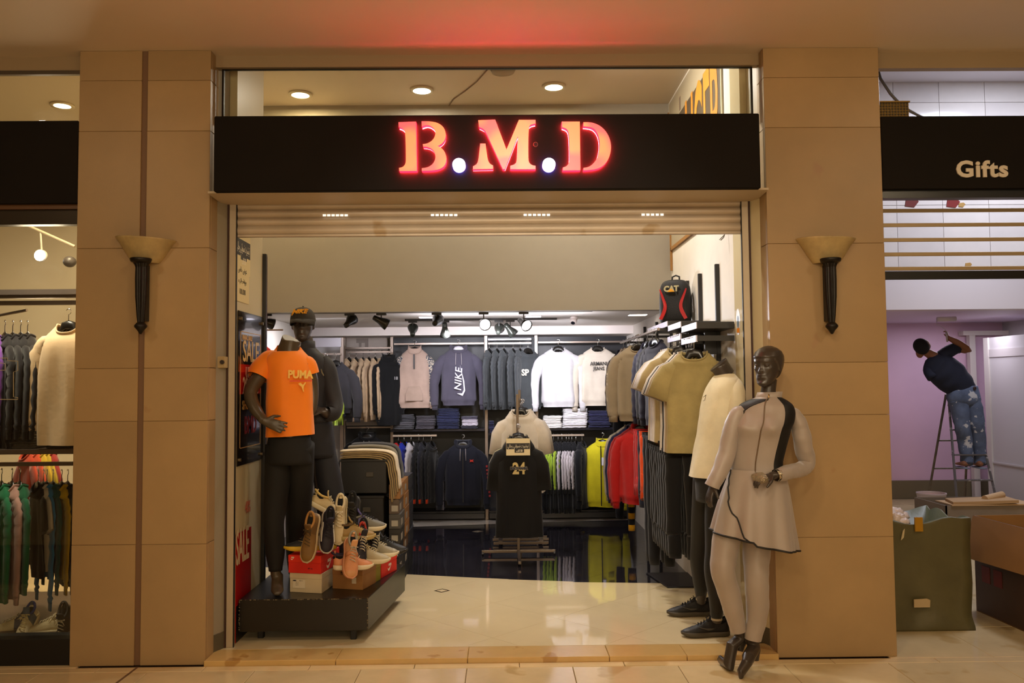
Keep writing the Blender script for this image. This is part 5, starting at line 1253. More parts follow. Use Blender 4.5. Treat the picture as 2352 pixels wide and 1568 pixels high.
MB().box((.012, -.105, -.26), (.045, -.100, -.17)).build('price_tag', M('d8d4e0', .5), b, local=True)
for k in range(2): MB().box((.07, -.094, -.24 - .09 * k), (.13, -.086, -.20 - .09 * k)).build('chest_mark', fabric((.30, .26, .01)), b, local=True)
MB().tube([(-.245, -.07, -.40), (-.21, -.085, -.36), (-.18, -.08, -.31)], .004, 6).build('piping', M('0c0c10', .5), b, local=True)
hang('black hoodie low in bay A, hardly visible in shade', 'hanger of the shaded black hoodie in bay A', G(843, 4.86, zy(979, 4.86)), .0, fabric('101014'), L=.7, sw=.19, bw=.21, collar='hood', spread=.05)
# ---------------- centre stands
def stand(label, px, Y, pyt, w):
    x = xx(px, Y, 1240); t = thing('garment_stand', label, 'stand', (x, Y, .03))
    TB = M('6e6052', .38, .7, name='bronze tube'); z1 = aty(px, pyt, Y).z
    MB().box((x - .012, Y - .012, .06), (x + .012, Y + .012, z1)).build('pole', TB, t, bevel=.002)
    MB().box((x - w, Y - .014, .055), (x + w, Y + .014, .08)).build('foot_bar', TB, t, bevel=.003)
    return t, x, TB
t, x, TB = stand('bronze garment stand with black tees, nearest in mid shop', 1191, 2.9, 905, .34)
MB().box((x - .014, 2.38, .055), (x + .014, 2.9, .08)).build('foot_bar', TB, t, bevel=.003)
for dx in (-.33, .33): MB().tube([(x + dx - .008, 2.9, .05), (x + dx + .008, 2.9, .05)], .022, 12).build('castor', BLACK, t)
MB().box((x - .006, 2.31, 1.218), (x + .006, 2.9, 1.233)).build('arm', TB, t)
t2, x2, TB = stand('bronze garment stand with cream tees, behind the black tee stand', 1196, 3.5, 895, .28)
for dy in (-.16, .16): MB().box((x2 - .27, 3.5 + dy - .012, .05), (x2 + .27, 3.5 + dy + .012, .075)).build('foot_bar', TB, t2, bevel=.003)
for dx in (-.2, .2): MB().box((x2 + dx - .02, 3.34, .065), (x2 + dx + .02, 3.66, .085)).build('cross_bar', TB, t2, bevel=.002)
MB().box((x2 - .006, 3.02, 1.455), (x2 + .006, 3.5, 1.467)).build('arm', TB, t2)
ctee = fabric('ece0cc')
for i in range(3):
    g = hang('%s of three oversized cream tees on the rear stand' % ['front', 'middle', 'rear'][i], '%s hanger of the cream tees on the rear stand' % ['front', 'middle', 'rear'][i], (x2 + .012 * i, 3.08 + .07 * i, 1.475), 0, ctee, 'cream tees on the rear stand', 'hangers on the rear stand', sleeve='short', sl=.42, L=.78, sw=.16, slope=1.3, bw=.205, d=.05, spread=-.02, name='tee', cat='t-shirt', hem=False, nw=.082, off=.105, swid=.08)
    if i == 0: text('NY', .08, M('2a2418', .7), Matrix.Translation((.0, -.065, -.36)) @ Matrix.Rotation(PI / 2, 4, 'X'), 'chest_print', None).parent = g
for i in range(4):
    g = hang('%s of four tees on the front stand, %s' % (['front', 'second', 'third', 'rear'][i], ['black with gold 24 print', 'plain black', 'cream edge showing', 'black behind'][i]), '%s hanger on the front stand' % ['front', 'second', 'third', 'rear'][i], (x, 2.40 + .06 * i, 1.235), 0, fabric('0d0a09' if i != 2 else 'c8b48c'), 'tees on the front stand', 'hangers on the front stand', sleeve='short', sl=.46, L=.86, sw=.155, bw=.195, hemw=.20, slope=1.5, d=.05, spread=-.03, name='tee', cat='t-shirt', hem=False, off=.075, swid=.075)
    if i == 0:
        GP = M('c8b070', .5, name='gold print'); q = Matrix.Translation((.0, -.070, -.27)) @ Matrix.Rotation(PI / 2, 4, 'X')
        text('24', .135, GP, q, 'chest_print', None, bold=.005, sx=.82).parent = g
        text('BLACK MAMBA', .030, M('1c2034', .6), Matrix.Translation((0, -.0745, -.265)) @ Matrix.Rotation(PI / 2, 4, 'X'), 'chest_print', None, bold=.0025, sx=.72).parent = g
        text('BLACK MAMBA', .030, M('b0a080', .6), Matrix.Translation((0, -.0735, -.265)) @ Matrix.Rotation(PI / 2, 4, 'X'), 'chest_print', None, bold=.004, sx=.72).parent = g
# price card on the stand. Arabic set with presentation forms, already in visual order
AR1 = ''.join(reversed('\ufe97\ufef4\ufeb8\ufef4\ufeae\ufe95 \ufee7\ufeb4\ufeee\ufe8d\ufee7\ufef2 \ufead\ufe9f\ufe8e\ufedf\ufef2'))
AR2 = ''.join(reversed('\ufe8d\ufedf\ufed2')) + ' 50'
def price_card(label, org, xd, up, w, h, sc=1., card='e0cfa4'):
    M4 = face_m(org, xd, up); t = thing('price_card', label, 'sign card', org)
    F = lambda u, v, d: M4 @ Vector((u, v, d))
    MB().prism([(-w / 2, -h / 2), (w / 2, -h / 2), (w / 2, h / 2), (-w / 2, h / 2)], F, -.002, 0).build('card', M(card, .4), t)
    DK = M('1a1410', .5, name='dark print')
    r = .35
    MB().prism([(-w * .49, h * .22), (-w * .49, -h * .13), (-w * .15, -h * .13), (-w * .15, -h * .34), (w * .25, -h * .34), (w * .25, -h * .13), (w * .49, -h * .13), (w * .49, h * .22)], F, 0, .0008).build('dark_band', DK, t)
    WP = M('e8dcc0', .5)
    text(AR1, h * .24, WP, M4 @ Matrix.Translation((0, h * .05, .001)), 'lettering', t, depth=.0005, sx=.90 * w / (9.1 * h * .24))
    text(AR2, h * .20, WP, M4 @ Matrix.Translation((w * .05, -h * .23, .001)), 'lettering', t, depth=.0005, bold=.0006, sx=.34 * w / (3.6 * h * .20))
    return t
a = aty(1190, 1026, 2.3)
price_card('small Arabic price card reading 50 clipped on the black tee stand', (a.x, 2.30, a.z), (1, 0, 0), (0, 0, 1), .205, .145)
# ---------------- table of black cases with draped trousers, shoe box pile
CASE = M('16130e', .45, noise_amt=.08, name='black case'); CR = M('3a3428', .5)
xr_ = xx(888, 1.62, 1080)
for (zz0, zz1, lb, xr2, xl2) in ((aty(840, 1134, 1.6).z, aty(840, 1055, 1.6).z, 'upper large black storage case carrying the draped trousers', xr_, xx(782, 1.6)), (.50, aty(840, 1139, 1.6).z, 'lower large black storage case behind the shoes', xx(880, 1.6, 1200), xx(782, 1.6)), (.03, .495, 'bottom black storage case, mostly hidden behind the shoes', xx(880, 1.6, 1200), xx(782, 1.6))):
    t = thing('storage_case', lb, 'case', ((xr2 + xl2) / 2, 2.0, zz0)); 
    MB().box((xl2, 1.62, zz0), (xr2, 2.45, zz1 - .006)).build('case_body', CASE, t, bevel=.006)
    MB().box((xl2 - .006, 1.612, zz1 - .02), (xr2 + .006, 2.46, zz1)).build('rim', CASE, t, bevel=.004)
    MB().box((xr2 - .16, 1.606, zz0 + .13), (xr2 - .10, 1.621, zz0 + .165)).build('handle', CR, t, bevel=.003)
tz = aty(840, 1055, 1.6).z
def drape(label, y, w_, z, xl, xr0, hl, col, th=.015, cat='trousers', grp='trousers draped over the black cases'):
    P = [(xl, y, z), (xl + .15, y, z + .006), (xr0 - .12, y, z + .002), (xr0 - .03, y, z - .012), (xr0 + .012, y, z - .05), (xr0 + .028, y, z - .14), (xr0 + .038, y, z - hl * .6), (xr0 + .048, y, z - hl)]
    P, R = dense([Vector(p) for p in P], [1] * len(P), 3)
    t = thing('draped_trousers', label, cat, (xl, y, z), 0, grp)
    q = MB(); RR = []
    for i, p in enumerate(P):
        a, b = P[max(i - 1, 0)], P[min(i + 1, len(P) - 1)]; tg = (b - a).normalized(); n = Vector((-tg.z, 0, tg.x))
        if n.x < 0 and abs(n.z) < .5: n = -n
        if i == 0: n = Vector((0, 0, 1))
        ring = []
        for j in range(16):
            an = 2 * PI * j / 16; ring.append(p + Vector((0, 1, 0)) * (w_ / 2 * sgp(math.cos(an), .5)) + n * (th / 2 * sgp(math.sin(an), .8)) + Vector((0, .004 * math.sin(6 * i / 5.), 0)))
        RR.append(ring)
    q.rings(RR).build('leg', fabric(col), t, smooth=True)
    return t
xl0 = xx(786, 1.7)
for k in range(5): drape('%s beige trousers in the front draped pile' % ['lowest', 'second lowest', 'middle', 'second highest', 'topmost pale'][k], 1.69, .15, tz + .009 + .0135 * k, xl0 + .02 * (k % 2), xr_ - .008 + .014 * k, .34 - .012 * k, ['9c8458', 'a48c60', '947c54', 'ac9468', 'd0c0a4'][k])
drape('dark olive trousers draped behind the beige pile', 1.86, .17, tz + .045, xl0, xr_ + .015, .34, '2a251a', .03)
drape('grey trousers with pale stripes draped in the middle', 2.02, .15, tz + .066, xl0, xr_ + .0, .36, '6a6250', .03)
drape('black trousers draped over the rear of the cases', 2.2, .2, tz + .072, xl0, xr_ - .0, .30, '0f0d0b', .035)
drape('black cloth hanging over the lower case edge', 1.80, .16, aty(840, 1139, 1.6).z + .004, xr_ - .15, xr_ + .01, .28, '0c0b0a', .025)
# pile of shoe boxes at the end of the cases
xs = xr_ + .012
for i in range(9):
    z0 = .03 + .115 * i * 1.0
    if z0 > .82: break
    for j, (y0, c) in enumerate(((1.66, ['1c1a1a', '201d1a', '15141a', '2a251f', '4a4640', '57483a', '8a6030'][i % 7]), (1.98, ['1a1a1e', '14141a', '5a3c1c', '8a5c28', '7c5426', '8c6030', '966834'][i % 7]), (2.30, ['111116', '15151a', '1c1c26', '16161c', '1a1a22', '181820', '20202a'][i % 7]))):
        nm = ['bottom', 'second', 'third', 'fourth', 'fifth', 'sixth', 'seventh'][i]
        dx = random.uniform(-.008, .006)
        PP = [(xs + .0, y0), (xs + .085 + dx, y0), (xs + .085 + dx, y0 + .30), (xs, y0 + .30)]
        t = shoebox('%s box up in the %s column of shoe boxes beside the black cases' % (nm, ['front', 'middle', 'rear'][j]), PP, z0, .112, c, group='shoe boxes piled beside the black cases')
        if j < 2 and i > 0: MB().box((xs + .085 + dx, y0 + .05, z0 + .02), (xs + .0865 + dx, y0 + .15, z0 + .07)).build('sticker', M('8c8478', .6), t)
        if j == 0 and 1 < i < 6: MB().box((xs + .02, y0 - .0015, z0 + .02), (xs + .07, y0, z0 + .065)).build('sticker', M('a09888', .6), t)
# ---------------- track lights and ceiling things
TRK = M('171413', .4, name='black track')
def track(label, a, b, Y, z):
    xa, xb = xx(a, Y, 725), xx(b, Y, 725); o = MB().box((xa, Y - .012, z - .02), (xb, Y + .012, z)).build('light_track', TRK, bevel=.002); tag(o, label, 'light track'); return z - .02
z1 = track('long black lighting track along the mezzanine edge', 601, 1361, 2.66, zb + .02); z2_ = track('short black lighting track further back under the mezzanine', 930, 1279, 3.6, zb + .02)
HEADM = M('2c2a24', .28, .5, name='spot housing')
LIT = glow((.92, .9, 1.), 14.)
def spot(label, px, Y, zc, aim, lit=False, drop=.09, hm=None):
    x = xx(px, Y, 745); t = thing('track_spotlight', label, 'spotlight', (x, Y, zc), group='spotlights on the tracks')
    MB().box((-.045, -.014, -.018), (.045, .014, 0)).build('adapter', TRK, t, local=True, bevel=.002)
    MB().box((-.005, -.006, -drop), (.005, .006, -.018)).build('arm', TRK, t, local=True)
    d = Vector(aim).normalized(); R = d.to_track_quat('-Z', 'Y').to_matrix().to_4x4(); R.translation = Vector((.0, 0, -drop))
    MB().lathe([(.012, .085), (.023, .08), (.026, .05), (.030, .02), (.048, -.03), (.055, -.06), (.052, -.062), (.045, -.03)], (0, 0, 0), 20, True).xf(R).build('housing', hm or HEADM, t, smooth=True, local=True)
    MB().lathe([(.047, -.048), (.047, -.052)], (0, 0, 0), 20).xf(R).build('lens', LIT if lit else M('3a3834', .1), t, local=True)
    return t
z1a = z1
for px, aim, lit, lb in ((613, (.8, .5, -.3), 0, 'dark spotlight at the far left of the front track'), (803, (.3, .8, .5), 0, 'dark spotlight, first right of the capped mannequin'), (876, (.9, .3, -.5), 0, 'dark spotlight with its bell turned right, second right of the capped mannequin'),
                         (1003, (.15, .9, .35), 0, 'dark spotlight in front of the rear track start'), (1111, (.25, -.9, -.25), 1, 'brightest lit spotlight on the front track'), (1203, (.45, -.75, -.45), 1, 'lit spotlight turned right near the end of the front track')):
    spot(lb, px, 2.66, z1a, aim, lit, .10 if lit else .075)
for px, aim, lb in ((948, (-.05, .8, .6), 'black glossy spotlight at the rear track start'), (1022, (0, .5, -.9), 'grey spotlight pointing down on the rear track'), (1146, (.1, .9, .4), 'dark spotlight behind the bright lit one'), (1172, (.6, .2, -.7), 'greenish grey spotlight tilted right on the rear track')):
    spot(lb, px, 3.6, z2_, aim, False, .10, M('3a3d38', .25, .5))
for px0, px1, Yy, pw in ((962, 992, 3.3, 0), (1208, 1243, 3.3, 0), (1447, 1487, 3.2, 0)):
    p, q = xx(px0, Yy, 735), xx(px1, Yy, 735)
    t = thing('strip_light', {962: 'small lit strip light behind the left rear spotlights', 1208: 'small lit strip light behind the right rear spotlights', 1447: 'small lit strip light beside the backpack'}[px0], 'ceiling light', ((p + q) / 2, Yy, zb + .02), group='strip lights in the mezzanine ceiling')
    MB().box((p, Yy, zb + .012), (q, Yy + .12, zb + .02)).build('diffuser', glow((.9, .86, 1) if px0 < 1400 else (1, .9, .8), 6.), t)
    MB().box((p - .006, Yy - .006, zb + .015), (q + .006, Yy + .126, zb + .021)).build('rim', M('b8b0b0', .5), t)
p = aty(1318, 728, 3.4); t = thing('security_camera', 'small white dome security camera under the mezzanine ceiling', 'camera', (p.x, 3.4, zb + .02))
MB().lathe([(.035, 0), (.04, -.02), (.03, -.03)], (0, 0, 0), 18).build('mount', M('d8ccc8', .4), t, smooth=True, local=True)
R = Vector((-.25, -.7, -.7)).to_track_quat('-Z', 'Y').to_matrix().to_4x4(); R.translation = Vector((0, 0, -.035))
MB().lathe([(.015, .04), (.034, .03), (.036, -.03), (.028, -.05)], (0, 0, 0), 18).xf(R).build('housing', M('d8ccc8', .4), t, smooth=True, local=True)
MB().lathe([(.02, -.049), (.02, -.053)], (0, 0, 0), 16).xf(R).build('lens', M('1c1c24', .1), t, local=True)
# ---------------- right wall: uprights, shelves, rails, backpack
rw = thing('clothes_rack', 'black clothes rack with stepped shelves and hanging rails along the right wall', 'rack', (1.4, 1.5, 0))
for Yy in (.86, 1.37, 1.81, 2.5, 3.2, 3.9): MB().box((1.482, Yy - .014, .15), (1.509, Yy + .014, 2.43 if Yy < 2.4 else 2.2)).build('upright', TRK, rw, bevel=.002)
EDGE = M('c8c4d4', .3, .3, name='pale lit metal')  # track light falling on the shelf edges put into a pale colour
for Y0, Y1, zt_ in ((.48, .93, 2.0), (.96, 1.42, 2.04), (1.45, 2.35, 2.08)):
    MB().box((1.262, Y0, zt_ - .045), (1.505, Y1, zt_)).build('shelf', TRK, rw, bevel=.002)
    MB().box((1.256, Y0, zt_ - .043), (1.262, Y1, zt_ - .002)).build('lit_shelf_edge', EDGE, rw)
    if Y1 < 2:
        MB().box((1.262, Y0 + .0, zt_ - .125), (1.505, Y0 + .02, zt_ - .09)).build('bracket', TRK, rw); MB().box((1.262, Y1 - .03, zt_ - .125), (1.505, Y1 - .01, zt_ - .09)).build('bracket', TRK, rw)
        MB().box((1.252, Y0, zt_ - .13), (1.264, Y1, zt_ - .088)).build('rail', EDGE, rw)
for Yy in (.86, 1.37, 1.81): MB().box((1.40, Yy - .01, 1.80), (1.49, Yy + .01, 1.99)).build('bracket', TRK, rw)
for Y0, Y1, z in ((1.5, 3.6, 2.02), (.64, 3.4, 1.30)):
    MB().tube([(1.2, Y0, z), (1.2, Y1, z)], .012, 10).build('rail', ALU, rw)
    for Yy in (Y0 + .04, (Y0 + Y1) / 2, Y1 - .04): MB().box((1.19, Yy - .008, z - .01), (1.50, Yy + .008, z + .01)).build('bracket', TRK, rw)
zr1 = 1.915
HEATH = fabric('9c8c5c', n=.14)
specs = [(.56, HEATH, 'sage heather tee with round neck at the front of the right wall rack'), (.62, fabric('a48c68'), 'tan tee right behind the sage tee'), (.67, fabric('c8c0b8'), 'pale grey tee third on the right rack'), (.72, fabric('14121a'), 'black tee fourth on the right rack'), (.80, fabric('d0c8c0'), 'white tee fifth on the right rack'),
         (1.00, fabric('a89468'), 'sand tee first on the second right rail'), (1.06, fabric('d8d0cc'), 'white tee second on the second right rail'), (1.12, fabric('d4ccc8'), 'white tee third on the second right rail'), (1.19, fabric('ccc6c8'), 'white tee fourth on the second right rail'), (1.27, fabric('b8a890'), 'beige tee last on the second right rail')]
for i, (Yy, m_, lb) in enumerate(specs):
    g = hang(lb, 'hanger of the ' + lb.replace(' with round neck at the front of the right wall rack', ', right rack'), (1.258, Yy, zr1 + (.04 if i > 4 else 0)), -.30, m_, 'tees on the right wall rack', 'hangers on the right wall rack', sleeve='short', sl=.30, L=.66, sw=.16, bw=.185, d=.035, spread=.0, name='tee', cat='t-shirt', hem=False, amp=.005, swid=.075, off=.10, nw=.082)
    if i == 0:
        text('EN', .030, M('d8c890', .6), Matrix.Translation((0, .028, -.045)) @ Matrix.Rotation(PI / 2, 4, 'X'), 'neck_print', None).parent = g
        MB().box((.10, -.052, -.21), (.135, -.048, -.19)).build('chest_print', M('c05828', .6), g, local=True)
for i, (Yy, c, lb, kw) in enumerate(((1.62, '1c1c30', 'navy vest hanging behind the tees on the upper right rail', {}), (1.78, '15141c', 'black sweatshirt behind the navy vest, upper right rail', {}), (2.0, '20203a', 'dark blue sweatshirt, upper right rail', {}), (2.45, '8c7c64', 'taupe sweatshirt facing front, upper right rail', dict(sw=.19, bw=.2)), (2.55, '94846c', 'second taupe sweatshirt with white sleeve lettering', dict(sw=.19, bw=.2)),
                       (2.75, '1a1a2c', 'navy sweatshirt between taupe and cream ones', dict(sw=.19, bw=.2)), (3.0, 'd0bca8', 'cream pink sweatshirt on the upper right rail', dict(sw=.18, bw=.2)), (3.2, 'c8b8a4', 'cream sweatshirt second from rail end', dict(sw=.18, bw=.2)), (3.42, '1c2038', 'navy sweatshirt at the far end of the upper right rail', {}))):
    g = hang(lb, 'hanger of the ' + lb, (1.2, Yy, 2.03), -1.25 if i < 3 else (-.42 if i < 5 else -1.0), c, 'sweatshirts on the upper right rail', 'hangers on the upper right rail', **{**dict(L=.66, sw=.17, bw=.19, d=.05, spread=.01, sl=.6), **kw})
    if i == 4: text('ITSOOMS', .062, WHT, Matrix.Translation((-.245, -.062, -.36)) @ Matrix.Rotation(PI / 2, 4, 'X') @ Matrix.Rotation(PI / 2, 4, 'Z'), 'sleeve_print', None).parent = g
for i in range(8):
    Yy = .66 + .085 * i; w8 = ['first', 'second', 'third', 'fourth', 'fifth', 'sixth', 'seventh', 'eighth'][i]
    t = thing('clip_hanger', 'clip hanger with wooden bar, %s on the low right rail' % w8, 'hanger', (1.2, Yy, 1.30), -.5, 'clip hangers on the low right rail')
    MB().tube([(0, 0, .02), (.01, 0, .03), (.02, 0, .01), (.0, 0, -.03), (0, 0, -.10)], .003, 6).build('hook', CHROME, t, smooth=True, local=True)
    MB().box((-.13, -.008, -.125), (.13, .008, -.10)).build('bar', M('8a5a34', .5) if i % 3 == 1 else M('1a1614', .4), t, local=True, bevel=.002)
    for s in (-1, 1): MB().box((s * .10 - .012, -.014, -.15), (s * .10 + .012, .014, -.10)).build('clip', M('3a3430', .3, .5), t, local=True, bevel=.002)
    trousers('black leggings, %s on the low right rail' % w8, (1.2 - .01, Yy, 1.16), -.55, '0e0d0f', L=.72, w=.13, d=.03, legw=.065, name='leggings', cat='leggings', group='black leggings on the low right rail')
for i, (Yy, c, L_, lb) in enumerate(((1.52, '0e0d12', 1.0, 'long black trousers beside the black leggings'), (1.66, '111018', 1.0, 'second long black trousers on the low right rail'), (1.80, 'e04c10', .42, 'orange shorts on the low right rail'), (1.90, '1a1c34', .62, 'navy shorts with white piping on the low right rail'), (2.02, 'b41c20', .50, 'red shorts on the low right rail'), (2.12, 'b01a1e', .52, 'second red shorts on the low right rail'), (3.45, '15161c', 1.05, 'long black trousers at the rear corner of the right wall'))):
    trousers(lb, (1.2, Yy, 1.22 if i < 6 else 1.32), -.5, c, L=L_, w=.12, d=.035, legw=.06, group='trousers and shorts on the low right rail', flare=.01 if L_ < .7 else 0)
for i, (Yy, c, lb, hd) in enumerate(((2.45, 'a8100c', 'bright red hoodie, nearest on the low right rail', 'hood'), (2.60, 'a01010', 'second red sweatshirt on the low right rail', 'crew'), (2.78, '1c1c48', 'dark blue sweatshirt behind the red ones', 'crew'), (2.92, 'c0b49c', 'cream sweatshirt behind the dark blue one, low right rail', 'crew'))):
    hang(lb, 'hanger of the ' + lb, (1.2, Yy, 1.31), -.62, c, 'sweatshirts on the low right rail', 'hangers on the low right rail', L=.66, sw=.19, bw=.21, d=.06, spread=.02, collar=hd, sl=.64, name='hoodie' if hd == 'hood' else 'sweatshirt', off=.09)
p = aty(1450, 1150, 3.0); t = thing('football_sock', 'yellow and black hooped sock hanging low by the right wall', 'sock', (p.x, 3.0, p.z))
for k in range(5):
    MB().tube([(p.x, 3.0, p.z - .055 * k), (p.x, 3.0, p.z - .055 * (k + 1))], .032, 12).build('hoop', fabric('d89c10' if k % 2 == 0 else '15141a'), t, smooth=True)
# backpack
bp = aty(1531, 752, 1.62); t = thing('backpack', 'black backpack with red flashes and yellow triangle logo on the top shelf', 'backpack', (1.37, 1.68, 2.08), -.42)
R = []
for z, hw, hd in ((0, .105, .06), (.015, .118, .075), (.08, .122, .085), (.2, .122, .08), (.28, .115, .07), (.325, .09, .055), (.34, .05, .03), (.343, .01, .01)):
    R.append([Vector((hw * sgp(math.cos(2 * PI * j / 36), .6), hd * sgp(math.sin(2 * PI * j / 36), .6), z)) for j in range(36)])
MB().rings(subdiv_rings(R, 3)).build('body', M('14110f', .7, bump=.2, bscale=120, name='black nylon'), t, smooth=True, local=True)
MB().rings([[Vector((p_.x * .82, p_.y * .3 - .078, p_.z * .5 + .012)) for p_ in r_] for r_ in subdiv_rings(R, 3)]).build('front_pocket', M('181512', .65, name='black nylon'), t, smooth=True, local=True) if False else None
for s in (-1, 1):
    poly = [(s * .100, .265), (s * .108, .26), (s * .092, .20), (s * .072, .14), (s * .078, .10), (s * .112, .03), (s * .088, .02), (s * .055, .08), (s * .046, .13), (s * .062, .18)]
    poly = smooth_poly(poly, 2)
    if s < 0: poly = poly[::-1]
    MB().prism(poly, lambda u, v, d: Vector((u, -.0875 + .9 * abs(u) ** 2.6 * 1.2 + d + (.004 if v > .2 else 0) + max(0, v - .2) * .08, v)), -.004, .001).build('red_flash', M('b81818', .5, name='red fabric'), t, local=True)
mt_ = Matrix.Translation((-.012, -.0855, .262)) @ Matrix.Rotation(PI / 2 - .12, 4, 'X')
text('CAT', .062, M('b8ac80', .5), mt_, 'logo', None, bold=.003, sx=.95, depth=.003).parent = t
MB().prism([(-.03, -.024), (.03, -.024), (0, .002)], lambda u, v, d: mt_ @ Vector((u, v, d)), .002, .0055).build('logo_triangle', M('e8a010', .5), t, local=True)
MB().tube([(-.03, .03, .33), (-.028, .035, .37), (0, .038, .382), (.028, .035, .37), (.03, .03, .33)], .007, 8).build('handle', M('14110f', .7), t, smooth=True, local=True)
for s in (-1, 1): MB().tube([(s * .07, .07, .30), (s * .09, .11, .2), (s * .10, .10, .08), (s * .1, .07, .02)], [(.006, .022)] * 4, 8).build('strap', M('181512', .7), t, smooth=True, local=True)
# little cable loop and sticker on the right jamb, hook
p = aty(1662, 541, .6); tag(MB().tube([p + Vector((.02, 0, .02)), p, p + Vector((-.02, 0, -.02)), p + Vector((-.03, 0, -.028)), p + Vector((-.018, 0, -.03)), p + Vector((.0, 0, -.012)), p + Vector((.012, 0, .02))], .003, 6).build('cable_loop', M('6a6050', .5), smooth=True), 'small cable loop hanging below the shutter at right', 'cable')
p = atx(1710, 735, 1.506); t = thing('wall_sticker', 'white oval sticker with orange and blue figure on the cream door jamb', 'sticker', p)
for a_, b_, mt2, d_ in ((.05, .085, M('d8d0c8', .4), 0), (.022, .04, M('6a8094', .5), .001)):
    MB().prism([(a_ * math.cos(2 * PI * k / 20), b_ * math.sin(2 * PI * k / 20)) for k in range(20)], lambda u, v, d: Vector((1.5065 - d, .39 + u, p.z + v)), .0, .0012 + d_).build('print', mt2, t)
MB().box((1.504, .36, p.z - .07), (1.507, .42, p.z - .04)).build('print', M('d88010', .5), t)
# ---------------- left inner wall: paper notices, sale banner, red sale panel
def left_sheet(y0, y1, z0, z1, x=-1.6545):
    return lambda u, v, d: Vector((x + d, y0 + (y1 - y0) * u, z0 + (z1 - z0) * v))
X = -1.652
def lw(px, py): return atx(px, py, X)
a, b = lw(541, 548), lw(575, 590); c, d = lw(540, 600), lw(572, 690)
price_card('paper notice with dark Arabic price band high on the left wall', (X, (a.y + b.y) / 2, lw(557, 575).z), (0, 1, 0), (0, 0, 1), (b.y - a.y) * .98, .30, card='e0cc94')
t = thing('paper_notice', 'plain Arabic paper notice reading 100,000 below the dark banded one', 'notice', (X, (c.y + d.y) / 2, lw(555, 645).z))
org = Vector((X, (c.y + d.y) / 2, lw(555, 645).z)); M4 = face_m(org, (0, 1, 0), (0, 0, 1)); w_, h_ = (d.y - c.y) * .98, .27
MB().prism([(-w_ / 2, -h_ / 2), (w_ / 2, -h_ / 2), (w_ / 2, h_ / 2), (-w_ / 2, h_ / 2)], lambda u, v, dd: M4 @ Vector((u, v, dd)), -.001, .001).build('sheet', M('e0cc94', .5), t)
L1 = ''.join(reversed('\ufecb\ufeae\ufebd \ufea7\ufe8e\ufeb9')); L2 = ''.join(reversed('\ufe91\ufef4\ufe9e\ufe8e\ufee3\ufe94 \ufead\ufe9f\ufe8e\ufedf\ufef2 \ufe91\ufe80')); L3 = '100.000'
for s_, zz, sz, nat, fr in ((L1, .07, .05, 4.6, .6), (L2, .0, .036, 9., .85), (L3, -.07, .05, 4.2, .6)): text(s_, sz, M('2a241a', .7), M4 @ Matrix.Translation((0, zz, .0015)), 'lettering', t, depth=.0005, sx=fr * w_ / (nat * sz))
# acrylic sale banner
q0, q1 = lw(541, 712), lw(594, 745); zt_, zb_ = aty(565, 715, .5).z, lw(545, 1072).z
y0, y1 = .275, .80; zt_ = 2.02; zb_ = lw(541, 1072).z
t = thing('sale_banner', 'black and red acrylic sale banner on the left inner wall behind the orange tee', 'banner', (X, .5, 1.5))
zt_ = lw(541, 711).z
MB().box((X - .001, y0, zb_), (X + .006, y1, zt_)).build('board', M('1c1714', .12, coat=.4, name='glossy black board'), t, bevel=.001)
MB().box((X + .006, y0 + .03, zb_ + (zt_ - zb_) * .46), (X + .0068, y1 - .03, zb_ + (zt_ - zb_) * .655)).build('red_band', M('a81410', .15, coat=.4), t)
GLD = M('c8a060', .3, name='tan print'); mid = (y0 + y1) / 2; Hh = zt_ - zb_
for lo, hi in (((y0 + .04, .11), (y0 + .046, .87)), ((y1 - .046, .11), (y1 - .04, .87)), ((y0 + .04, .865), (y1 - .04, .87)), ((y0 + .04, .11), (y1 - .04, .115))):
    MB().box((X + .0065, lo[0], zb_ + Hh * lo[1]), (X + .0078, hi[0], zb_ + Hh * hi[1])).build('border', GLD, t)
def bt(s, f, size, mat, sx=1., dy=0): text(s, size, mat, face_m((X + .0075, mid + dy, zb_ + Hh * f), (0, 1, 0), (0, 0, 1)), 'lettering', t, depth=.0006, sx=sx, bold=.002)
bt('SALE', .735, .19, M('d8b878', .3), .88); bt('FINAL SALE', .83, .042, GLD, 1., -.08); bt('UP TO', .60, .095, M('e8b8a0', .3), .8); bt('20-50%', .51, .15, M('e8c0a0', .3), .75); bt('SHOP NOW', .385, .08, GLD, .8); bt('BMD', .25, .16, M('7a1410', .4), .8)
for yy, f in ((y0 + .03, .95), (y1 - .03, .95), (y0 + .03, .04), (y1 - .03, .04)): MB().tube([(X, yy, zb_ + Hh * f), (X + .02, yy, zb_ + Hh * f)], .011, 12).build('standoff', M('8c7c60', .3, .8), t, smooth=False)
t = thing('sale_poster', 'red poster with white SALE lettering low on the left inner wall', 'poster', (X, .4, .7))
za, zb2 = lw(541, 1228).z, .2; y0, y1 = .275, .58; 
MB().box((X - .001, y0, .04), (X + .004, y1, za)).build('sheet', M('a0100e', .3), t)
MB().box((X + .0035, y0, .04), (X + .0045, y1, .26)).build('dark_foot', M('14100f', .4), t)
text('SALE', .30, M('d8c8a8', .4), face_m((X + .005, .40, .60), (0, 1, 0), (0, 0, 1)), 'lettering', t, depth=.0006, sx=.42, bold=.004, shear=-.1)
text('40%', .11, M('c06050', .4), face_m((X + .005, .50, .83), (0, 1, 0), (0, 0, 1)), 'lettering', t, depth=.0006, sx=.6); text('ALL', .08, M('8c8070', .5), face_m((X + .005, .36, .16), (0, 1, 0), (0, 0, 1)), 'lettering', t, depth=.0006, sx=.6)
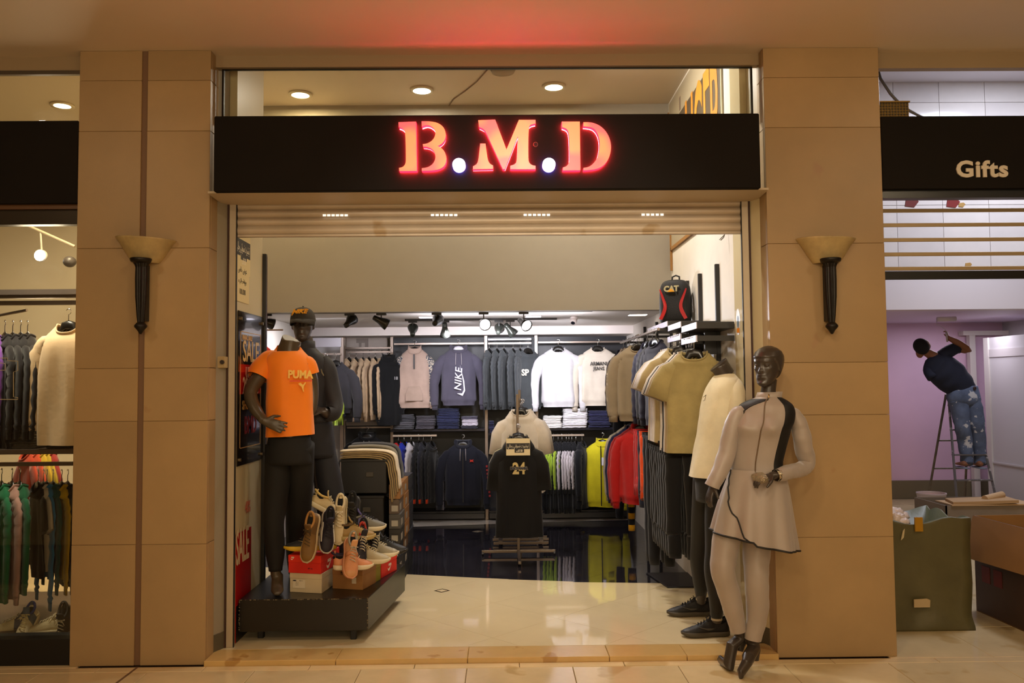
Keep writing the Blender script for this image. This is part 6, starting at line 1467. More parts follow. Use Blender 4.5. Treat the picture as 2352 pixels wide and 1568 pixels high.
# end of the left wall: black standard, wall-end posts
tag(MB().box((-1.66, .822, .1), (-1.63, .85, aty(600, 583, .83).z)).build('wall_standard', TRK, bevel=.002), 'tall thin black upright at the end of the left inner wall', 'upright')
tag(MB().box((-1.66, .86, .1), (-1.635, .875, aty(600, 583, .83).z - .01)).build('wall_standard', M('5a2020', .5), bevel=.002), 'thin dark red upright beside the black wall standard', 'upright')
# left side of the shop beyond the wall end
lr = thing('side_rack', 'pale metal rack with header panel in the left rear of the shop', 'rack', (-2.0, 4.6, 0))
MB().box((xx(640, 4.4), 4.4, zy(797, 4.4, 700)), (xx(783, 4.4), 4.44, zy(776, 4.4, 700))).build('header_panel', M('a8a4ac', .4, .3), lr)
for px in (700, 784): MB().box((xx(px, 4.4) - .02, 4.42, .03), (xx(px, 4.4) + .02, 4.46, zy(772, 4.4))).build('post', ALU, lr, bevel=.002)
MB().box((xx(640, 4.3), 4.38, zy(812, 4.4)), (xx(783, 4.4), 4.40, zy(808, 4.4))).build('rail', ALU, lr)
MB().box((xx(640, 4.3), 4.2, zy(955, 4.3)), (xx(783, 4.3), 4.44, zy(951, 4.3))).build('shelf', SHELFM, lr)
for px, c, lb, rz in ((748, '3a383c', 'dark grey cardigan in the left rear rack, left', .3), (770, '323034', 'charcoal sweatshirt in the left rear rack, right of the cardigan', -.2)):
    hang(lb, 'hanger of the ' + lb, (xx(px, 4.3), 4.3, zy(810, 4.3)), rz, c, L=.55, sw=.17, bw=.19, group='sweatshirts in the left rear rack', hgroup='hangers in the left rear rack')
g = garment('neon yellow vest hanging low in the left rear rack', (xx(770, 4.2), 4.2, zy(905, 4.2)), .1, fabric((.45, .62, .04)), L=.20, sw=.09, bw=.09, nw=.05, sleeve=None, name='vest', cat='vest', hem=False)
stack(750, 790, 966, 950, 4.25, .25, 2, ['1c2244', '2a3060'], '# folded blue garment in the left rear rack', 'folded blue garments left rear', nm='folded_garment')
g = hang('bright red jacket just past the left wall end', 'hanger of the bright red jacket past the left wall end', (-1.95, 1.55, aty(600, 775, 1.6).z + .06), .6, 'c01810', L=.5, sw=.18, bw=.19, sleeve='long', sl=.4, name='jacket', cat='jacket')
for i, (py, yy) in enumerate(((985, 1.15), (1075, 1.3))):
    trousers(['taupe', 'brown'][i] + ' trousers hanging by the left wall end, ' + ['upper', 'lower'][i], (-1.76 - .03 * i, yy, aty(600, py, yy).z), .9, ['8a7460', '6e5a48'][i], L=.36, w=.14, legw=.07, name='trousers', group='trousers by the left wall end')
tg = aty(600, 1068, 1.0); t = thing('price_tag', 'cream price tag with red border hanging left of the orange tee mannequin', 'tag', tg)
q = Matrix.Translation(tg) @ Matrix.Rotation(.6, 4, 'Y')
MB().box((-.035, -.001, -.028), (.035, .001, .028)).xf(q).build('border', M('c02018', .5), t); MB().box((-.030, -.002, -.023), (.030, -.0005, .023)).xf(q).build('card', M('d8c080', .5), t)
q_ = MB().tube([tg + Vector((0, 0, .028)), tg + Vector((-.03, .06, .12))], .0012, 5).build('string', M('a08050', .7), t)
wr_ = thing('wall_rail', 'short steel wall rails holding the red jacket and taupe trousers at left', 'rail', (-2.0, 1.3, 1.5))
for yy_, zz_ in ((1.55, aty(600, 775, 1.6).z + .055), (1.15, aty(600, 985, 1.15).z + .004), (1.3, aty(600, 1075, 1.3).z + .004)): MB().tube([(SX0, yy_, zz_), (-1.70, yy_, zz_)], .006, 8).build('bar', ALU, wr_)
# key switch box on the left jamb
p = aty(513, 832, .2); t = thing('switch_box', 'beige key switch box with black back on the left door jamb', 'switch', (p.x, .18, p.z))
MB().box((p.x - .048, .16, p.z - .035), (p.x - .022, .21, p.z + .035)).build('back_box', BLACK, t, bevel=.003); MB().box((p.x - .022, .15, p.z - .035), (p.x + .025, .21, p.z + .035)).build('housing', M('b09a70', .4), t, bevel=.003)
MB().tube([(p.x + .012, .148, p.z), (p.x + .012, .135, p.z)], .013, 14).build('knob', M('2a1c14', .4), t)
# door mat at the right
a, b_, c_, d_ = atz(1533, 1350, .031), atz(1500, 1300, .031), atz(1640, 1300, .031), atz(1640, 1350, .031)
tag(MB().prism([(a.x, a.y), (a.x + .45, a.y), (a.x + .45, a.y + .5), (a.x - .08, a.y + .5)], f_, .031, .04).build('floor_mat', M('1c1a1e', .5, name='rubber mat'), bevel=.002), 'dark floor mat on the light tiles under the black leggings', 'mat')
# ================================================================ WALL SCONCES
def sconce(px, Y, label):
    yw = -.10
    x = aty(px, 600, yw).x; t = thing('wall_sconce', label, 'wall lamp', (x, yw, aty(px, 600, yw).z))
    zf = lambda py: aty(px, py, yw).z
    r = lambda w: w / 2 * (DIST + yw) / FPX
    AL = M('b09868', .35, noise_amt=.22, nscale=9, spots=('8a5a30', 7., .64), name='alabaster glass')
    prof = [(r(60), zf(600)), (r(66), zf(597)), (r(84), zf(585)), (r(104), zf(570)), (r(122), zf(556)), (r(138), zf(546)), (r(142), zf(543)), (r(138), zf(543.5)), (r(116), zf(556)), (r(90), zf(575)), (r(40), zf(594))]
    R = []
    for k, (rr, z) in enumerate(prof): R.append([Vector((x + rr * math.cos(PI + PI * j / 24), min(-.002, yw + .096 + rr * .68 * math.sin(PI + PI * j / 24)), z + .012 * (math.cos(PI + PI * j / 24)) * (1 if px < 1000 else .3) * -min(1, k / 6))) for j in range(25)])
    MB().rings(R, False, False, closed=False).build('bowl', AL, t, smooth=True)
    IR = M('17130f', .45, .3, bump=.1, name='cast iron')
    MB().lathe([(r(20), zf(604) + .0), (r(44), zf(600)), (r(48), zf(594)), (r(46), zf(592)), (r(30), zf(592))], (x, yw + .02, 0), 20).build('cap', IR, t, smooth=True)
    MB().lathe([(r(14), zf(742)), (r(18), zf(725)), (r(25), zf(680)), (r(27), zf(640)), (r(26), zf(612)), (r(32), zf(604)), (r(40), zf(600))], (x, yw + .03, 0), 32, flute=.10).build('fluted_stem', IR, t)
    MB().lathe([(r(5), zf(766)), (r(14), zf(758)), (r(28), zf(750)), (r(28), zf(746)), (r(18), zf(740)), (r(10), zf(738))], (x, yw + .03, 0), 20).build('finial', IR, t, smooth=True)
    MB().box((x - .02, yw + .04, zf(735)), (x + .02, -.002, zf(605))).build('back_plate', IR, t)
sconce(320, 0, 'unlit torch wall sconce with alabaster bowl on the left pillar')
sconce(1911, 0, 'unlit torch wall sconce with alabaster bowl on the right pillar')
# ================================================================ LEFT NEIGHBOUR
def ly(px, py, Y): return aty(px, py, Y)
def W(py, Y, px=90): return aty(px, py, Y).z
SB('wall_left_shop_back', M((.62, .55, .42), .6), (-6.4, 3.0, 0), (-2.3, 3.1, 4.2)); SB('ceiling_left_shop', M((.58, .5, .36), .6), (-6.4, .14, 3.75), (-2.3, 3.1, 3.85))
SB('wall_left_shop_side', M((.6, .52, .4), .6), (-2.42, .14, 0), (-2.36, 3.0, 3.75)); SB('wall_left_shop_far', M((.6, .52, .4), .6), (-6.5, .14, 0), (-6.4, 3.0, 3.75))
lg = thing('shop_sign', 'plain black shop sign panel left of the left pillar', 'sign', (-3.5, 0, 2.9))
MB().box((-6.4, .0, W(467, 0)), (XL0 - .004, .1, W(277, 0))).build('panel', FAS, lg, bevel=.004)
w2 = struct('window_2'); GR = M('3a332a', .35, .5, name='dark aluminium')
MB().box((-6.4, .05, W(515, .05)), (XL0 - .002, .12, W(480, .05))).build('frame_bar', GR, w2, bevel=.003); MB().box((-6.4, .03, W(480, .03)), (XL0 - .002, .10, W(467, .0))).build('frame_bar', M('5a3c22', .4), w2)
MB().box((-6.4, .02, .0), (XL0 - .002, .16, W(1466, .03))).build('sill', BLACK, w2, bevel=.003)
MB().box((-6.4, .085, W(1466, .09)), (XL0 - .004, .09, W(512, .09))).build('pane', GLASS, w2); MB().box((-6.4, .085, W(277, .09)), (XL0 - .004, .09, W(170, .09))).build('pane', GLASS, w2)
MB().box((-6.4, .08, W(172, .09)), (XL0 - .004, .11, W(163, .09))).build('frame_bar', M('6a6258', .3, .7), w2)
# lettering outline on the glass: open block letter edge
gl = thing('window_lettering', 'outlined block letter on the glass of the left shop window', 'lettering', aty(15, 870, .08))
OL = M('b8a888', .4, name='etched outline')
pts = [(0, 822), (17, 822), (17, 828), (41, 829), (41, 851), (31, 854), (31, 911), (41, 913), (41, 917), (0, 917)]
MB().tube([aty(a, b, .078) for a, b in pts], .0022, 5).build('outline', OL, gl)
MB().tube([aty(a, b, .078) for a, b in ((0, 850), (12, 850), (12, 835), (0, 833))], .0022, 5).build('outline', OL, gl)
p = ly(143, 240, 1.2); cz = 3.75; p = atz(143, 240, cz); t = thing('ceiling_downlight', 'round glowing downlight behind the left shop transom', 'downlight', (p.x, p.y, cz - .012))
MB().lathe([(.06, -.001), (.085, -.003), (.085, .012), (.06, .012)], (0, 0, 0), 24, False).build('ring', M('d9cdb0', .4), t, smooth=True, local=True); MB().lathe([(.062, 0), (.062, .008)], (0, 0, 0), 24).build('lens', glow((1, .85, .5), 10), t, local=True)
p = ly(93, 587, 1.9); t = thing('track_spotlight', 'brightly lit spotlight high in the left shop window', 'spotlight', p)
MB().lathe([(.02, .07), (.045, .03), (.052, -.0)], (0, 0, 0), 20).xf(Matrix.Rotation(-1.3, 4, 'X')).build('housing', M('c8c0b0', .4), t, smooth=True, local=True); MB().ell((0, -.012, 0), (.045, .012, .045), 16, 8).build('lens', glow((1, .93, .85), 16), t, local=True)
tp_ = ly(93, 531, 1.9) - p; MB().tube([(0, .02, .02), tuple(tp_)], .008, 8).build('arm', M('c8c0b0', .4), t, local=True)
tag(MB().tube([ly(50, 512, 1.9), ly(172, 566, 1.9)], .012, 8).build('light_track', M('b8a890', .4)), 'pale lighting track slanting in the left shop window', 'light track')
p = ly(160, 601, 1.8); tag(MB().ell(p, (.05, .05, .045), 16, 10).build('ceiling_lamp', M('4a4440', .4), smooth=True), 'dark round lamp at the window edge of the left shop', 'lamp')
dr = thing('display_rail_frame', 'steel display frame with shelves and rails in the left shop window', 'rack', (-3, .6, 0)); ST = M('8c8078', .28, .85, name='polished steel')
Yl = .55
for pa_, pb_, y0_, y1_ in ((664, 676, .50, .56), (678, 684, .56, .60), (690, 700, .6, .64)): MB().box((-4.4, y0_, W(pb_, y0_)), (XL0 + .02, y1_, W(pa_, y0_))).build('rail', ST, dr)
MB().box((-4.4, .42, W(1043, .42)), (XL0 + .02, .86, W(1031, .42))).build('shelf', ST, dr, bevel=.002)
MB().box((-4.4, .44, W(1070, .44)), (XL0 + .02, .47, W(1061, .44))).build('rail', ST, dr)
MB().box((-4.4, .14, W(1455, .2) - .0), (XL0 + .02, 1.0, W(1420, .9))).build('base', M('5a4438', .5), dr) if False else None
zfl = W(1458, .2)
MB().box((-4.4, .14, .0), (XL0 + .06, 1.3, zfl)).build('base', M('4a382e', .4), dr)
MB().tube([ly(-60, 735, .75), ly(62, 712, .62)], .01, 8).build('arm', ST, dr)
def hl(px, py, Y, label, c, rz, **k):
    p = ly(px, py, Y); k.setdefault('d', .03); return hang(label, 'hanger of the ' + label, (p.x, Y, p.z), rz, c, **k)
# upper garments
hl(158, 712, .42, 'pale peach long jacket at the right edge of the left shop window', fabric('d8bc96'), -.15, L=.76, sw=.16, bw=.18, spread=.02, sl=.60, swid=.075, d=.07, name='jacket', cat='jacket', hem=False)
for i, (px, c, lb) in enumerate(((-14, '6a3c90', 'purple sweatshirt at the frame edge of the left shop window'), (12, '141216', 'black jacket next to the purple sweatshirt'), (30, '17151a', 'second black jacket on the left shop rail'), (48, '121014', 'third black jacket on the left shop rail'), (64, '1c1818', 'fourth black jacket on the left shop rail'))):
    hl(px, 722, .60, lb, c, -.85, L=.78 if i == 0 else .74, sw=.17, bw=.19, spread=0, sl=.6, name='jacket', cat='jacket', group='jackets on the upper left shop rail', off=.13, hgroup='hangers on the upper left shop rail')
zs = W(1031, .42)
stack(22, 80, 1031, 975, .46, .26, 5, ['4a423a', '3a342e', '57504a', '2c2824'], '# folded dark jeans, left pile in the left shop window', 'left folded jeans in the left shop', Z0=zs, nm='folded_jeans', cat='folded jeans')
stack(105, 165, 1031, 992, .46, .26, 4, ['2a2622', '332e2a', '24201c'], '# folded black jeans, right pile in the left shop window', 'right folded jeans in the left shop', Z0=zs, nm='folded_jeans', cat='folded jeans')
for i, (px, c, lb, sl_, L_) in enumerate(((-22, '1c9060', 'bright green sweatshirt at the frame edge, lower left shop rail', .62, .74), (4, '146a44', 'green sweatshirt second on the lower left shop rail', .62, .72), (28, 'b08a80', 'dusty pink sweatshirt between the two green ones', .64, .70), (46, '145c3c', 'dark green sweatshirt third on the lower rail', .58, .66))):
    hl(px, 1078, .45, lb, c, -.85, L=L_, sw=.17, bw=.18, spread=.01, sl=sl_, group='sweatshirts on the lower left shop rail', hgroup='hangers on the lower left shop rail', swid=.07)
for i, (px, c, lb, st, L_) in enumerate(((88, '141214', 'black tee in the lower left shop rail', 'short', .60), (100, 'b8a894', 'pale tee beside the black one, lower left shop', 'short', .55), (108, '2c6890', 'long blue sweatshirt on the lower left shop rail', 'long', .60), (122, '1a4440', 'dark teal sweatshirt on the lower left shop rail', 'long', .56), (142, 'b08c10', 'mustard yellow long top on the lower left shop rail', 'long', .60), (156, '0f1418', 'black long top at the pillar edge, lower left shop rail', 'long', .66))):
    hl(px, 1080, .75, lb, c, -.88, L=L_, sw=.17, bw=.18, sleeve=st, sl=.72 if i == 2 else (.62 if st == 'long' else .28), spread=-.01, group='tops on the lower left shop rail', hgroup='hangers of the tops on the lower left shop rail', name='long_top', cat='top', d=.02)
for i, (px, c) in enumerate(((62, '9c3418'), (78, 'a43a18'), (94, 'a88a1c'), (104, '9c841a'), (114, '84201a'))):
    p = ly(px, 1040, 1.5); garment('%s top far behind the lower rail of the left shop' % ['orange', 'second orange', 'yellow', 'second yellow', 'red'][i], (p.x, 1.5, p.z), -.8, c, d=.025, L=.7, sw=.16, bw=.17, sleeve='short', sl=.3, name='bright_tee', cat='t-shirt', group='bright tops far back in the left shop')
shoe_at('white and blue sneaker facing front in the left shop window', 62, 1452, .30, (.55, 0, .12), 'cdbf98', 'c8b890', lining='2c3c80', lace='d8c890', accent='3c5068', toe='d0c098', L=.29)
shoe_at('pale sneaker pointing right behind the front facing one', 26, 1455, .34, (0, 0, -1.3), 'c8b88c', 'b8a880', accent='3a3a48', L=.29); shoe_at('pale sneaker pointing left at the pillar edge', 112, 1455, .30, (0, 0, -1.4), 'c0b088', 'b0a078', lining='26264a', L=.28); shoe_at('black shoe standing upright at the pillar edge of the left window', 152, 1448, .32, (1.1, 0, .1), '15130f', '3a352a', L=.29, high=.02)
# ================================================================ RIGHT NEIGHBOUR
def RZ_(py, Y, px=2200): return aty(px, py, Y).z
x0r = XR1
gs = thing('shop_sign', 'black shop sign with white Gifts lettering right of the right pillar', 'sign', (3, 0, 2.9))
MB().box((x0r + .004, 0, RZ_(433, 0)), (8.8, .1, RZ_(266, 0))).build('panel', FAS, gs, bevel=.004); MB().box((x0r + .004, .03, RZ_(454, .03)), (8.8, .1, RZ_(433, .0))).build('lower_panel', M('23262a', .3), gs)
c_ = aty(2256, 388, -.01); text('Gifts', .135, M('d8ccb8', .5), face_m((c_.x, -.006, c_.z - .004), (1, 0, .0), (0, 0, 1)), 'lettering', gs, depth=.004, bold=.0045, sx=1.10, space=1.1)
# open lattice shutter
ls = thing('lattice_shutter', 'open barred roller shutter half lowered over the right shop front', 'shutter', (3, .2, 2.5)); LB = M('ab9672', .45, .3, name='shutter bar')
for py in (483, 516, 550, 583, 616):
    z = RZ_(py, .2); MB().box((x0r + .01, .195, z - .012), (8.8, .205, z + .012)).build('bar', LB, ls, bevel=.002)
MB().box((x0r + .01, .19, RZ_(641, .2)), (8.8, .21, RZ_(622, .2))).build('bottom_bar', BLACK, ls, bevel=.002)
# back room shell
LIL = M((.62, .42, .56), .5, noise_amt=.05, nscale=1.2, name='lilac wall'); WLI = M((.74, .72, .80), .5, name='white lilac paint'); WP2 = M((.50, .49, .50), .4, name='white board')
XRR = 5.2; Yr = 6.6
SB('wall_right_shop_back', LIL, (x0r - .2, Yr, .25), (6.9, Yr + .1, 2.6)); SB('wall_right_shop_plinth', M('6a6048', .6), (x0r - .2, Yr - .02, 0), (6.9, Yr + .1, .25))
SB('wall_right_shop_left', WLI, (1.72, .75, 0), (1.8, Yr, 4.3))
zb3 = RZ_(710, 4.4); SB('wall_right_shop_beam', M((.78, .70, .70), .5), (1.8, 4.4, zb3), (8.9, 4.6, 4.3)); SB('ceiling_right_shop_rear', M((.72, .62, .78), .5), (1.8, 4.6, zb3 + .0), (8.9, Yr, zb3 + .1))
SB('ceiling_right_shop', WLI, (1.8, .14, 4.2), (8.9, 4.4, 4.3))
SB('wall_right_shop_right', WP2, (6.9, 4.62, 0), (7.0, Yr, zb3)); SB('wall_right_shop_side', WP2, (8.8, .14, 0), (8.9, Yr, 4.3))
SB('trim_6', M('cfc8c4', .5), (aty(2236, 900, Yr - .1).x - .04, Yr - .12, 0), (aty(2236, 900, Yr - .1).x + .04, Yr - .04, zb3 - .12)); SB('trim_7', M('cfc8c4', .5), (aty(2210, 800, Yr - .1).x, Yr - .14, zb3 - .18), (6.9, Yr - .02, zb3 - .12))
# sliding white door panels along the right side
wd = struct('door_1')
for k, (xa_, ya_, xb_, yb_) in enumerate(((aty(2262, 800, 5.9).x, 5.9, aty(2352, 800, 4.7).x + .25, 4.7),)):
    dv = Vector((xb_ - xa_, yb_ - ya_)); dl_ = dv.length; dv.normalize(); nv_ = Vector((-dv.y, dv.x)) * .02
    P = [(xa_, ya_), (xb_, yb_), (xb_ + nv_.x, yb_ + nv_.y), (xa_ + nv_.x, ya_ + nv_.y)]
    MB().prism(P, f_, 0, zb3 - .25).build('leaf', WP2, wd)
    for z_0, z_1 in ((.0, .12), (1.9, 2.0), (.55, .57)):
        MB().prism([(xa_ - nv_.x * .6, ya_ - nv_.y * .6), (xb_ - nv_.x * .6, yb_ - nv_.y * .6), (xb_, yb_), (xa_, ya_)], f_, z_0, z_1).build('rail', M('b8b4b4', .5), wd)
    MB().prism([(xa_ - nv_.x, ya_ - nv_.y), (xa_ + dv.x * .1 - nv_.x, ya_ + dv.y * .1 - nv_.y), (xa_ + dv.x * .1, ya_ + dv.y * .1), (xa_, ya_)], f_, 0, zb3 - .25).build('stile', M('cac6c2', .5), wd)
# white tiled panel wall high behind the shutter
tw = struct('wall_tiled'); WT = [M((.78, .74, .72), .12, noise_amt=.03, name='white wall tile'), M((.74, .70, .69), .12, noise_amt=.03, name='white wall tile')]
yT = 2.2
MB().box((1.8, yT + .02, 2.52), (8.8, yT + .06, 4.2)).build('tile_bed', M('8c8074', .7), tw)
for ix in range(17):
    for iz in range(6):
        xa_ = 1.81 + ix * .40; za_ = 2.52 + iz * .30
        MB().box((xa_ + .002, yT + .008, za_ + .002), (xa_ + .398, yT + .02, min(za_ + .298, 4.2))).build('wall_tile', random.choice(WT), tw)
for px, py, c in ((2095, 465, '6a2c28'), (2190, 466, '7a2420'), (2225, 608, 'b89050'), (2210, 470, 'b08c50')):
    p = aty(px, py, yT); tag(MB().prism([(-.06, -.03), (.02, -.04), (.06, .01), (.03, .04), (-.05, .03)], lambda u, v, d: p + Vector((u * (.5 if c[0] == 'b' else 1), d, v * (.5 if c[0] == 'b' else 1))), .002, .009).build('wall_residue', M(c, .8)), {'6a2c28': 'dark red paint stain on the white tiles, left one', '7a2420': 'dark red paint stain on the white tiles, right one', 'b89050': 'scrap of tan tape low on the white tiles', 'b08c50': 'scrap of tan tape beside the right red stain'}[c], 'stain')
tag(MB().tube([aty(a, b, .5) for a, b in ((1960, -60), (2000, 100), (2022, 180), (2045, 215), (2068, 240), (2090, 255), (2120, 270))], .010, 8).build('hanging_cable', M('6a6668', .5), smooth=True), 'grey cable sagging behind the right shop transom', 'cable')
p = aty(2046, 250, .06); p.z = RZ_(266, 0) + .061; t = thing('wire_basket', 'small golden wire mesh box on the right shop sign top', 'basket', (p.x, .06, p.z - .05)); GW = M('8a6c30', .4, .6)
q = MB()
for k in range(13): q.box((p.x - .11 + .018 * k, .059, p.z - .06), (p.x - .107 + .018 * k, .062, p.z + .045))
for k in range(7): q.box((p.x - .11, .058, p.z - .06 + .017 * k), (p.x + .11, .061, p.z - .057 + .017 * k))
q.build('mesh_panel', GW, t); MB().box((p.x - .11, .064, p.z - .06), (p.x + .11, .069, p.z + .045)).build('backing', M('4a3c20', .6), t)
MB().box((p.x - .115, .05, p.z + .042), (p.x + .115, .07, p.z + .050)).build('rim', GW, t)
# ---- painter on the ladder
def painter():
    Y = 5.0
    b = aty(2245, 1075, Y); t = thing('person', 'man in navy t-shirt and paint stained jeans on a stepladder reaching up with a roller', 'person', (b.x, Y, b.z))
    SK = M('8a5a3c', .55, name='skin'); parts = []
    hc = aty(2117, 799, Y - .05)
    parts.append(head_mesh(hc, rot3(2.15, .45, 0) @ Matrix.Rotation(-.5, 3, 'Y'), .93, hairline=False))
    parts.append(plimb([(2124, 806, 9), (2134, 812, 10.5), (2146, 820, 13)], Y, k=3))
    m_ = plimb([(2140, 826, 18), (2158, 838, 27), (2180, 858, 27), (2202, 880, 22), (2213, 896, 20), (2218, 915, 21)], Y, flat=.75); parts.append(m_)
    # arms: right arm up to the roller, left arm in front of the body
    A1 = [(2172, 812, 9), (2195, 800, 9.5), (2224, 804, 8, -.05), (2200, 787, 7.5, -.05), (2182, 778, 5.5, -.02), (2177, 775, 5, -.0)]
    parts.append(plimb(A1, Y, k=3)); w_ = aty(2177, 776, Y); parts += hand(w_, (-.15, -.1, 1), (-.6, .6, 0), (-1, -.3, 0), .78, 1.15, 0)
    L1_ = [(2199, 915, 17), (2204, 930, 17), (2210, 975, 14), (2216, 1010, 12, .03), (2220, 1050, 10, .03), (2222, 1066, 8)]; L2_ = [(2230, 915, 17), (2234, 930, 16.5), (2243, 975, 14), (2247, 1010, 12, .03), (2250, 1050, 10, .03), (2252, 1066, 8)]
    parts.append(plimb(L1_, Y)); parts.append(plimb(L2_, Y))
    for px in (2212, 2248):
        a = aty(px, 1072, Y); parts.append(MB().tube([Vector((a.x, Y + .12, a.z + .03)), Vector((a.x, Y + .04, a.z + .035)), Vector((a.x - .01, Y - .04, a.z + .045)), Vector((a.x - .01, Y - .08, a.z + .035))], [(.015, .035), (.024, .038), (.032, .034), (.02, .026)], 12, up=(0, 0, 1)))
    weld_remesh(parts, 'body', SK, t, .0065, 2)
    HAIR = M('0e0b0a', .9, bump=.4, bscale=200, name='short black hair')
    h = MB(); h.ell(hc + Vector((-.012, -.015, .018)), (.086, .092, .100), 22, 14, R=Matrix.Rotation(-.5, 3, 'Y')); ho = h.build('hair', HAIR, t, smooth=True)
    SH_ = M('1a1e30', .85, noise_amt=.1, bump=.15, bscale=20, name='navy cotton')
    R = plimb([(2132, 822, 11), (2140, 828, 24), (2152, 838, 34), (2166, 850, 38), (2184, 866, 38), (2202, 882, 33), (2213, 895, 29), (2217, 902, 28)], Y, n=30, flat=.72, k=5)
    for k, v in enumerate(R.v): R.v[k] = v + Vector((noise.noise(v * 9), noise.noise(v * 9 + Vector((5, 0, 0))), noise.noise(v * 9 + Vector((0, 7, 0))))) * .014
    R.build('t_shirt', SH_, t, smooth=True)
    P, Rr = dense(*pl([(2160, 820, 14), (2178, 808, 14.5), (2196, 799, 13.5), (2206, 800, 12)], Y), 4); MB().tube(P, Rr, 18, False, up=(0, 1, 0)).build('sleeve', SH_, t, smooth=True)
    P, Rr = dense(*pl([(2140, 832, 14), (2134, 850, 13), (2142, 868, 12, -.06)], Y), 4); MB().tube(P, Rr, 18, up=(0, 1, 0)).build('sleeve', SH_, t, smooth=True)
    JN = M((.10, .13, .21), .85, noise_amt=.35, nscale=6, spots=('c8c8cc', 11., .60), name='paint stained denim')
    hp = subdiv_rings(prings([(886, 2178, 2244, .10), (900, 2176, 2247, .12), (918, 2177, 2251, .125), (931, 2184, 2249, .09)], Y), 3); MB().rings(hp).build('jeans_seat', JN, t, smooth=True)
    for L_ in (L1_, L2_):
        P, Rr = dense(*pl([(q_[0], q_[1], q_[2] + 4.0, *(q_[3:])) for q_ in L_], Y), 5); q = MB(); q.tube(P, Rr, 20, up=(0, 1, 0))
        for k, v in enumerate(q.v): q.v[k] = v + Vector((noise.noise(v * 12), noise.noise(v * 12 + Vector((5, 0, 0))), 0)) * .012
        q.build('jeans_leg', JN, t, smooth=True)
    SN = M('7c8496', .7, name='grey sandals')
    for px in (2212, 2250):
        a = aty(px, 1076, Y); MB().tube([Vector((a.x, Y + .15, a.z + .012)), Vector((a.x, Y, a.z + .012)), Vector((a.x - .01, Y - .11, a.z + .014))], [(.010, .04), (.012, .048), (.010, .04)], 14, up=(0, 0, 1)).build('sandal', SN, t, smooth=True)
    MB().ell(aty(2239, 891, Y - .12), (.02, .01, .022), 10, 8).build('belt_patch', M('3a2418', .6), t, smooth=True)
painter()
Yq = 4.97
t = thing('paint_roller', 'white paint roller held up against the lilac ceiling', 'paint roller', aty(2175, 765, Yq)); WH = M('d8d0d4', .5)
MB().tube([aty(2176, 785, Yq), aty(2173, 764, Yq)], .010, 10).build('handle', M('b8b0b0', .5), t, smooth=True)
MB().tube([aty(2173, 764, Yq), aty(2172, 757, Yq), aty(2160, 748, Yq), aty(2152, 745, Yq), aty(2151, 737, Yq)], .004, 8).build('frame', M('c8c0c8', .3, .6), t, smooth=True)
MB().tube([aty(2153, 733, Yq), aty(2195, 732, Yq)], .028, 18).build('sleeve', WH, t, smooth=True)
# stepladder
Yl2 = 5.0
t = thing('stepladder', 'paint spattered aluminium stepladder under the painter', 'ladder', (aty(2220, 1130, Yl2).x, Yl2, 0)); LD = M('7c7878', .4, .5, spots=('c8c4c4', 14., .60), name='spattered aluminium'); LD2 = M('6a6458', .5, .3, noise_amt=.3, nscale=12)
a, b_ = aty(2186, 930, Yl2 - .02), aty(2228, 930, Yl2 - .02); ca, cb = aty(2208, 1160, Yl2 - .3), aty(2296, 1150, Yl2 - .3)
top1, top2 = aty(2184, 900, 5.1), aty(2240, 900, 5.1)
f1 = Vector((aty(2200, 1150, 4.75).x, 4.75, .0)); f2 = Vector((aty(2298, 1150, 4.75).x, 4.75, .0)); r1 = Vector((aty(2128, 1150, 5.9).x, 5.9, .0)); r2 = Vector((aty(2215, 1150, 5.9).x, 5.9, 0))
top1 = Vector((aty(2178, 905, 5.2).x, 5.2, aty(2178, 905, 5.2).z)); top2 = Vector((aty(2232, 905, 5.2).x, 5.2, top1.z))
for p_, q_, mt2 in ((f1, top1, LD), (f2, top2, LD), (r1, top1 + Vector((0, .05, 0)), LD2), (r2, top2 + Vector((0, .05, 0)), LD2)):
    MB().tube([p_, q_], (.016), 6).build('stile', mt2, t)
nS = 5
for k in range(nS):
    f = (k + .55) / nS; a = f1.lerp(top1, f); b_ = f2.lerp(top2, f)
    MB().box((a.x, a.y - .03, a.z - .012), (b_.x, a.y + .04, a.z + .004)).build('step', LD, t, bevel=.002)
for f in (.35, .6): a = r1.lerp(top1, f); b_ = r2.lerp(top2, f); MB().tube([a, b_], .010, 6).build('brace', LD2, t)
# ---- bucket, boxes
Y = 4.2; p = aty(2141, 1190, Y); zb4 = aty(2141, 1131, Y).z
t = thing('paint_bucket', 'white plastic paint bucket with dark blue label behind the green wrapped box', 'bucket', (p.x, Y, 0)); r_ = 32 * (Y + 5) / FPX
MB().lathe([(r_ * .84, zb4 - .32), (r_ * .96, zb4 - .02), (r_, zb4 - .015), (r_, zb4), (r_ * .93, zb4), (r_ * .8, zb4 - .25)], (p.x, Y, 0), 28).build('pail', M('c8b8b4', .4), t, smooth=False)
MB().lathe([(r_ * .90, zb4 - .22), (r_ * .955, zb4 - .06)], (p.x, Y, 0), 28, False).build('label', M('2a3048', .5, spots=('c0b8b8', 12., .55)), t, smooth=True)
MB().lathe([(r_ * .90, zb4 - .03), (r_ * .90, zb4 - .02)], (p.x, Y, 0), 28).build('paint', M('c89c8c', .3), t)
tag(MB().box((p.x - .2, Y - .2, .0), (p.x + .2, Y + .2, zb4 - .322)).build('wooden_crate', M('6a5a40', .7), bevel=.004), 'plain crate under the paint bucket, hidden behind the green box', 'crate')
